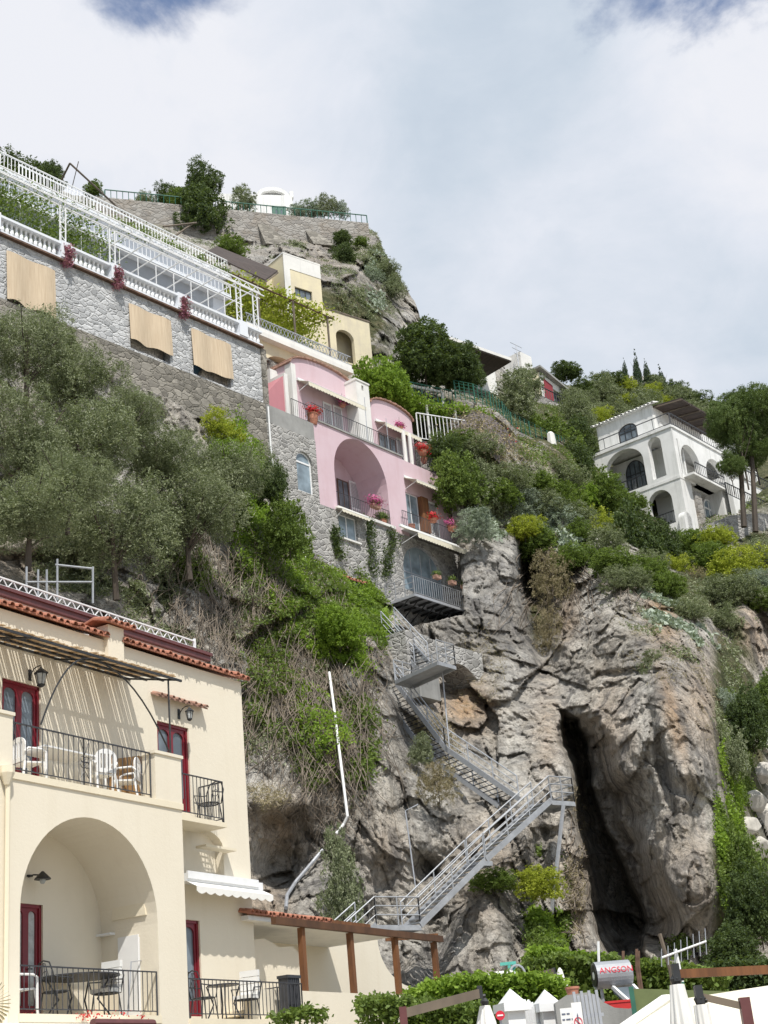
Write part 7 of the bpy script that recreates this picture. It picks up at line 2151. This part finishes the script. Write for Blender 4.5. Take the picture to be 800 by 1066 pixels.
scatter('ivy', 'lf_bright', [(355, 640, 46, 50, 9000), (300, 560, 40, 60, 5000), (250, 480, 30, 50, 5000), (270, 530, 40, 50, 4000), (385, 650, 18, 40, 4000), (340, 720, 46, 60, 3500), (570, 960, 18, 55, 5000), (690, 700, 10, 10, 0), (760, 850, 14, 90, 5000), (300, 620, 30, 50, 3000)], .15, .6, 1.0, 101, .5, -.02, 'bright green ivy climbing over the cliff rock')
scatter('creeper', 'lf_mid', [(340, 620, 60, 70, 9000), (320, 700, 70, 80, 9000), (350, 770, 44, 60, 5000), (230, 570, 60, 70, 7000), (400, 620, 14, 60, 3000), (766, 850, 18, 130, 9000, 0, 1.2), (570, 950, 24, 60, 4000), (545, 900, 20, 30, 1500), (700, 520, 90, 30, 4000), (620, 500, 40, 40, 4000), (590, 460, 50, 40, 5000), (480, 480, 40, 50, 4000), (655, 420, 90, 22, 9000), (380, 560, 8, 60, 1500), (30, 230, 50, 30, 3000), (760, 985, 60, 16, 4000)], .16, .55, .8, 102, .45, -.05, 'mixed green creeper on the cliff and the slope')
scatter('scrub', 'lf_olive', [(620, 440, 110, 34, 9000, 8), (720, 540, 110, 40, 6000, 5), (550, 500, 60, 50, 5000, 30), (640, 560, 60, 40, 4000, 30), (720, 610, 70, 26, 4000, 20), (360, 260, 60, 40, 3500, 20), (400, 290, 26, 40, 3000), (320, 265, 60, 12, 2000, 8), (180, 260, 70, 24, 4000), (340, 222, 60, 6, 1500), (390, 270, 30, 50, 5000), (350, 300, 60, 40, 4000), (330, 250, 60, 10, 1500), (480, 440, 50, 40, 4000), (690, 420, 60, 14, 4000), (270, 680, 80, 100, 7000), (60, 560, 80, 26, 2500), (760, 770, 16, 120, 2500), (690, 660, 60, 16, 1200, 30), (180, 620, 50, 50, 4000), (100, 600, 70, 20, 2500), (100, 300, 60, 20, 100)], .17, .4, .7, 103, .5, 0.02, 'grey green scrub covering ledges and slopes')
scatter('dry_grass', 'lf_dry', [(600, 470, 100, 60, 4000), (690, 540, 90, 50, 3000), (540, 470, 40, 40, 2500, 30), (360, 290, 70, 50, 1800), (450, 780, 30, 40, 1200), (300, 720, 90, 110, 5000), (570, 620, 18, 60, 2500), (690, 660, 60, 50, 1200, 30), (500, 700, 30, 50, 500), (260, 830, 40, 14, 800), (600, 900, 10, 90, 900), (740, 700, 16, 60, 800)], .22, .12, .6, 104, .5, .0, 'dry grass tufts in the rock')
scatter('pale_succulents', 'lf_grey', [(668, 612, 14, 40, 1600, -30, .6), (560, 550, 50, 16, 1500, 20), (700, 640, 50, 14, 1500, 35), (395, 290, 14, 34, 900), (520, 540, 30, 20, 900), (790, 760, 20, 40, 900)], .32, .6, .6, 105, .7, .0, 'pale prickly pear pads and succulents on the rock edge')

# dry hanging vines
def strands(name, label, patches, mat, r=.025, seed=0):
    rs = np.random.RandomState(seed); PXs = []; 
    K = 17
    for (cx, cy, rx, ry, n, l0, l1) in patches:
        for i in range(n):
            x = cx + rs.uniform(-rx, rx); y = cy + rs.uniform(-ry, ry); L = rs.uniform(l0, l1); a = rs.normal() * .38; ph = rs.rand() * 6.3; am = rs.uniform(2, 12)
            t = np.linspace(0, 1, K)
            PXs.append(np.stack([x + a * L * t + am * np.sin(ph + t * rs.uniform(2, 7)) + np.cumsum(rs.normal(size=K)) * 1.9, y + L * t + am * .6 * np.cos(ph * 2 + t * 6)], 1))
    PXs = np.array(PXs); n = len(PXs); fl_ = PXs.reshape(-1, 2)
    W_ = cliff_at(fl_[:, 0], np.clip(fl_[:, 1], 0, 1110)); D_ = CAM - W_; D_ /= np.linalg.norm(D_, axis=1)[:, None]
    off = (rs.uniform(.05, .9, n)[:, None] * (.4 + .6 * np.sin(np.linspace(.3, 3.0, K)))[None]).reshape(-1)
    W_ = (W_ + D_ * off[:, None]).reshape(n, K, 3)
    # smooth along the strand so that it hangs instead of hugging every crack
    for _ in range(2): W_[:, 1:-1] = (W_[:, :-2] + W_[:, 1:-1] * 2 + W_[:, 2:]) / 4
    tg = np.gradient(W_, axis=1); tg /= np.linalg.norm(tg, axis=2)[..., None] + 1e-9
    a = np.cross(tg, np.array([0, 1.0, .1])); a /= np.linalg.norm(a, axis=2)[..., None] + 1e-9; b = np.cross(tg, a)
    rr = (r * rs.uniform(.6, 1.6, n))[:, None, None] * np.linspace(1.2, .5, K)[None, :, None]
    ring = [W_ + (a * cos(2 * pi * k / 3) + b * sin(2 * pi * k / 3)) * rr for k in range(3)]
    V = np.stack(ring, 2).reshape(-1, 3)          # n,K,3 verts
    base = (np.arange(n)[:, None, None] * K + np.arange(K - 1)[None, :, None]) * 3; kk = np.arange(3)[None, None]
    F_ = np.stack([base + kk, base + (kk + 1) % 3, base + 3 + (kk + 1) % 3, base + 3 + kk], -1).reshape(-1, 4)
    o = mesh_obj(name, fast_mesh(name, V, F_, M[mat])); tag(o, label, 'vines', kind='stuff'); return o


strands('dry_vines', 'tangle of bare grey brown vines hanging down the cliff face', [(245, 600, 55, 50, 170, 30, 110), (215, 640, 40, 40, 60, 30, 90), (300, 680, 50, 60, 260, 40, 120), (345, 740, 40, 60, 230, 30, 100), (320, 600, 40, 40, 120, 30, 100), (330, 830, 30, 20, 60, 20, 60), (385, 700, 14, 60, 60, 20, 70), (200, 560, 60, 40, 70, 30, 80)], 'twig', .015, 7)
strands('dry_vines', 'grey dead branches hanging in the shaded cleft right of the pink house', [(575, 580, 26, 16, 160, 20, 80), (600, 900, 6, 60, 40, 15, 40), (660, 600, 20, 10, 20, 15, 40)], 'twig', .025, 8)


def leaves_at(P, leaf, n, spread, mat, name, parent=None, seed=0, asp=.6, up_bias=.3):
    rs = np.random.RandomState(seed); P = np.array(P, float); k = rs.choice(len(P), n)
    Q_ = P[k] + rs.normal(size=(n, 3)) * np.array(spread)
    V, F_ = leaf_quads(Q_, leaf, asp, up_bias, seed)
    return mesh_obj(name, fast_mesh(name, V, F_, M[mat]), parent)


# plants in the pots
for i, (o, r, h, fl) in enumerate(POTS):
    if fl is None: continue
    big = 1.6 if 'bushy' in o['label'] else 1.0
    leaves_at([(0, 0, h + r * .5 * big)], .10, int(260 * big ** 3), (r * .55 * big, r * .4 * big, r * .35 * big), 'lf_mid' if fl.startswith('fl') else fl, 'leaves', o, i)
    if fl.startswith('fl'): leaves_at([(0, -.05, h + r * .7)], .12, 420, (r * .95, r * .5, r * .5), fl, 'flowers', o, i + 50)
# vines on the pergola of the vine terrace
f = FV; rs = np.random.RandomState(9)
P = [];
for i in range(260):
    s_ = rs.uniform(f.s(*Y2(150, 430), .4), f.s(*Y2(450, 560), .4)); y = rs.uniform(.6, 4.4); P.append(f.w(s_, y, zpg + .1 + y * .12 - abs(rs.normal()) * .9 * (y > 1.5)))
o = leaves_at(np.array(P), .20, 9000, (.45, .3, .25), 'lf_yellow', 'vine_leaves', None, 61); tag(o, 'yellow green vine leaves trailing over the dark rustic pergola', 'vine')
P = [];
for i in range(200):
    s_ = rs.uniform(FW.s(-60, 180, 3), FW.s(88, 240, 3)); P.append(FW.w(s_, rs.uniform(.8, 3.4), zp1 + .7 - abs(rs.normal()) * 1.5))
o = leaves_at(np.array(P), .16, 8500, (.5, .4, .35), 'lf_mid', 'vine_leaves', None, 62); tag(o, 'bright green vines filling the left end of the white steel pergola', 'vine')
P = [FW.w(rs.uniform(FW.s(110, 230, 4), FW.s(230, 290, 4)), dh - .2, zroof + .35) for i in range(26)]
o = leaves_at(np.array(P), .13, 2600, (.22, .12, .18), 'lf_mid', 'planter_plants', None, 63); tag(o, 'row of small green plants along the roof ledge of the white hotel block', 'plants')
for k, p in enumerate((piers[0], piers[1], piers[2])):
    o = leaves_at([FW.w(p, -.25, ztop + .8 - .12 * i) for i in range(9)], .12, 900, (.16, .06, .1), 'flower_purple', 'purple_creeper', None, 64 + k)
    tag(o, 'dark purple creeper hanging on the balustrade pier, %s' % ('leftmost of three', 'middle of three', 'rightmost and brightest of three')[k], 'creeper')
P = [FX.w(rs.uniform(FX.s(*Z3(140, 330), 1), FX.s(*Z3(400, 350), 1)), rs.uniform(.2, 2.4), zp_ + rs.normal() * .2) for i in range(120)]
o = leaves_at(np.array(P), .18, 7000, (.4, .3, .16), 'lf_bright', 'vine_leaves', None, 68); tag(o, 'bright vines spread over the pergola of the garden terrace', 'vine')
P = [np.array(O_) * 0 + at(rs.uniform(500, 595), 0, 1) * 0 for i in range(1)]
cr = []
for i in range(260):
    t = rs.rand() * 6.99; a = int(t); u_ = t - a; tp = np.array(top_[a]) * (1 - u_) + np.array(top_[a + 1]) * u_; bt = np.array(botm[a]) * (1 - u_) + np.array(botm[a + 1]) * u_; w_ = rs.rand(); c = tp * (1 - w_) + bt * w_
    cr.append(at(c[0], c[1], c[2] - .25))
o = leaves_at(np.array(cr), .16, 3600, (.5, .15, .4), 'lf_dry', 'dry_creeper', None, 69); tag(o, 'dry brown creeper leaves spread over the curved retaining wall', 'creeper')
o = leaves_at(np.array([at(508, 460, 89), at(530, 473, 90.5), at(525, 462, 91), at(534, 466, 92)]), .15, 160, (.35, .15, .5), 'flower_red', 'red_creeper', None, 70); tag(o, 'patches of red leaves on the curved creeper wall', 'creeper')
# climbing plants on the stone base
for k, (x0, y0, x1, y1, lab) in enumerate(((383, 540, 388, 598, 'dark climbing plant on the stone base under the big pink arch'), (408, 555, 400, 600, 'climbing plant on the stone base left of the glass arch'), (346, 550, 352, 580, 'small climbing plant left of the small square window'))):
    P = [FP.w(*(lambda sz: (sz[0], -.15, sz[1]))(FP.on(x0 + (x1 - x0) * t + rs.normal() * 2, y0 + (y1 - y0) * t, -.1))) for t in np.linspace(0, 1, 30)]
    o = leaves_at(np.array(P), .13, 1100, (.18, .08, .15), 'lf_dark', 'climbing_plant', None, 71 + k); tag(o, lab, 'climber')


# foreground hedges
def hedge(name, label, prof, Y, depth, n, leaf, mat, seed, under=None, cat='hedge'):
    """prof: (px, py_top) along the hedge"""
    rs = np.random.RandomState(seed); m = n
    u_ = rs.uniform(prof[0][0], prof[-1][0], m); tp = np.interp(u_, [p[0] for p in prof], [p[1] for p in prof]) + 1.5 * np.array([sin(x * .35) + sin(x * .9 + 1) for x in u_])
    R = fw[None] + ((u_ - 400) / FL)[:, None] * rt[None] + ((533 - tp) / FL)[:, None] * up[None]
    Pt = CAM + R * (Y / R[:, 1])[:, None]
    dd_ = rs.rand(m) ** 2 * 1.8 * (rs.rand(m) < .7); P = Pt.copy(); P[:, 1] += rs.rand(m) * depth; P[:, 2] -= dd_
    P += rs.normal(size=P.shape) * .05
    V, F_ = leaf_quads(P, leaf, .6, .6, seed)
    root = empty(name, label, cat, (float(Pt[:, 0].mean()), Y, 0), 0)
    V = V - np.array([root.location[0], root.location[1], 0])
    mesh_obj('leaves', fast_mesh('leaves', V, F_, M[mat]), root)
    zc_2 = float(Pt[:, 2].mean())
    q = MB()
    for i in range(9):
        x = -1.5 + 3 * i / 8; q.tube([(x * .8, depth / 2, 0), (x, depth / 2, max(.5, zc_2 - .25))], .03, 5)
    q.build('stems', M['bark'], root)
    return root


hedge('hedge', 'bright clipped green hedge behind the closed parasol and white gate', [(425, 1036), (450, 1026), (480, 1020), (520, 1020), (560, 1018), (588, 1024), (592, 1050)], 23.0, 1.6, 30000, .075, 'lf_bright', 81)
hedge('hedge', 'darker lower hedge with climbing stems in front of the annex wall', [(372, 1044), (400, 1042), (440, 1045), (480, 1050), (530, 1052)], 21.5, .8, 12000, .075, 'lf_mid', 82)
hedge('vineyard_row', 'leafy green vineyard canopy between the cave foot and the solar heater', [(545, 1004), (580, 996), (620, 998), (660, 1000), (700, 1004), (760, 1016)], 34.0, 5.0, 42000, .13, 'lf_mid', 83, cat='vines')
hedge('vineyard_row', 'bright green vines at the foot of the rock pillar left of the cave', [(552, 990), (575, 988), (600, 994), (640, 998)], 38.0, 3.0, 16000, .13, 'lf_bright', 84, cat='vines')
hedge('garden_shrub', 'small leafy shrub in front of the lower balcony of the cream wing', [(283, 1060), (300, 1056), (320, 1050), (338, 1056)], 27.0, .5, 1500, .09, 'lf_mid', 85, cat='shrub')
hedge('garden_shrub', 'dark shrub under the long brown arm at the right edge', [(740, 1006), (765, 1002), (800, 1004), (830, 1002)], 38.0, 3.0, 14000, .13, 'lf_dark', 86, cat='shrub')
rs = np.random.RandomState(4)
P = [at(x, 1057 + rs.normal() * 1.0, 26.5) for x in (30, 88, 90, 93, 95, 118, 125, 150)]
o = leaves_at(np.array(P), .05, 110, (.10, .05, .03), 'flower_red', 'red_flowers', None, 90); tag(o, 'red flowers along the awning edge under the loggia railing', 'flowers', kind='stuff')
# palm frond tip at the left edge
o = empty('palm_frond', 'tip of a dry palm frond entering at the lower left edge', 'palm leaf', tuple(at(-12, 1045, 22)), 0)
q = MB()
for i in range(14):
    t = -1.1 + i * .17; q.add([(0, 0, 0), (.30 * cos(t) + .01, .02, .32 * sin(t) + .012), (.33 * cos(t), 0, .35 * sin(t)), (.30 * cos(t) - .01, -.02, .32 * sin(t) - .012)], [(0, 1, 2, 3)])
q.build('leaflets', M['lf_dry'], o)

# pale boulders in the gully at the right edge
import bmesh
for i, (x, y, w) in enumerate(((792, 808, 26), (783, 836, 24), (797, 852, 28), (779, 862, 20), (790, 884, 22), (798, 780, 20))):
    rs = np.random.RandomState(200 + i); P = cliff_at(x, y)[0]; s_ = w * P[1] / FL * .55
    bm = bmesh.new()
    for k in range(26):
        v = rs.normal(size=3); v /= np.linalg.norm(v); v *= rs.uniform(.8, 1.1) * s_; bm.verts.new((v[0] * 1.2, v[1] * .8, v[2]))
    r_ = bmesh.ops.convex_hull(bm, input=bm.verts)
    bmesh.ops.bevel(bm, geom=list(bm.edges), offset=s_ * .06, segments=1, affect='EDGES')
    me = bpy.data.meshes.new('boulder'); bm.to_mesh(me); bm.free(); me.materials.append(M['boulder'] if 'boulder' in M else M.setdefault('boulder', plaster('pale_boulder', (.62, .59, .54), .7, .5, dcol=(.22, .21, .19), scale=2.0)))
    o = mesh_obj('boulder', me); o.location = tuple(P + np.array([0, -s_ * .5, 0])); tag(o, 'pale limestone boulder in the gully at the right edge of the picture', 'boulder', 'pale boulders in the right gully')
